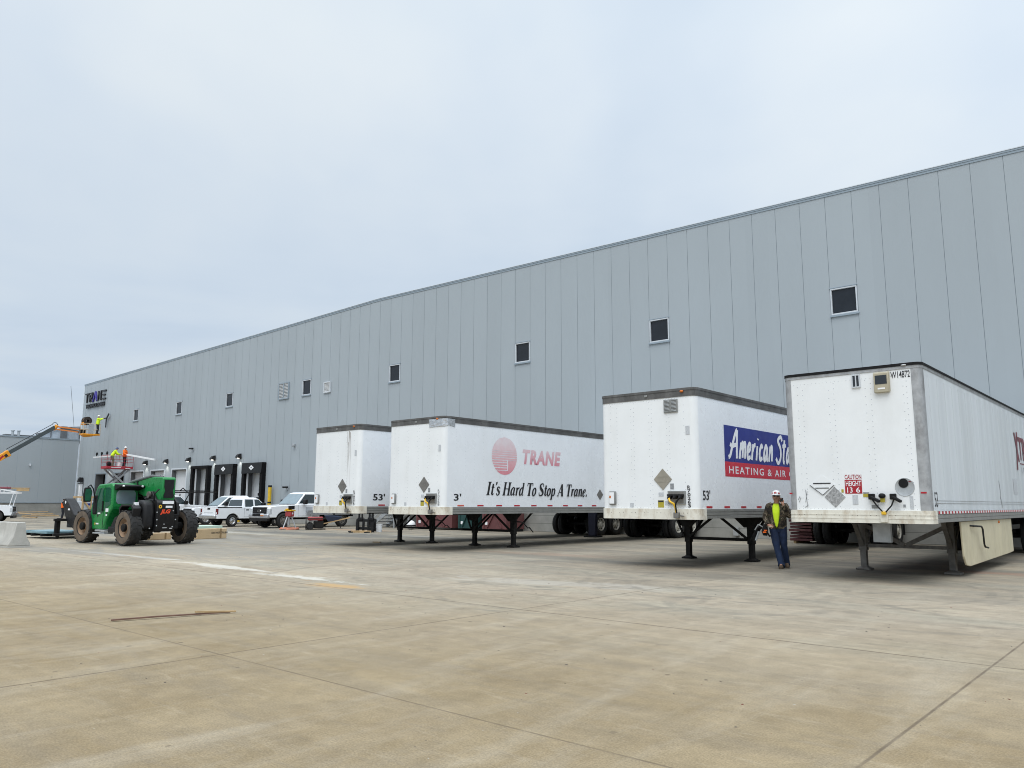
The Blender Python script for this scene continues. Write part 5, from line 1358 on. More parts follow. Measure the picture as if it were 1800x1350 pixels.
for k in range(3): f.tube([(.30, .05, .95), (.40 + .03 * k, .06, .97 - .03 * k), (.50 + .04 * k, .04, .78 - .04 * k), (.56 + .03 * k, .02, .62)], .009, 6)
f.mi = 1; f.tube([(.33, .05, .93), (.43, .07, .99), (.51, .05, .86)], .016, 6); f.tube([(.42, .03, .83), (.50, .03, .62)], .028, 6)
f.build('lanyard', ['blackmatt', 'galv'], man)

# worker in the boom lift basket, reaching to the wall
pose = dict(el=(-.26, .14, 1.36), wl=(-.2, .36, 1.50), hl=(-.19, .43, 1.55), er=(.26, .15, 1.36), wr=(.21, .36, 1.48), hr=(.2, .43, 1.52), face=(0, 1, .25), pelvis=(0, -.02, .96), chest=(0, .03, 1.32))
person('worker in a yellow vest and white helmet reaching to the wall from the yellow basket', (-81.75, 31.1, 8.12), radians(-8), pose, 'hivis', 'darkcloth', 'helmet', None, False, 1.15, None, 1.05)
# two workers on the scissor lift
pose = dict(pelvis=(0, -.06, .94), spine=(0, .0, 1.09), chest=(0, .09, 1.26), neck=(0, .18, 1.38), hb=(0, .22, 1.45), head=(0, .26, 1.53), ht=(0, .28, 1.61),
            sl=(-.18, .13, 1.34), sr=(.18, .13, 1.34), el=(-.26, .32, 1.08), wl=(-.16, .5, 1.06), hl=(-.12, .56, 1.07), er=(.26, .34, 1.08), wr=(.16, .52, 1.06), hr=(.12, .58, 1.07), pl=(-.095, -.1, .9), pr=(.095, -.1, .9))
def leaned(label, loc, rz, pose, **k):
    r, J = person(label, loc, rz, pose, **k); return r
leaned('worker with a blue helmet and lime vest bending over on the red scissor lift', (-76.3, 30.62, 4.74), radians(-15), pose, top_m='hivis', leg_m='khaki', hat='helmetblue', bulk=1.1, scale=1.08)
pose = dict(el=(-.27, .05, 1.16), wl=(-.2, .26, 1.02), hl=(-.18, .33, 1.0), er=(.29, .08, 1.16), wr=(.24, .30, 1.04), hr=(.22, .37, 1.03), face=(0.4, 1, -.2), chest=(0, .03, 1.32))
leaned('worker in a bright orange jacket and white helmet standing on the red scissor lift', (-76.2, 31.62, 4.74), radians(-50), pose, top_m='hivisorange', leg_m='darkcloth', hat='helmet', bulk=1.15, scale=1.08)
# man in an orange vest behind the forks
pose = dict(el=(-.22, .1, 1.15), wl=(-.1, .27, 1.06), hl=(-.05, .32, 1.06), er=(.22, .1, 1.15), wr=(.1, .27, 1.06), hr=(.05, .32, 1.06), head=(0, .06, 1.60), ht=(0, .06, 1.69), hb=(0, .045, 1.53), face=(0, 1, -.3))
r_, J = person('man in an orange vest and dark trousers standing beyond the forks of the green machine', (-73.5, 25.7, 0), radians(-25), pose, 'darkcloth', 'darkcloth', None, 'hivisorange', False, 1.0)
f = MB(); f.sphere((0, .045, 1.665), (.092, .105, .07), 12, 8); f.build('cap', 'hair', r_)

# ================================================================== green telehandler
tele = thing('telehandler', 'green and black telescopic handler with muddy tyres, its boom lowered and forks to the left', 'telehandler', (-27.46, 12.68, 0), atan2(-0.06, -0.998))
WBs = 3.05
def big_wheel(x, y, out, steer=0.0):
    wh = sub('wheel', tele, (x, y, 0.605), steer)
    R, w, rr = 0.605, 0.41, 0.315; h = w / 2
    f = MB()
    f.lathe([(rr, -h * .8), (rr + .03, -h * .95), ((R + rr) / 2, -h * 1.03), (R - .08, -h), (R - .035, -h * .88), (R - .03, 0), (R - .035, h * .88), (R - .08, h), ((R + rr) / 2, h * 1.03), (rr + .03, h * .95), (rr, h * .8)], axis='y', seg=40, closed=True)
    f.mi = 1
    for s in (-1, 1): f.lathe([(R - .075, s * h * 1.004), ((R + rr) / 2, s * (h * 1.03 + .002)), (rr + .02, s * (h * .95 + .003))], axis='y', seg=40)
    f.mi = 0; n = 17
    for k in range(n):        # herringbone lugs
        for s in (-1, 1):
            a0 = 2 * pi * (k + (0.5 if s > 0 else 0)) / n
            P = []
            for rad in (R - .05, R - .016):
                for (da, yy) in ((-.16, .0), (.0, .0), (.0 + .05, s * .6 * h), (.22, s * .99 * h), (.05, s * 1.0 * h), (-.09, s * .6 * h)):
                    a = a0 + da; P.append((rad * cos(a), yy + s * .008, rad * sin(a)))
            f.add(P, [(0, 1, 2, 3, 4, 5), (11, 10, 9, 8, 7, 6)] + [(i, (i + 1) % 6, 6 + (i + 1) % 6, 6 + i) for i in range(6)])
    f.build('tyre', ['dustrubber', 'wall_dust'], wh, smooth=40)
    f = MB(); o = out
    f.lathe([(rr + .015, o * h * .8), (rr - .01, o * h * .86), (rr - .03, o * h * .55), (rr * .8, o * h * .25), (rr * .72, o * h * .22), (rr * .50, o * h * .42), (rr * .48, o * h * .55), (0, o * h * .55)], axis='y', seg=36)
    f.build('rim', 'rimtan', wh, smooth=40)
    f = MB(); f.lathe([(.13, o * h * .5), (.135, o * h * .95), (.11, o * h * 1.05), (0, o * h * 1.08)], axis='y', seg=20)
    for k in range(10): f.disc((.2 * cos(.63 * k), o * (h * .43), .2 * sin(.63 * k)), .016, 'y', 6)
    f.build('hub', 'chassis', wh)
for x in (0, WBs):
    for y, o in ((1.0, 1), (-1.0, -1)): big_wheel(x, y, o, radians(4) if x else 0)
f = MB()
f.prism([(-.6, .55), (3.5, .55), (3.6, .75), (3.5, 1.0), (-.6, 1.05)], 'y', -.42, .42)
for x in (0, WBs): f.tube([(x, -.9, .645), (x, .9, .645)], .13, 10); f.sphere((x, 0, .62), (.24, .2, .22), 12, 8)
f.build('chassis', 'chassis', tele, bevel=.02)
f = MB(); f.box(.55, 2.45, -1.1, -.35, .62, 1.32); f.box(.8, 2.3, -1.12, -1.101, .7, 1.2); f.build('engine_cover', 'black', tele, bevel=.06)
# cab
cab = sub('cab', tele, (.30, 0, 0))
CO = .30
side = [(2.28, .50), (2.36, .72), (2.40, 1.22), (2.02, 1.98), (1.90, 2.08), (.98, 2.12), (.86, 2.02), (.82, 1.32), (.84, 1.22), (1.02, 1.05), (1.22, .82), (1.36, .50)]
f = MB(); f.prism(side, 'y', .16, 1.08); f.build('shell', 'green', cab, bevel=.05, segs=3)
f = MB()
def cabwin(poly, y, t=.006): f.prism(poly, 'y', y, y + t)
cabwin([(2.30, 1.16), (1.95, 1.93), (1.46, 1.95), (1.46, 1.10), (1.75, 1.0)], 1.081); f.build('door_window', 'greendark', cab)
f = MB(); cabwin([(1.36, 1.16), (1.36, 1.96), (1.06, 1.97), (.96, 1.9), (.94, 1.38)], 1.081); f.build('side_window', 'greendark', cab)
f = MB(); f.box(1.40, 1.42, 1.08, 1.085, .55, 2.0); f.box(1.44, 1.5, 1.08, 1.11, 1.15, 1.5); f.build('door_seam', 'blackmatt', cab)
f = MB(); f.prism([(.34, 1.40), (.90, 1.40), (.95, 1.46), (.95, 1.78), (.88, 1.88), (.36, 1.88), (.29, 1.78), (.29, 1.46)], 'x', .79, .83); f.build('rear_window', 'windshield', cab)
f = MB(); f.prism([(.22, 1.30), (1.02, 1.30), (1.06, 1.36), (1.06, 1.40), (.2, 1.40)], 'x', .80, .83); f.build('rear_trim', 'green', cab)
f = MB()
f.add([(2.412, .26, 1.22), (2.412, .98, 1.22), (2.06, .95, 1.94), (2.06, .29, 1.94)], [(0, 1, 2, 3)]); f.build('windscreen', 'greendark', cab)
f = MB(); f.prism([(.86, 2.08), (.42, 2.03), (.42, 1.97), (.80, 1.86)], 'y', .14, 1.04); f.build('roof_visor', 'blackmatt', cab, bevel=.02)
f = MB()
for y in (.25, .92): f.sphere((.42, y, 2.01), (.03, .045, .035), 8, 6)
f.build('work_light', 'plastic', cab)
f = MB(); f.box(1.78, 1.84, 1.082, 1.092, .95, 1.02); f.mi = 1; f.box(1.70, 1.9, 1.082, 1.088, .68, .73); f.box(1.62, 1.82, 1.082, 1.088, 1.04, 1.09); f.mi = 2; f.disc((1.96, 1.088, .70), .05, 'y', 12); f.mi = 1; f.box(1.05, 1.25, 1.082, 1.088, 1.12, 1.24); f.box(1.12, 1.22, 1.082, 1.088, .98, 1.04); f.mi = 0; f.box(1.1, 1.22, 1.082, 1.0875, 1.05, 1.10)
f.build('decal', ['ink', 'inkwhite', 'stickeryellow'], cab, smooth=0)
f = MB(); f.box(1.35, 2.2, .85, 1.18, .36, .41); f.box(1.4, 2.1, .9, 1.15, .44, .50); f.build('step', 'galv', tele, bevel=.01)
f = MB(); f.box(.72, 1.35, .35, 1.06, .42, .62); f.prism([(.70, 1.0), (1.0, .95), (1.2, .7), (1.3, .45), (1.05, .45), (.72, .62)], 'y', .5, 1.02); f.build('fuel_tank', 'black', tele, bevel=.03)
mr = sub('mirror', tele, (2.25, 1.42, 1.72))
f = MB(); f.prism([(-.12, -.26), (.12, -.26), (.15, .0), (.12, .24), (-.08, .26), (-.15, .1)], 'x', -.03, .05); f.build('housing', 'blackmatt', mr, bevel=.03)
f = MB(); f.prism([(-.09, -.21), (.09, -.21), (.115, .0), (.09, .19), (-.06, .21), (-.115, .08)], 'x', -.038, -.0305); f.build('glass', 'greendark', mr)
f = MB(); f.tube([(0.02, -.36, -.5), (.05, -.2, .2), (.05, -.1, .34), (.03, .0, .26)], .022, 8); f.build('arm', 'blackmatt', mr)
f = MB(); f.box(2.2, 2.5, .85, 1.12, 1.02, 1.7); f.build('front_guard', 'blackmatt', tele, bevel=.05)
# boom
bm_ = sub('boom', tele)
BY0, BY1 = -.36, .12
bm_.location = (.72, 0.03, -.13)
f = MB()
f.prism([(-1.12, 1.62), (-1.16, 1.85), (-1.16, 2.40), (-1.10, 2.45), (-.55, 2.47), (.55, 2.36), (.55, 1.92), (.12, 1.80), (-.25, 1.78), (-.55, 1.86), (-.72, 1.80), (-.82, 1.62)], 'y', BY0, BY1); f.build('rear_section', 'green', bm_, bevel=.03, segs=2)
f = MB(); f.prism([(.56, 2.35), (3.6, 1.44), (3.6, 1.02), (.56, 1.82)], 'y', BY0 + .015, BY1 - .015); f.build('outer_section', 'green', bm_, bevel=.02)
f = MB(); f.box(.52, .62, BY0 - .015, BY1 + .015, 1.82, 2.385); f.build('collar', 'blackmatt', bm_, bevel=.01)
f = MB(); f.prism([(3.6, 1.38), (5.2, 1.0), (5.2, .70), (3.6, 1.06)], 'y', BY0 + .06, BY1 - .06); f.build('inner_section', 'black', bm_, bevel=.02)
f = MB(); f.prism([(BY0 + .07, 1.74), (BY1 - .07, 1.74), (BY1 - .05, 1.82), (BY1 - .10, 1.98), (BY1 - .06, 2.12), (BY1 - .06, 2.36), (BY0 + .06, 2.36), (BY0 + .06, 2.12), (BY0 + .10, 1.98), (BY0 + .05, 1.82)], 'x', -1.168, -1.1645); f.build('boom_opening', 'interior', bm_, smooth=0)
f = MB(); f.tube([(-1.0, BY1 - .1, 2.46), (-.3, BY1 - .05, 2.50), (.9, BY1 + .02, 2.32), (2.6, BY1 + .03, 1.84)], [.03, .055, .055, .045], 8); f.tube([(-.6, BY1 - .2, 2.5), (.9, BY1 - .1, 2.34), (2.6, BY1 - .1, 1.86)], .035, 8); f.build('hose_bundle', 'jamb', bm_)
f = MB()
for x, z in ((.2, 2.18), (-.15, 2.2), (-.5, 2.22), (.35, 1.98)): f.lathe([(.05, BY1), (.055, BY1 + .008), (.0, BY1 + .012)], (x, 0, z), 'y', 14)
f.build('boss', 'green', bm_)
f = MB(); f.prism([(5.1, 1.02), (5.55, 1.12), (6.05, 1.52), (6.42, 1.74), (6.62, 1.62), (6.5, 1.25), (6.05, .70), (5.7, .60), (5.1, .66)], 'y', BY0 + .05, BY1 - .05); f.build('boom_head', 'black', bm_, bevel=.03)
f = MB(); f.disc((6.35, BY1 - .044, 1.58), .06, 'y', 14); f.box(5.92, 6.08, BY1 - .05, BY1 - .044, 1.26, 1.33); f.build('decal', 'inkwhite', bm_, smooth=0)
for s in (BY0 - .16, BY1 + .04):
    f = MB(); f.prism([(-.5, 1.0), (.75, 1.0), (.55, 1.45), (.3, 1.80), (.05, 1.84), (-.15, 1.62), (-.4, 1.45)], 'y', s, s + .10); f.build('tower_plate', 'black', tele, bevel=.02)
f = MB(); f.tube([(.18, BY0 - .2, 1.72), (.18, BY1 + .2, 1.72)], .11, 14); f.build('pivot_pin', 'steel', tele)
f = MB(); f.tube([(.3, -.1, 1.1), (1.5, -.1, 1.6)], .09, 10); f.tube([(1.5, -.1, 1.6), (2.2, -.1, 1.75)], .05, 10); f.build('lift_cylinder', 'black', tele)
cw = sub('counterweight', tele, (.36, .17, -.03))
f = MB(); f.prism([(-.42, .50), (-1.02, .50), (-1.10, .62), (-1.10, 1.48), (-1.02, 1.56), (-.42, 1.6)], 'y', -.36, .27); f.build('rear_plate', 'black', cw, bevel=.03)
f = MB(); f.prism([(-.40, .62), (-.98, .62), (-1.0, 1.2), (-.92, 1.48), (-.7, 1.56), (-.40, 1.56)], 'y', .273, .66); f.build('side_housing', 'black', cw, bevel=.1, segs=3)
f = MB(); text(f, 'JLG', (-1.103, .16, 1.12), (0, -1, 0), (0, 0, 1), h=.13, w=.36, depth=.004, bold=.05, shear=.2); f.build('lettering', mat('orange_red_letters', (.75, .07, .02, 1), .4), cw, smooth=0)
f = MB(); f.box(-1.107, -1.101, -.30, .10, 1.43, 1.53); f.box(-1.107, -1.101, -.26, -.02, 1.30, 1.37); f.box(-1.107, -1.101, -.1, .05, .62, .635); f.box(-1.107, -1.101, -.3, -.2, .6, .62); f.mi = 1; f.disc((-1.105, .17, 1.34), .06, 'x', 14); f.mi = 2; f.disc((-1.107, .17, 1.34), .025, 'x', 10)
f.build('decal', ['inkwhite', 'hose', 'ink'], cw, smooth=0)
f = MB()
for y, z in ((.26, .9), (.26, .7), (.0, .75), (-.4, .9), (.27, 1.15), (.5, .62), (-.3, .66), (-.3, 1.2)): f.sphere((-1.10, y, z), (.02, .024, .024), 6, 5)
f.build('bolt', 'galv', cw)
f = MB(); f.box(-.38, -.25, .9, 1.02, 1.15, 1.45); f.mi = 1
f.tube([(-.3, .9, 1.2), (-.35, .75, .9), (-.38, .7, .6)], .02, 6); f.tube([(-.25, .85, 1.1), (-.35, .68, .8), (-.4, .62, .55)], .025, 6); f.tube([(-.5, .45, 1.5), (-.6, .5, 1.75), (-.5, .3, 1.9)], .03, 6); f.tube([(-.9, -.45, 1.5), (-1.05, -.5, 1.75), (-.8, -.4, 1.95), (-.6, -.4, 1.85)], .02, 6)
f.mi = 2; f.box(-.45, -.1, .4, .85, .55, 1.1)
f.build('hydraulics', ['plastic', 'blackmatt', 'chassis'], tele, bevel=.01)
f = MB(); f.prism([(.42, .9), (.5, 1.25), (.35, 1.38), (-.35, 1.38), (-.5, 1.25), (-.42, .9), (-.36, .9), (-.42, 1.2), (-.3, 1.32), (.3, 1.32), (.42, 1.2), (.36, .9)], 'y', .86, 1.14); f.build('fender', 'black', tele, bevel=.01)
fk = sub('fork_carriage', tele, (7.0, -.1, 0))
f = MB(); f.box(-.08, .04, -.62, .62, .70, .80); f.box(-.08, .04, -.62, .62, .12, .22); f.box(-.45, .0, -.12, .12, .45, .85)
for y in (-.56, .5): f.box(-.06, .02, y, y + .08, .12, .80)
f.build('frame', 'black', fk, bevel=.01)
for y in (-.42, .34):
    f = MB(); f.box(.041, .10, y, y + .13, .03, .82); f.add([(.10, y, .03), (1.35, y, .03), (1.35, y + .13, .03), (.10, y + .13, .03), (.10, y, .09), (1.35, y, .045), (1.35, y + .13, .045), (.10, y + .13, .09)], [(0, 3, 2, 1), (4, 5, 6, 7), (0, 1, 5, 4), (1, 2, 6, 5), (2, 3, 7, 6), (3, 0, 4, 7)]); f.build('fork', 'black', fk)
# load lying on the forks: top-level thing in world space
mt = Matrix.Translation((-27.46, 12.68, 0)) @ Matrix.Rotation(atan2(-0.06, -0.998), 4, 'Z')
ld = thing('sheet_stack', 'flat stack of blue grey sheets on dark skids lying on the forks', 'sheet stack', mt @ Vector((8.4, -.1, .10)), atan2(-0.06, -0.998))
f = MB(); f.box(-1.15, 1.2, -.75, .75, .10, .18); f.box(-.9, 1.05, -.6, .65, .181, .205); f.build('sheet', 'bluesheet', ld, bevel=.01)
for x in (-.9, 0, 1.0):
    f = MB(); f.box(x - .05, x + .05, -.85, .85, .0, .099); f.build('skid', 'blackmatt', ld)
f = MB(); f.box(-.2, .3, -.76, -.7, .02, .09); f.build('wrap', 'plastic', ld)
# ================================================================== pickups
def pickup(label, near_wheel, head, o):
    """near_wheel = ground point of the wheel given by o['at'] ('fl','rr','fr'), head = heading"""
    h = Vector((head[0], head[1], 0)).normalized(); l = Vector((-h.y, h.x, 0))
    hw = o.get('hw', .97); wb = o['wb']; tr = hw - .13
    ax = wb / 2 if o['at'][0] == 'f' else -wb / 2; ay = tr if o['at'][1] == 'l' else -tr
    org = Vector((near_wheel[0], near_wheel[1], 0)) - h * ax - l * ay
    t = thing('pickup_truck', label, 'truck', org, atan2(h.y, h.x), None)
    xf, xr = wb / 2 + o['fo'], -wb / 2 - o['ro']
    zb, zh, zl, zr = o['zb'], o['zh'], o['zl'], o['zroof']; R = o['R']; za = R; ra = R + .09
    xc, xw, xk = o['xcowl'], o['xwroof'], o['xcab']        # cowl, windscreen top, cab rear
    flat = o.get('flat', False); xend = xk if flat else xr
    def arch(cx, rev=False):
        P = []
        a0 = math.asin(max(-1, min(1, (zb - za) / ra)))
        for k in range(11):
            a = (pi - a0) + (a0 - (pi - a0)) * k / 10; P.append((cx + ra * cos(a), za + ra * sin(a)))
        return P
    poly = [(xend, zb)]
    if not flat: poly += arch(-wb / 2)
    poly += arch(wb / 2) + [(xf - .06, zb), (xf, zb + .12), (xf, zh - .14), (xf - .07, zh), (xf - .5, zh + .05), (xc, zl)]
    poly += [(xk - .02, zl)] + ([(xk - .02, zl - .0)] if flat else [(xk - .03, o['zbed']), (xr, o['zbed'])])
    f = MB(); f.prism(poly, 'y', -hw, hw); f.build('body', 'carwhite', t, bevel=.045, segs=3)
    f = MB()
    for cx in ((wb / 2,) if flat else (wb / 2, -wb / 2)): f.box(cx - ra + .02, cx + ra - .02, -hw + .12, hw - .12, zb + .05, za + ra - .06)
    f.box(xr + .3, xf - .3, -.5, .5, zb - .12, zb + .05); f.build('underbody', 'blackmatt', t)
    if not flat:
        f = MB(); f.box(xr + .06, xk - .12, -hw + .09, hw - .09, o['zbed'] - .02, o['zbed'] + .004); f.mi = 1
        for s in (-1, 1): f.box(xr + .01, xk - .06, s * (hw - .04) - .045, s * (hw - .04) + .045, o['zbed'] - .03, o['zbed'] + .02)
        f.box(xr + .01, xr + .07, -hw + .1, hw - .1, o['zbed'] + .001, o['zbed'] + .02)
        f.build('bed_rail', ['blackmatt', 'blackmatt'], t)
    # cab upper
    wb_, wt = hw - .05, hw - .22; zt = zr
    B = [(xc, wb_, zl - .03), (xk, wb_, zl - .03), (xk, -wb_, zl - .03), (xc, -wb_, zl - .03)]
    Mm = [(xw + .10, wt + .02, zt - .09), (xk + .12, wt + .02, zt - .09), (xk + .12, -wt - .02, zt - .09), (xw + .10, -wt - .02, zt - .09)]
    Tt = [(xw - .12, wt - .10, zt), (xk + .24, wt - .10, zt), (xk + .24, -wt + .10, zt), (xw - .12, -wt + .10, zt)]
    f = MB(); f.loft([B, Mm, Tt]); f.build('cab', 'carwhite', t, bevel=.05, segs=3)
    def side_pt(s, u, v):     # u: x, v: 0 belt .. 1 roof line
        p = Vector(B[0]) * (1 - v) + Vector(Mm[0]) * v; return Vector((u, s * (p.y + .006), p.z))
    def xwin(v): return (B[0][0] * (1 - v) + Mm[0][0] * v, B[1][0] * (1 - v) + Mm[1][0] * v)
    nw = o['wins']
    for s in (-1, 1):
        for (u0, u1, lean0, lean1) in nw:
            f = MB(); v0, v1 = .14, .93
            a0, b0 = xwin(v0); a1, b1 = xwin(v1)
            P = []
            for v, (a, b) in ((v0, (a0, b0)), (v1, (a1, b1))):
                xa = a + (b - a) * u0 if lean0 else B[0][0] + (B[1][0] - B[0][0]) * u0
                xb = a + (b - a) * u1 if lean1 else B[0][0] + (B[1][0] - B[0][0]) * u1
                P.append((xa, xb, v))
            f.add([side_pt(s, P[0][0], v0), side_pt(s, P[0][1], v0), side_pt(s, P[1][1], v1), side_pt(s, P[1][0], v1)], [(0, 1, 2, 3)])
            f.build('side_window', 'carglass', t, smooth=0)
    def lerp(a, b, v): return Vector(a) * (1 - v) + Vector(b) * v
    q = [lerp(B[0], Mm[0], .08), lerp(B[3], Mm[3], .08), lerp(B[3], Mm[3], .96), lerp(B[0], Mm[0], .96)]
    f = MB(); f.add([(p.x + .012, p.y * .93, p.z + .012) for p in q], [(0, 1, 2, 3)]); f.build('windshield', 'windshield', t, smooth=0)
    q = [lerp(B[1], Mm[1], .2), lerp(B[2], Mm[2], .2), lerp(B[2], Mm[2], .9), lerp(B[1], Mm[1], .9)]
    f = MB(); f.add([(p.x - .012, p.y * .88, p.z) for p in q], [(0, 1, 2, 3)]); f.build('rear_window', 'carglass', t, smooth=0)
    f = MB(); f.beam((xc - .02, wb_ * .8, zl + .01), (xc - .04, -wb_ * .8, zl + .01), .12, .03); f.build('cowl', 'blackmatt', t)
    # door seams and handles
    f = MB()
    for s in (-1, 1):
        for x in o['seams']: f.box(x - .006, x + .006, s * hw - .004, s * hw + .003, zb + .1, zl - .02)
        f.box(min(o['seams']), max(o['seams']), s * hw - .004, s * hw + .003, zb + .09, zb + .1)
    f.build('door_seam', 'jamb', t, smooth=0)
    for s in (-1, 1):
        f = MB(); x = min(o['seams']) + .22; f.box(x - .1, x + .1, s * hw - .01, s * hw + .03, zl - .18, zl - .11); f.build('door_handle', 'black', t, bevel=.01)
        f = MB(); f.box(xc - .62, xc - .40, s * (hw + .02), s * (hw + .26) if s > 0 else s * (hw + .02), zl + .02, zl + .30) if s > 0 else f.box(xc - .62, xc - .40, -(hw + .26), -(hw + .02), zl + .02, zl + .30)
        f.build('mirror', 'black', t, bevel=.04)
    # front end
    f = MB(); f.box(xf - .05, xf + .025, -hw + .3, hw - .3, zh - .41, zh - .04); f.mi = 1
    for k in range(3): f.box(xf + .026, xf + .034, -hw + .34, hw - .34, zh - .39 + .12 * k, zh - .33 + .12 * k)
    f.build('grille', ['black', 'blackmatt'], t, bevel=.02)
    if o.get('oval'):
        f = MB(); f.loft([[(xf + .036, .17 * cos(a), zh - .26 + .075 * sin(a)) for a in [2 * pi * k / 20 for k in range(20)]], [(xf + .05, .16 * cos(a), zh - .26 + .068 * sin(a)) for a in [2 * pi * k / 20 for k in range(20)]]])
        f.mi = 1; f.add([(xf + .0515, .135 * cos(2 * pi * k / 20), zh - .26 + .05 * sin(2 * pi * k / 20)) for k in range(20)], [tuple(range(20))]); f.build('badge', ['chrome', 'black'], t)
    for s in (-1, 1):
        y0, y1 = sorted((s * (hw - .29), s * (hw + .004)))
        f = MB(); f.box(xf - .16, xf + .018, y0, y1, zh - .47, zh - .12); f.build('headlight', 'headlamp', t, bevel=.03)
    f = MB(); f.box(xf - .12, xf + .12, -hw + .02, hw - .02, zb - .04, zh - .43); f.build('front_bumper', 'silver' if o.get('oval') else 'bumpergrey', t, bevel=.05)
    f = MB(); f.box(xf - .1, xf + .09, -hw + .1, hw - .1, zb - .20, zb - .021); f.build('air_dam', 'black', t, bevel=.03)
    f = MB(); f.box(xf + .121, xf + .13, .28, .60, zb + .09, zb + .24); f.mi = 1; f.box(xf + .1301, xf + .132, .28, .60, zb + .09, zb + .15); f.build('licence_plate', ['plastic', 'jib'], t, smooth=0)
    if o.get('oval'):
        f = MB(); f.box(xf + .121, xf + .128, -.55, .25, zb + .08, zb + .22); f.build('bumper_inlet', 'blackmatt', t)
    # rear end
    if not flat:
        for s in (-1, 1):
            y0, y1 = sorted((s * (hw - .16), s * (hw + .005)))
            f = MB(); f.box(xr - .012, xr + .07, y0, y1, o['zbed'] - .42, o['zbed'] - .08); f.mi = 1; f.box(xr - .016, xr - .0125, y0 + .03, y1 - .03, o['zbed'] - .38, o['zbed'] - .30); f.build('tail_light', ['redlens', 'plastic'], t, bevel=.015)
        f = MB(); f.box(xr - .014, xr - .001, -hw + .18, hw - .18, o['zbed'] - .52, o['zbed'] - .02); f.build('tailgate', 'carwhite', t, bevel=.008)
        f = MB(); f.box(xr - .03, xr - .0145, -.14, .14, o['zbed'] - .14, o['zbed'] - .03); f.build('tailgate_handle', 'black', t, bevel=.01)
        f = MB(); f.box(xr - .16, xr - .02, -hw + .04, hw - .04, zb + .02, zb + .2); f.build('rear_bumper', 'chrome', t, bevel=.03)
        f = MB(); f.box(xr - .018, xr - .0145, -.5, .5, zb + .32, zb + .37); f.build('tailgate_lettering', 'sticker', t, smooth=0)
    for x in (wb / 2, -wb / 2):
        for s in (-1, 1):
            make_wheel(t, (x, s * (tr + .02), R), R, o.get('tw', .26), R * .56, s, o.get('rim', 'chrome'), 'y', .03, 'rubber', 28, o.get('holes', 6))
    return t, h, l
M['headlamp'] = mat('headlamp_lens', (.5, .53, .55, 1), .12, var=.25, scale=14, spec=.8)
M['redlens'] = mat('tail_lamp_lens', (.12, .008, .01, 1), .15, var=.2)
M['silver'] = mat('silver_bumper', (.42, .43, .45, 1), .3, metal=.5, var=.06)
M['bumpergrey'] = mat('grey_plastic_bumper', (.2, .205, .21, 1), .5, var=.1)
FULL = dict(wb=3.9, fo=.95, ro=1.15, zb=.52, zh=1.17, zl=1.28, zroof=1.98, R=.41, zbed=1.28, xcowl=1.15, xwroof=.30, xcab=-1.15, wins=[(.06, .56, True, False), (.60, .94, False, True)], seams=[1.02, -.18, -1.05], at='fl')
# flatbed truck, nose towards the camera
o = dict(FULL, wb=4.25, fo=.97, ro=1.2, zh=1.24, zl=1.36, zroof=2.10, R=.43, xcowl=1.28, xwroof=.50, xcab=-.42, wins=[(.08, .93, True, True)], seams=[1.15, -.32], flat=True, oval=True, hw=1.0, rim='steel', zb=.60)
fd, h, l = pickup('white flatbed truck with a black grille facing out beside the leftmost trailer', (-40.65, 26.1), (.03, -1.0), dict(o, at='fl'))
f = MB(); f.box(-3.5, -.50, -1.12, 1.12, 1.02, 1.10); f.build('deck', 'steel', fd)
for s in (-1, 1):
    f = MB(); f.box(-3.5, .62, s * 1.12 - .03, s * 1.12 + .03, .74, 1.00); f.box(-3.5, .62, s * 1.13 - .035, s * 1.13 + .035, .98, 1.03); f.build('side_rail', 'silver', fd, bevel=.015)
    f = MB(); f.box(-1.4, -1.32, s * 1.17 - .02, s * 1.17 + .02, .72, 1.06); f.box(-2.7, -2.62, s * 1.17 - .02, s * 1.17 + .02, .72, 1.06); f.build('stake_pocket', 'black', fd)
f = MB(); f.box(-3.45, -.4, -.42, -.32, .62, .8); f.box(-3.45, -.4, .32, .42, .62, .8); f.build('frame_rail', 'blackmatt', fd)
f = MB(); f.box(.15, .62, 1.001, 1.006, .92, 1.22); f.build('door_decal', 'sticker', fd, smooth=0)
f = MB(); f.box(-.25, .15, .72, 1.05, .34, .70); f.build('step_box', 'galv', fd, bevel=.02)
# small extended-cab pickup, tail towards the camera
o = dict(FULL, wb=3.15, fo=.85, ro=1.05, hw=.92, zb=.50, zh=1.08, zl=1.16, zroof=1.78, zbed=1.17, R=.36, xcowl=.95, xwroof=.20, xcab=-.90, wins=[(.06, .52, True, False), (.58, .90, False, True)], seams=[.85, -.15, -.80], at='rr', tw=.24, rim='chrome')
fr_, h, l = pickup('small white extended-cab pickup parked with its tailgate towards the camera', (-44.7, 25.15), (-.05, .99), o)
# pickup behind it, nose out
o = dict(FULL, wb=3.6, fo=.9, ro=1.1, hw=.96, zb=.5, zh=1.10, zl=1.22, zroof=1.93, xcowl=1.05, xwroof=.15, xcab=-1.35, wins=[(.06, .47, True, False), (.52, .92, False, True)], seams=[.95, -.25, -1.2], at='fl')
pb, h, l = pickup('white crew-cab pickup with a pale windshield facing out behind the small pickup', (-50.1, 26.3), (-.10, -.99), o)
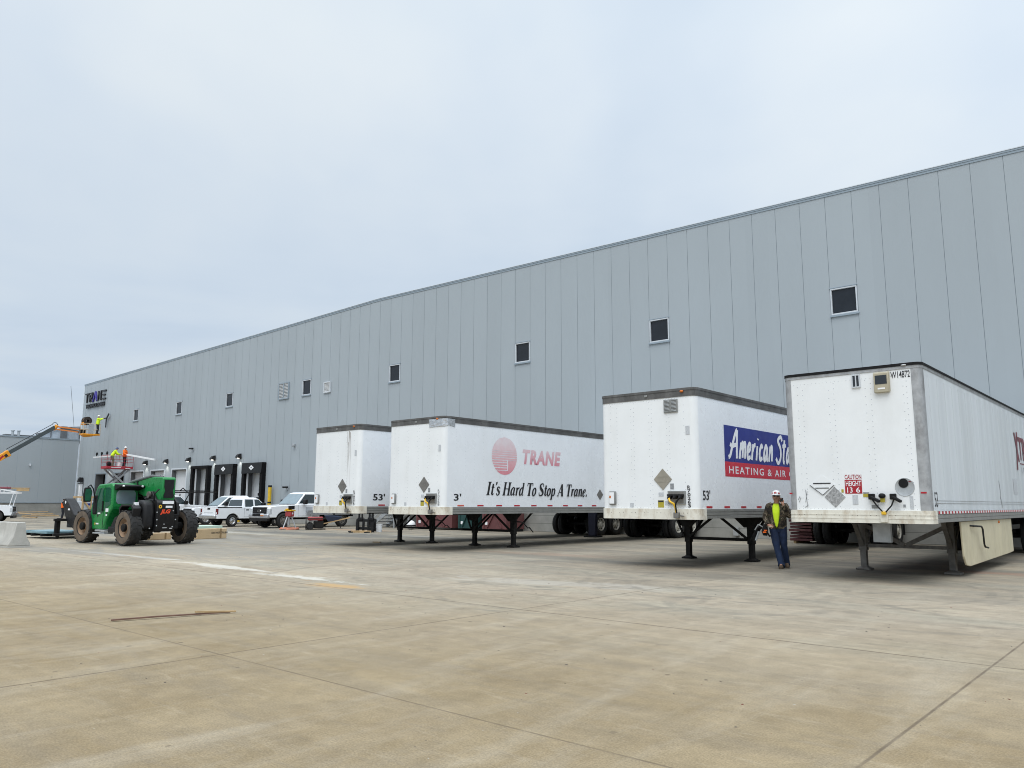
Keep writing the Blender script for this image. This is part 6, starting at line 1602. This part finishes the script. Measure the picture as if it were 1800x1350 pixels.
# pickup with black ladder rack
o = dict(FULL, at='rr', hw=.98)
pa, h, l = pickup('white pickup carrying a long black ladder rack, hidden behind the two other pickups', (-57.0, 25.6), (.02, 1.0), o)
rk = sub('ladder_rack', pa)
f = MB()
for s in (-1, 1):
    f.tube([(-3.1, s * .92, 2.20), (3.0, s * .92, 2.20), (3.1, s * .9, 2.26), (3.0, s * .92, 2.32), (-3.1, s * .92, 2.32)], .035, 6)
    for x in (-2.9, -1.5, 2.5): f.tube([(x, s * .92, 1.2), (x, s * .92, 2.2)], .035, 6)
for x in (-2.9, -1.5, 0.2, 2.5): f.tube([(x, -.92, 2.2), (x, .92, 2.2)], .03, 6)
f.build('rack_frame', 'black', rk)
# far-left pickup with an overhead pipe rack
o = dict(FULL, wb=3.65, fo=.95, ro=1.1, zb=.48, zh=1.16, zl=1.26, zroof=1.94, at='fr', rim='galv')
pc, h, l = pickup('white pickup with a white overhead rack of pipes at the left edge', (-65.7, 18.6), (.41, .91), o)
rk = sub('pipe_rack', pc)
f = MB()
for s in (-1, 1):
    f.beam((-3.2, s * .85, 2.10), (3.05, s * .85, 2.10), .06, .08); f.beam((-3.2, s * .85, 2.36), (1.9, s * .85, 2.36), .06, .07); f.beam((1.9, s * .85, 2.36), (3.05, s * .85, 2.13), .06, .07)
    for x in (-2.8, -1.8, -.8, .2, 1.2, 1.9): f.beam((x, s * .85, 2.1), (x, s * .85, 2.36), .06, .06)
    for x in (-2.8, -1.0): f.beam((x, s * .88, 1.2), (x, s * .85, 2.1), .07, .07)
    f.beam((2.45, s * .9, .62), (2.75, s * .85, 2.1), .05, .05)
for x in (-2.8, 0, 2.6): f.beam((x, -.85, 2.16), (x, .85, 2.16), .06, .06)
f.build('rack_frame', 'plastic', rk)
MC = Matrix.Translation(pc.location) @ Matrix.Rotation(pc.rotation_euler.z, 4, 'Z')
for k in range(4):
    f = MB(); f.tube([(-2.9, 0, 0), (2.5 + .15 * (k % 2), 0, 0)], .075, 10)
    oo = f.build('pipe', 'darkred'); oo.location = MC @ Vector((-.2, -.62 + .18 * k, 2.475)); oo.rotation_euler = (0, 0, pc.rotation_euler.z)
    tag(oo, ('dark red pipe farthest from the building', 'second dark red pipe', 'third dark red pipe', 'dark red pipe nearest the building')[3 - k] + ' on the overhead rack of the leftmost pickup', 'pipe', 'pipes on the truck rack')
f = MB(); f.box(-1.5, 1.7, -.12, .12, 0, .05); f.box(-1.4, 1.75, -.10, .11, .055, .10); f.box(.9, 1.7, -.12, .12, -.16, -.01)
oo = f.build('timber_bundle', 'wood'); oo.location = MC @ Vector((1.85, .45, 2.41)); oo.rotation_euler = (0, 0, pc.rotation_euler.z)
tag(oo, 'bundle of timber sticking out over the nose of the leftmost pickup', 'timber')

# ================================================================== boom lift
bl_ = thing('boom_lift', 'yellow boom lift with a dark grey boom holding its basket against the wall', 'boom lift', (-86.3, 18.9, 0))
f = MB(); f.box(-1.0, 1.0, -1.6, 1.6, .45, 1.0); f.build('chassis', 'orangelift', bl_, bevel=.06)
for x in (-1, 1):
    for y in (-1.2, 1.2): make_wheel(bl_, (x * 1.05, y, .5), .5, .36, .26, x, 'orangelift', holes=6)
f = MB(); f.box(-1.0, 1.0, -2.2, .6, 1.12, 2.0); f.lathe([(.6, 1.0), (.6, 1.12), (0, 1.12)], axis='z', seg=24); f.build('turntable', 'orangelift', bl_, bevel=.1)
off = Vector((-86.3, 18.9, 0))
def L(p): return Vector(p) - off
p0, p1, p2 = L((-86.2, 19.2, 2.05)), L((-85.95, 24.75, 6.05)), L((-85.0, 28.35, 8.80))
f = MB(); f.beam(p0, p1, .48, .56); f.beam(p1 * .97 + p0 * .03, p1 * 1.0 + (p1 - p0) * .015, .54, .62); f.build('lower_boom', 'orangelift', bl_, bevel=.04)
f = MB(); d_ = (p1 - p0).normalized(); f.box(0, 0.001, 0, 0.001, 0, 0.001)
c_ = p1 - d_ * .9; f = MB(); f.beam(c_ + Vector((.245, 0, -.12)), c_ + d_ * .4 + Vector((.245, 0, .05)), .012, .16); f.mi = 1; c2 = p1 - d_ * .35; f.beam(c2 + Vector((.28, 0, -.1)), c2 + d_ * .22 + Vector((.28, 0, -.05)), .012, .26); f.build('decal', ['red', 'ink'], bl_, smooth=0)
f = MB(); f.beam(p1, p2, .33, .36); f.build('upper_boom', 'boomgrey', bl_, bevel=.02)
f = MB(); f.tube([p1 + Vector((.05, -.2, .38)), p2 + Vector((.02, -.2, .30))], .03, 6); f.tube([p2 + Vector((0, -.25, .3)), p2 + Vector((0, -.1, .48)), p2 + Vector((0, .1, .42)), p2 + Vector((0, .25, .22))], .03, 6); f.build('hose', 'blackmatt', bl_)
p3 = L((-82.75, 30.0, 8.35))
jb = sub('jib', bl_)
f = MB(); f.beam(p2 + Vector((0, 0, .06)), p3 + Vector((0, 0, .18)), .10, .14); f.build('upper_tube', 'jib', jb)
f = MB(); f.beam(p2 + Vector((.15, .1, -.22)), p3 + Vector((0, 0, -.10)), .10, .12); f.build('lower_tube', 'jib', jb)
f = MB(); f.beam(p2 + Vector((.5, .42, -.1)), p3 + Vector((-.3, -.2, .02)), .13, .13); f.build('cylinder', 'boomgrey', jb)
f = MB(); f.beam(p2 + Vector((-.08, -.1, -.28)), p2 + Vector((.12, .15, .2)), .3, .3); f.build('knuckle', 'orangelift', jb, bevel=.05)
f = MB(); f.beam(p3 + Vector((-.12, -.15, .06)), p3 + Vector((.3, .25, -.1)), .22, .42); f.build('rotator', 'blackmatt', jb, bevel=.04)
bk = sub('basket', bl_, L((-82.0, 30.72, 7.98)))
f = MB(); f.box(-.42, .42, -1.0, .62, -.02, .12); f.loft([[(-.4, -.95, -.02), (.4, -.95, -.02), (.4, .3, -.02), (-.4, .3, -.02)], [(-.25, -.7, -.22), (.25, -.7, -.22), (.25, -.1, -.14), (-.25, -.1, -.14)]]); f.build('platform', 'orangelift', bk, bevel=.02)
f = MB()
for z in (.55, 1.1):
    f.tube([(-.4, -.98, z), (.4, -.98, z), (.4, .6, z), (-.4, .6, z), (-.4, -.98, z)], .022, 6)
for x in (-.4, .4):
    for y in (-.98, -.45, .1, .6): f.tube([(x, y, .1), (x, y, 1.1)], .022, 6)
f.build('guard_rail', mat('pale_rail', (.62, .52, .36, 1), .5), bk)
f = MB(); f.box(.41, .42, -.5, -.05, .12, 1.08); f.build('mesh_panel', 'galv', bk)
f = MB(); f.box(-.36, .36, -.97, -.7, .98, 1.22); f.build('control_box', 'orangelift', bk, bevel=.02)
f = MB(); f.lathe([(.12, -.28), (.40, -.28), (.40, -.24), (.24, -.22), (.24, .22), (.40, .24), (.40, .28), (.12, .28)], axis='x', seg=20)
f.mi = 1
for k in range(5): f.lathe([(.30, -.2 + .1 * k - .045), (.345, -.2 + .1 * k), (.30, -.2 + .1 * k + .045)], axis='x', seg=20)
oo = f.build('cable_reel', [mat('dark_reel', (.03, .02, .015, 1), .7), mat('brown_cable', (.10, .06, .035, 1), .6)]); oo.location = (-81.9, 30.1, 9.35); tag(oo, 'dark cable reel mounted in the yellow basket', 'cable reel')
f = MB(); f.box(-.05, .05, -.04, .04, -.9, .0); f.box(-.5, .15, -.06, .06, .0, .12); f.beam((.1, 0, .08), (.65, -.05, .45), .10, .14)
oo = f.build('wall_bracket', 'ink'); oo.location = (-83.2, 32.42, 9.85); tag(oo, 'dark bracket on the wall that the basket worker is fixing', 'bracket')

# ================================================================== scissor lift
sc = thing('scissor_lift', 'red scissor lift with grey scissor arms raised against the wall', 'scissor lift', (-76.2, 31.0, 0))
f = MB(); f.box(-.75, .75, -1.35, 1.35, .35, 1.05); f.build('base', 'liftred', sc, bevel=.05)
for x in (-1, 1):
    for y in (-1.0, 1.0): make_wheel(sc, (x * .72, y, .3), .3, .22, .16, x, 'plastic', seg=20, holes=0)
f = MB(); z0, nlev = 1.05, 2; dz_ = (4.48 - z0) / nlev
for x in (-.45, .45):
    for k in range(nlev):
        za, zb_ = z0 + k * dz_, z0 + (k + 1) * dz_
        f.beam((x, -.95, za), (x, .95, zb_), .16, .07, (1, 0, 0)); f.beam((x + .075, .95, za), (x + .075, -.95, zb_), .16, .07, (1, 0, 0))
for k in range(nlev + 1):
    for y in (-.95, .95): f.tube([(-.5, y, z0 + k * dz_), (.55, y, z0 + k * dz_)], .04, 6)
f.build('scissor_arm', 'scissorgrey' if 'scissorgrey' in M else 'boomgrey', sc)
f = MB(); f.box(-.3, .3, -.2, .2, 1.2, 1.5); f.build('lamp_box', 'plastic', sc, bevel=.05)
pf = sub('platform', sc, (0, 0, 4.52))
f = MB(); f.box(-.65, .65, -1.2, 1.2, 0, .24); f.build('deck', 'liftred', pf, bevel=.02)
f = MB(); f.box(.652, .657, -.8, .1, .10, .15); f.box(.652, .657, .5, .95, .02, .08); f.build('decal', 'inkwhite', pf, smooth=0)
f = MB()
for z in (.62, .9, 1.25): f.tube([(-.63, -1.18, z), (.63, -1.18, z), (.63, 1.18, z), (-.63, 1.18, z), (-.63, -1.18, z)], .016, 6)
for x in (-.63, .63):
    for y in (-1.18, -.4, .4, 1.18): f.tube([(x, y, .2), (x, y, 1.25)], .016, 6)
f.build('guard_rail', 'liftred', pf)
f = MB(); f.sphere((.3, -1.15, .42), (.22, .2, .24), 10, 8); oo = f.build('tool_bag', 'blackmatt'); oo.location = (-76.2, 31.25, 4.55); tag(oo, 'black tool bag in the near corner of the red scissor lift', 'bag')
f = MB(); f.lathe([(0, 0), (.16, 0), (.18, .45), (0, .45)], axis='z', seg=14); oo = f.build('bucket', 'plastic'); oo.location = (-76.0, 31.1, 4.73); tag(oo, 'white bucket between the workers on the red scissor lift', 'bucket')
f = MB(); f.beam((-84.3, 31.95, 5.93), (-77.6, 31.95, 5.97), .18, .16)
oo = f.build('wall_beam', 'plastic'); tag(oo, 'white beam along the wall left of the scissor lift workers', 'beam')
f = MB(); f.beam((-75.0, 31.35, 5.84), (-71.0, 32.15, 5.27), .16, .14)
oo = f.build('loose_beam', 'plastic'); tag(oo, 'white beam sticking out to the right of the scissor lift', 'beam')
for k, x in enumerate((-83.6, -82.4, -81.1, -79.6)):
    f = MB(); f.box(-.04, .04, -.04, .04, 0, .10); f.sphere((0, 0, .24), (.10, .10, .17), 10, 8); oo = f.build('beam_lamp', 'black'); oo.location = (x, 31.95, 6.03)
    tag(oo, ('leftmost', 'second from left', 'third from left', 'rightmost')[k] + ' small black lamp head standing on the white wall beam', 'lamp', 'lamp heads on the white beam')

# ================================================================== yard clutter
jb_ = thing('concrete_barrier', 'grey concrete traffic barrier at the left edge of the yard', 'barrier', (-28.75, 8.86, 0), radians(184))
f = MB()
prof = [(-.33, .06), (-.33, .12), (-.20, .34), (-.13, .80), (.13, .80), (.20, .34), (.33, .12), (.33, .06)]
f.prism([(p, z) for p, z in prof], 'x', 0, 3.0); f.build('block', 'concrete', jb_, bevel=.02)
f = MB(); f.box(.0, .8, -.33, .33, 0, .06); f.box(2.2, 3.0, -.33, .33, 0, .06); f.build('foot', 'concrete', jb_)
rnd = random.Random(3)
for k in range(8):
    f = MB(); ln = rnd.uniform(1.2, 3.2); f.box(-ln / 2, ln / 2, -.09, .09, 0, .05)
    oo = f.build('scrap_plank', 'wood' if k % 3 else 'card'); oo.location = (-80 + rnd.uniform(-1.6, 1.6), 25.6 + rnd.uniform(-1.6, 1.8), .05 + .07 * k); oo.rotation_euler = (rnd.uniform(-.1, .1), rnd.uniform(-.06, .06), rnd.uniform(.3, 1.5))
    tag(oo, 'scrap timber plank in the heap before the annex wall', 'plank', 'scrap timber heap')
cr = thing('wooden_crate', 'open pale timber crate beyond the front wheel of the green machine', 'crate', (-53.2, 19.95, 0), radians(8))
f = MB()
w_, d_, h_ = .5, .5, 1.82
for x in (-w_, w_):
    for y in (-d_, d_): f.beam((x, y, 0), (x, y, h_), .09, .09)
for z in (.1, .9, h_ - .05):
    for y in (-d_ - .05, d_ + .05): f.beam((-w_ - .05, y, z), (w_ + .05, y, z), .04, .1)
    for x in (-w_ - .05, w_ + .05): f.beam((x, -d_, z), (x, d_, z), .04, .1)
for x in (-w_ - .06, w_ + .06):
    f.beam((x, -d_, 1.6), (x, 0, .95), .04, .1); f.beam((x, d_, 1.6), (x, 0, .95), .04, .1); f.beam((x, 0, .1), (x, 0, h_), .045, .09)
f.build('frame', 'wood', cr)
f = MB(); f.box(-.5, .5, -.42, .42, .2, 1.5); f.build('wrapped_load', 'wrap', cr, bevel=.05)
f = MB(); f.box(.501, .506, -.3, .2, 1.25, 1.38); f.build('load_label', 'bannerblue', cr, smooth=0)
def carton(label, loc, rz, sx, sy, sz, lines, name='carton', m='card'):
    t = thing(name, label, 'carton', loc, rz)
    f = MB(); f.box(-sx / 2, sx / 2, -sy / 2, sy / 2, 0, sz); f.build('box', m, t, bevel=.02)
    if lines:
        f = MB()
        for s, y, z, h in lines: text(f, s, (sx / 2 + .002, y, z), (0, 1, 0), (0, 0, 1), h=h, depth=.003, bold=.03)
        f.build('lettering', 'ink', t, smooth=0)
    f = MB(); f.box(-sx / 2 - .004, sx / 2 + .004, sy / 2 - .32, sy / 2 - .24, -.0, sz + .004); f.build('tape', mat('brown_tape', (.24, .16, .08, 1), .5), t)
    return t
carton('long brown carton printed in black lying right of the green machine', (-30.65, 16.0, 0), radians(3), .5, 1.9, .40, [('DO NOT CRUSH', -1.25, .21, .07), ('DO NOT CRUSH', .26, .21, .07)])
t = thing('board_stack', 'stack of pale green boards behind the long brown carton', 'board stack', (-32.6, 16.9, 0), radians(6))
for k in range(4):
    f = MB(); f.box(-.6, .6, -.8 + .03 * k, .75 - .02 * k, .02 + .115 * k, .125 + .115 * k); f.build('board', 'mint', t, bevel=.006)
carton('squat brown carton lying on the ground beneath the green machine', (-31.3, 14.45, 0), radians(10), .5, 1.0, .26, None)
carton('second small brown carton under the rear of the green machine', (-32.1, 13.9, 0), radians(-5), .4, .6, .34, None)
# pipe threading machine on a tripod
tp = thing('pipe_threader', 'red and yellow pipe threading machine on a metal tripod before the flatbed truck', 'pipe threader', (-37.9, 24.75, 0), radians(20))
f = MB()
for a in (0.4, 2.4, 4.5): f.tube([(.12 * cos(a), .12 * sin(a), .72), (.42 * cos(a), .42 * sin(a), .01)], .035, 7)
f.tube([(0, 0, .25), (0, 0, .75)], .05, 8); f.build('tripod', 'galv', tp)
f = MB(); f.box(-.16, .22, -.17, .17, .70, 1.0); f.build('motor_housing', 'crate_red2' if 'crate_red2' in M else 'liftred', tp, bevel=.05)
f = MB(); f.box(-.2, .26, -.2, .2, 1.002, 1.07); f.tube([(-.05, -.25, 1.1), (-.05, .25, 1.1)], .05, 8); f.build('tray', 'hose', tp, bevel=.01)
f = MB(); f.box(-.02, .24, -.1, .14, 1.1, 1.30); f.tube([(.1, -.18, 1.2), (.1, .2, 1.25)], .05, 8); f.build('die_head', 'blackmatt', tp, bevel=.03)
f = MB(); f.disc((.225, 0.0, .88), .06, 'x', 14); f.build('emblem', 'plastic', tp, smooth=0)
f = MB(); f.tube([(.35, -.4, .03), (.7, .0, .05), (.3, .45, .03), (-.3, .4, .06), (-.5, -.1, .04), (-.1, -.5, .05), (.4, -.3, .08), (.5, .3, .09), (-.2, .3, .1), (-.3, -.3, .1), (.3, -.35, .12)], .035, 6)
oo = f.build('coiled_cord', mat('orange_cord', (.55, .22, .14, 1), .7)); oo.location = (-37.9, 24.75, 0); tag(oo, 'orange cord coiled around the feet of the tripod', 'cord')
# generator
gn = thing('generator', 'small generator with a red tank in a black tube frame', 'generator', (-37.0, 25.85, 0), radians(60))
f = MB()
for y in (-.3, .3): f.tube([(-.5, y, .03), (-.5, y, .62), (.5, y, .62), (.5, y, .03), (-.5, y, .03)], .022, 6)
for x in (-.5, .5):
    for z in (.03, .62): f.tube([(x, -.3, z), (x, .3, z)], .022, 6)
f.build('tube_frame', 'black', gn)
f = MB(); f.box(-.42, .38, -.26, .26, .50, .70); f.build('fuel_tank', 'crate_red2' if 'crate_red2' in M else 'liftred', gn, bevel=.05)
f = MB(); f.box(-.1, .42, -.24, .24, .08, .46); f.tube([(-.3, -.25, .25), (-.3, .25, .25)], .17, 12); f.build('engine', 'chassis', gn, bevel=.04)
f = MB()
for y in (-.36, .36): f.lathe([(.0, y - .04), (.15, y - .04), (.17, y), (.15, y + .04), (0, y + .04)], (-.3, 0, .17), 'y', 16)
f.build('wheel', 'rubber', gn)
# wheelbarrow
wb2 = thing('wheelbarrow', 'wheelbarrow with a blue tray and wooden handles', 'wheelbarrow', (-38.2, 27.9, 0), radians(235))
f = MB(); f.loft([[(-.25, -.2, .38), (.3, -.2, .38), (.3, .2, .38), (-.25, .2, .38)], [(-.5, -.36, .70), (.52, -.34, .74), (.52, .34, .74), (-.5, .36, .70)]]); f.build('tray', 'barrow', wb2, bevel=.03)
for s in (-1, 1):
    f = MB(); f.beam((.75, s * .12, .22), (-.95, s * .32, .62), .05, .06); f.build('handle', 'wood', wb2)
    f = MB(); f.tube([(-.3, s * .22, .40), (-.45, s * .26, .0)], .02, 6); f.build('leg', 'black', wb2)
make_wheel(wb2, (.72, 0, .2), .2, .09, .1, 1, 'steel', 'y', .01, 'rubber', 18, 0)
# fork attachments
for k, (x, y, a, lab) in enumerate(((-32.9, 26.1, 20, 'black fork carriage frame standing on the ground, the left one of the pair'), (-32.0, 25.4, 25, 'black fork carriage frame on timber, the right one of the pair'))):
    fc = thing('fork_attachment', lab, 'fork attachment', (x, y, 0), radians(a), 'fork carriages standing below the leftmost trailer')
    f = MB()
    for z in (.12, .52): f.box(-.55, .55, -.05, .05, z, z + .12)
    for xx in (-.52, -.2, .1, .44): f.box(xx, xx + .09, -.06, .06, .06, .66)
    f.build('frame', 'black', fc, bevel=.01)
    for xx in (-.42, .18):
        f = MB(); f.box(xx, xx + .07, -.08, -.02, .66, 1.25); f.box(xx + .17, xx + .24, -.08, -.02, .66, 1.25); f.box(xx, xx + .24, -.08, -.02, 1.17, 1.25); f.box(xx - .02, xx + .26, -.12, .0, .62, .72); f.build('backrest', 'black', fc, bevel=.01)
    for xx in (-.5, .34):
        f = MB(); f.box(xx, xx + .14, -.16, -.06, .0, .5); f.box(xx, xx + .14, -.9, -.16, .0, .05); f.build('fork', 'black', fc)
f = MB(); f.box(-.5, .5, -.06, .06, 0, .10); oo = f.build('timber_block', 'wood'); oo.location = (-31.75, 24.9, 0); oo.rotation_euler = (0, 0, radians(35)); tag(oo, 'timber block on the ground before the fork carriages', 'timber')
bu = thing('bucket', 'white plastic bucket on the ground beside the fork carriages', 'bucket', (-31.9, 26.15, 0))
f = MB(); f.lathe([(0, 0), (.145, 0), (.165, .36), (.175, .37), (.175, .40), (.15, .40), (.14, .05), (0, .04)], axis='z', seg=20); f.build('pail', 'plastic', bu)
f = MB(); f.tube([(-.17, 0, .36), (-.12, .1, .2), (0, .16, .14), (.12, .1, .2), (.17, 0, .36)], .008, 6); f.build('handle', 'galv', bu)
# steel bins behind the second trailer
def bin_(label, x0, x1, m, side):
    t = thing('steel_bin', label, 'bin', ((x0 + x1) / 2, 31.4, 0), 0, 'steel bins against the foundation')
    w = (x1 - x0) / 2
    f = MB(); f.box(-w, w, -.7, .7, .12, 1.5); f.box(-w - .03, w + .03, -.73, .73, 1.44, 1.56); f.build('body', m, t, bevel=.02)
    f = MB()
    for q in (-w + .05, w - .05): f.box(q - .06, q + .06, -.745, -.702, .12, 1.44)
    f.beam((-w * .6, -.72, .2), (0, -.72, 1.0), .06, .09, (0, 1, 0)); f.beam((w * .6, -.72, .2), (0, -.72, 1.0), .06, .09, (0, 1, 0)); f.build('rib', m, t)
    f = MB(); f.box(-w + .2, -w + .36, -.75, -.702, .34, .50); f.build('label_plate', 'plastic', t)
    f = MB()
    for q in (-w + .1, w - .1): f.box(q - .1, q + .1, -.6, .6, 0, .12)
    f.build('skid', 'blackmatt', t)
bin_('dull red steel bin behind the nose of the second trailer', -34.1, -31.2, 'crate_red', 0)
bin_('dark teal steel bin between the two dull red bins', -30.7, -29.3, 'crate_green', 0)
bin_('dull red steel bin behind the front legs of the second trailer', -28.9, -27.2, 'crate_red', 0)
wt = thing('white_tank', 'small white round tank with a dark band seen under the second trailer', 'tank', (-33.5, 29.7, 0))
f = MB(); f.sphere((0, 0, .26), (.28, .28, .26), 16, 10); f.build('shell', 'plastic', wt)
f = MB(); f.lathe([(.284, .2), (.29, .23), (.284, .26)], axis='z', seg=20); f.build('band', 'black', wt)
# jack stand between trailers
js = thing('trailer_stand', 'dark navy support stand on the ground between the second and third trailers', 'trailer stand', (-20.5, 28.9, 0))
f = MB(); f.box(-.19, .19, -.09, .09, .06, 1.12); f.build('post', 'navy', js, bevel=.02)
f = MB(); f.box(-.32, .32, -.28, .28, .0, .06); f.build('foot', 'blackmatt', js, bevel=.01)
# stack of maroon boards
for k in range(9):
    f = MB(); z = .10 + .118 * k; dx_ = (rnd.uniform(-.07, .05)); f.box(-12.02 + dx_, -11.16, 29.8 + rnd.uniform(-.05, .05), 31.4, z, z + .085)
    oo = f.build('steel_plank', 'woodred', bevel=.008); tag(oo, ('bottom', 'second lowest', 'third lowest', 'fourth lowest', 'middle', 'fourth highest', 'third highest', 'second highest', 'topmost')[k] + ' maroon board in the stack between the third and fourth trailers', 'board', 'stack of maroon boards')
f = MB(); f.box(-11.9, -11.8, 29.9, 31.3, 0, .10); oo = f.build('bearer', 'wood'); tag(oo, 'timber bearer under the stack of maroon boards', 'timber')
f = MB(); f.box(-.1, .1, -.1, .1, 0, .35); oo = f.build('wall_box', 'galv'); oo.location = (-15.4, WY - .18, .12); tag(oo, 'small grey box at the foot of the wall behind the third trailer', 'box')
# stick on the slab, bits of debris
f = MB(); pts = [(-10.24, 4.24, .02), (-10.1, 4.75, .025), (-9.98, 5.2, .02), (-9.87, 5.61, .018)]
for a_, b_ in zip(pts[:-1], pts[1:]): f.beam(a_, b_, .035, .018)
oo = f.build('lath', 'lath'); tag(oo, 'long thin brown lath lying on the concrete in the left foreground', 'lath')
f = MB(); f.beam((-9.98, 5.18, .05), (-9.85, 5.68, .022), .035, .02); oo = f.build('lath_splinter', 'wood'); tag(oo, 'pale splinter lying along the end of the brown lath', 'splinter')
f = MB(); f.box(-.16, .16, -.05, .05, 0, .03); oo = f.build('wood_scrap', 'wood'); oo.location = (-23.4, 19.1, 0); oo.rotation_euler = (0, 0, .3); tag(oo, 'flat wood scrap left of the legs of the leftmost trailer', 'wood scrap')
f = MB()
for k in range(520):
    if k < 330: x, y = rnd.uniform(-11, 4), rnd.uniform(2.2, 13) 
    else: x, y = rnd.uniform(-26, 2), rnd.uniform(6, 18)
    r_ = rnd.choice((.005, .006, .007, .009, .011, .016)); a = rnd.uniform(0, 3.1); e = rnd.uniform(.2, .8)
    f.mi = rnd.choice((0, 0, 0, 1, 2))
    P = [(x + r_ * cos(t_) * cos(a) - r_ * e * sin(t_) * sin(a), y + r_ * cos(t_) * sin(a) + r_ * e * sin(t_) * cos(a)) for t_ in [k2 * 2 * pi / 6 for k2 in range(6)]]
    f.loft([[(px, py, .0005) for px, py in P], [(x + (px - x) * .6, y + (py - y) * .6, r_ * .28) for px, py in P]])
tag(f.build('grit', [mat('dark_grit', (.06, .05, .045, 1), .9), mat('red_grit', (.16, .06, .04, 1), .9), mat('pale_grit', (.4, .36, .3, 1), .9)], smooth=0), kind='stuff')
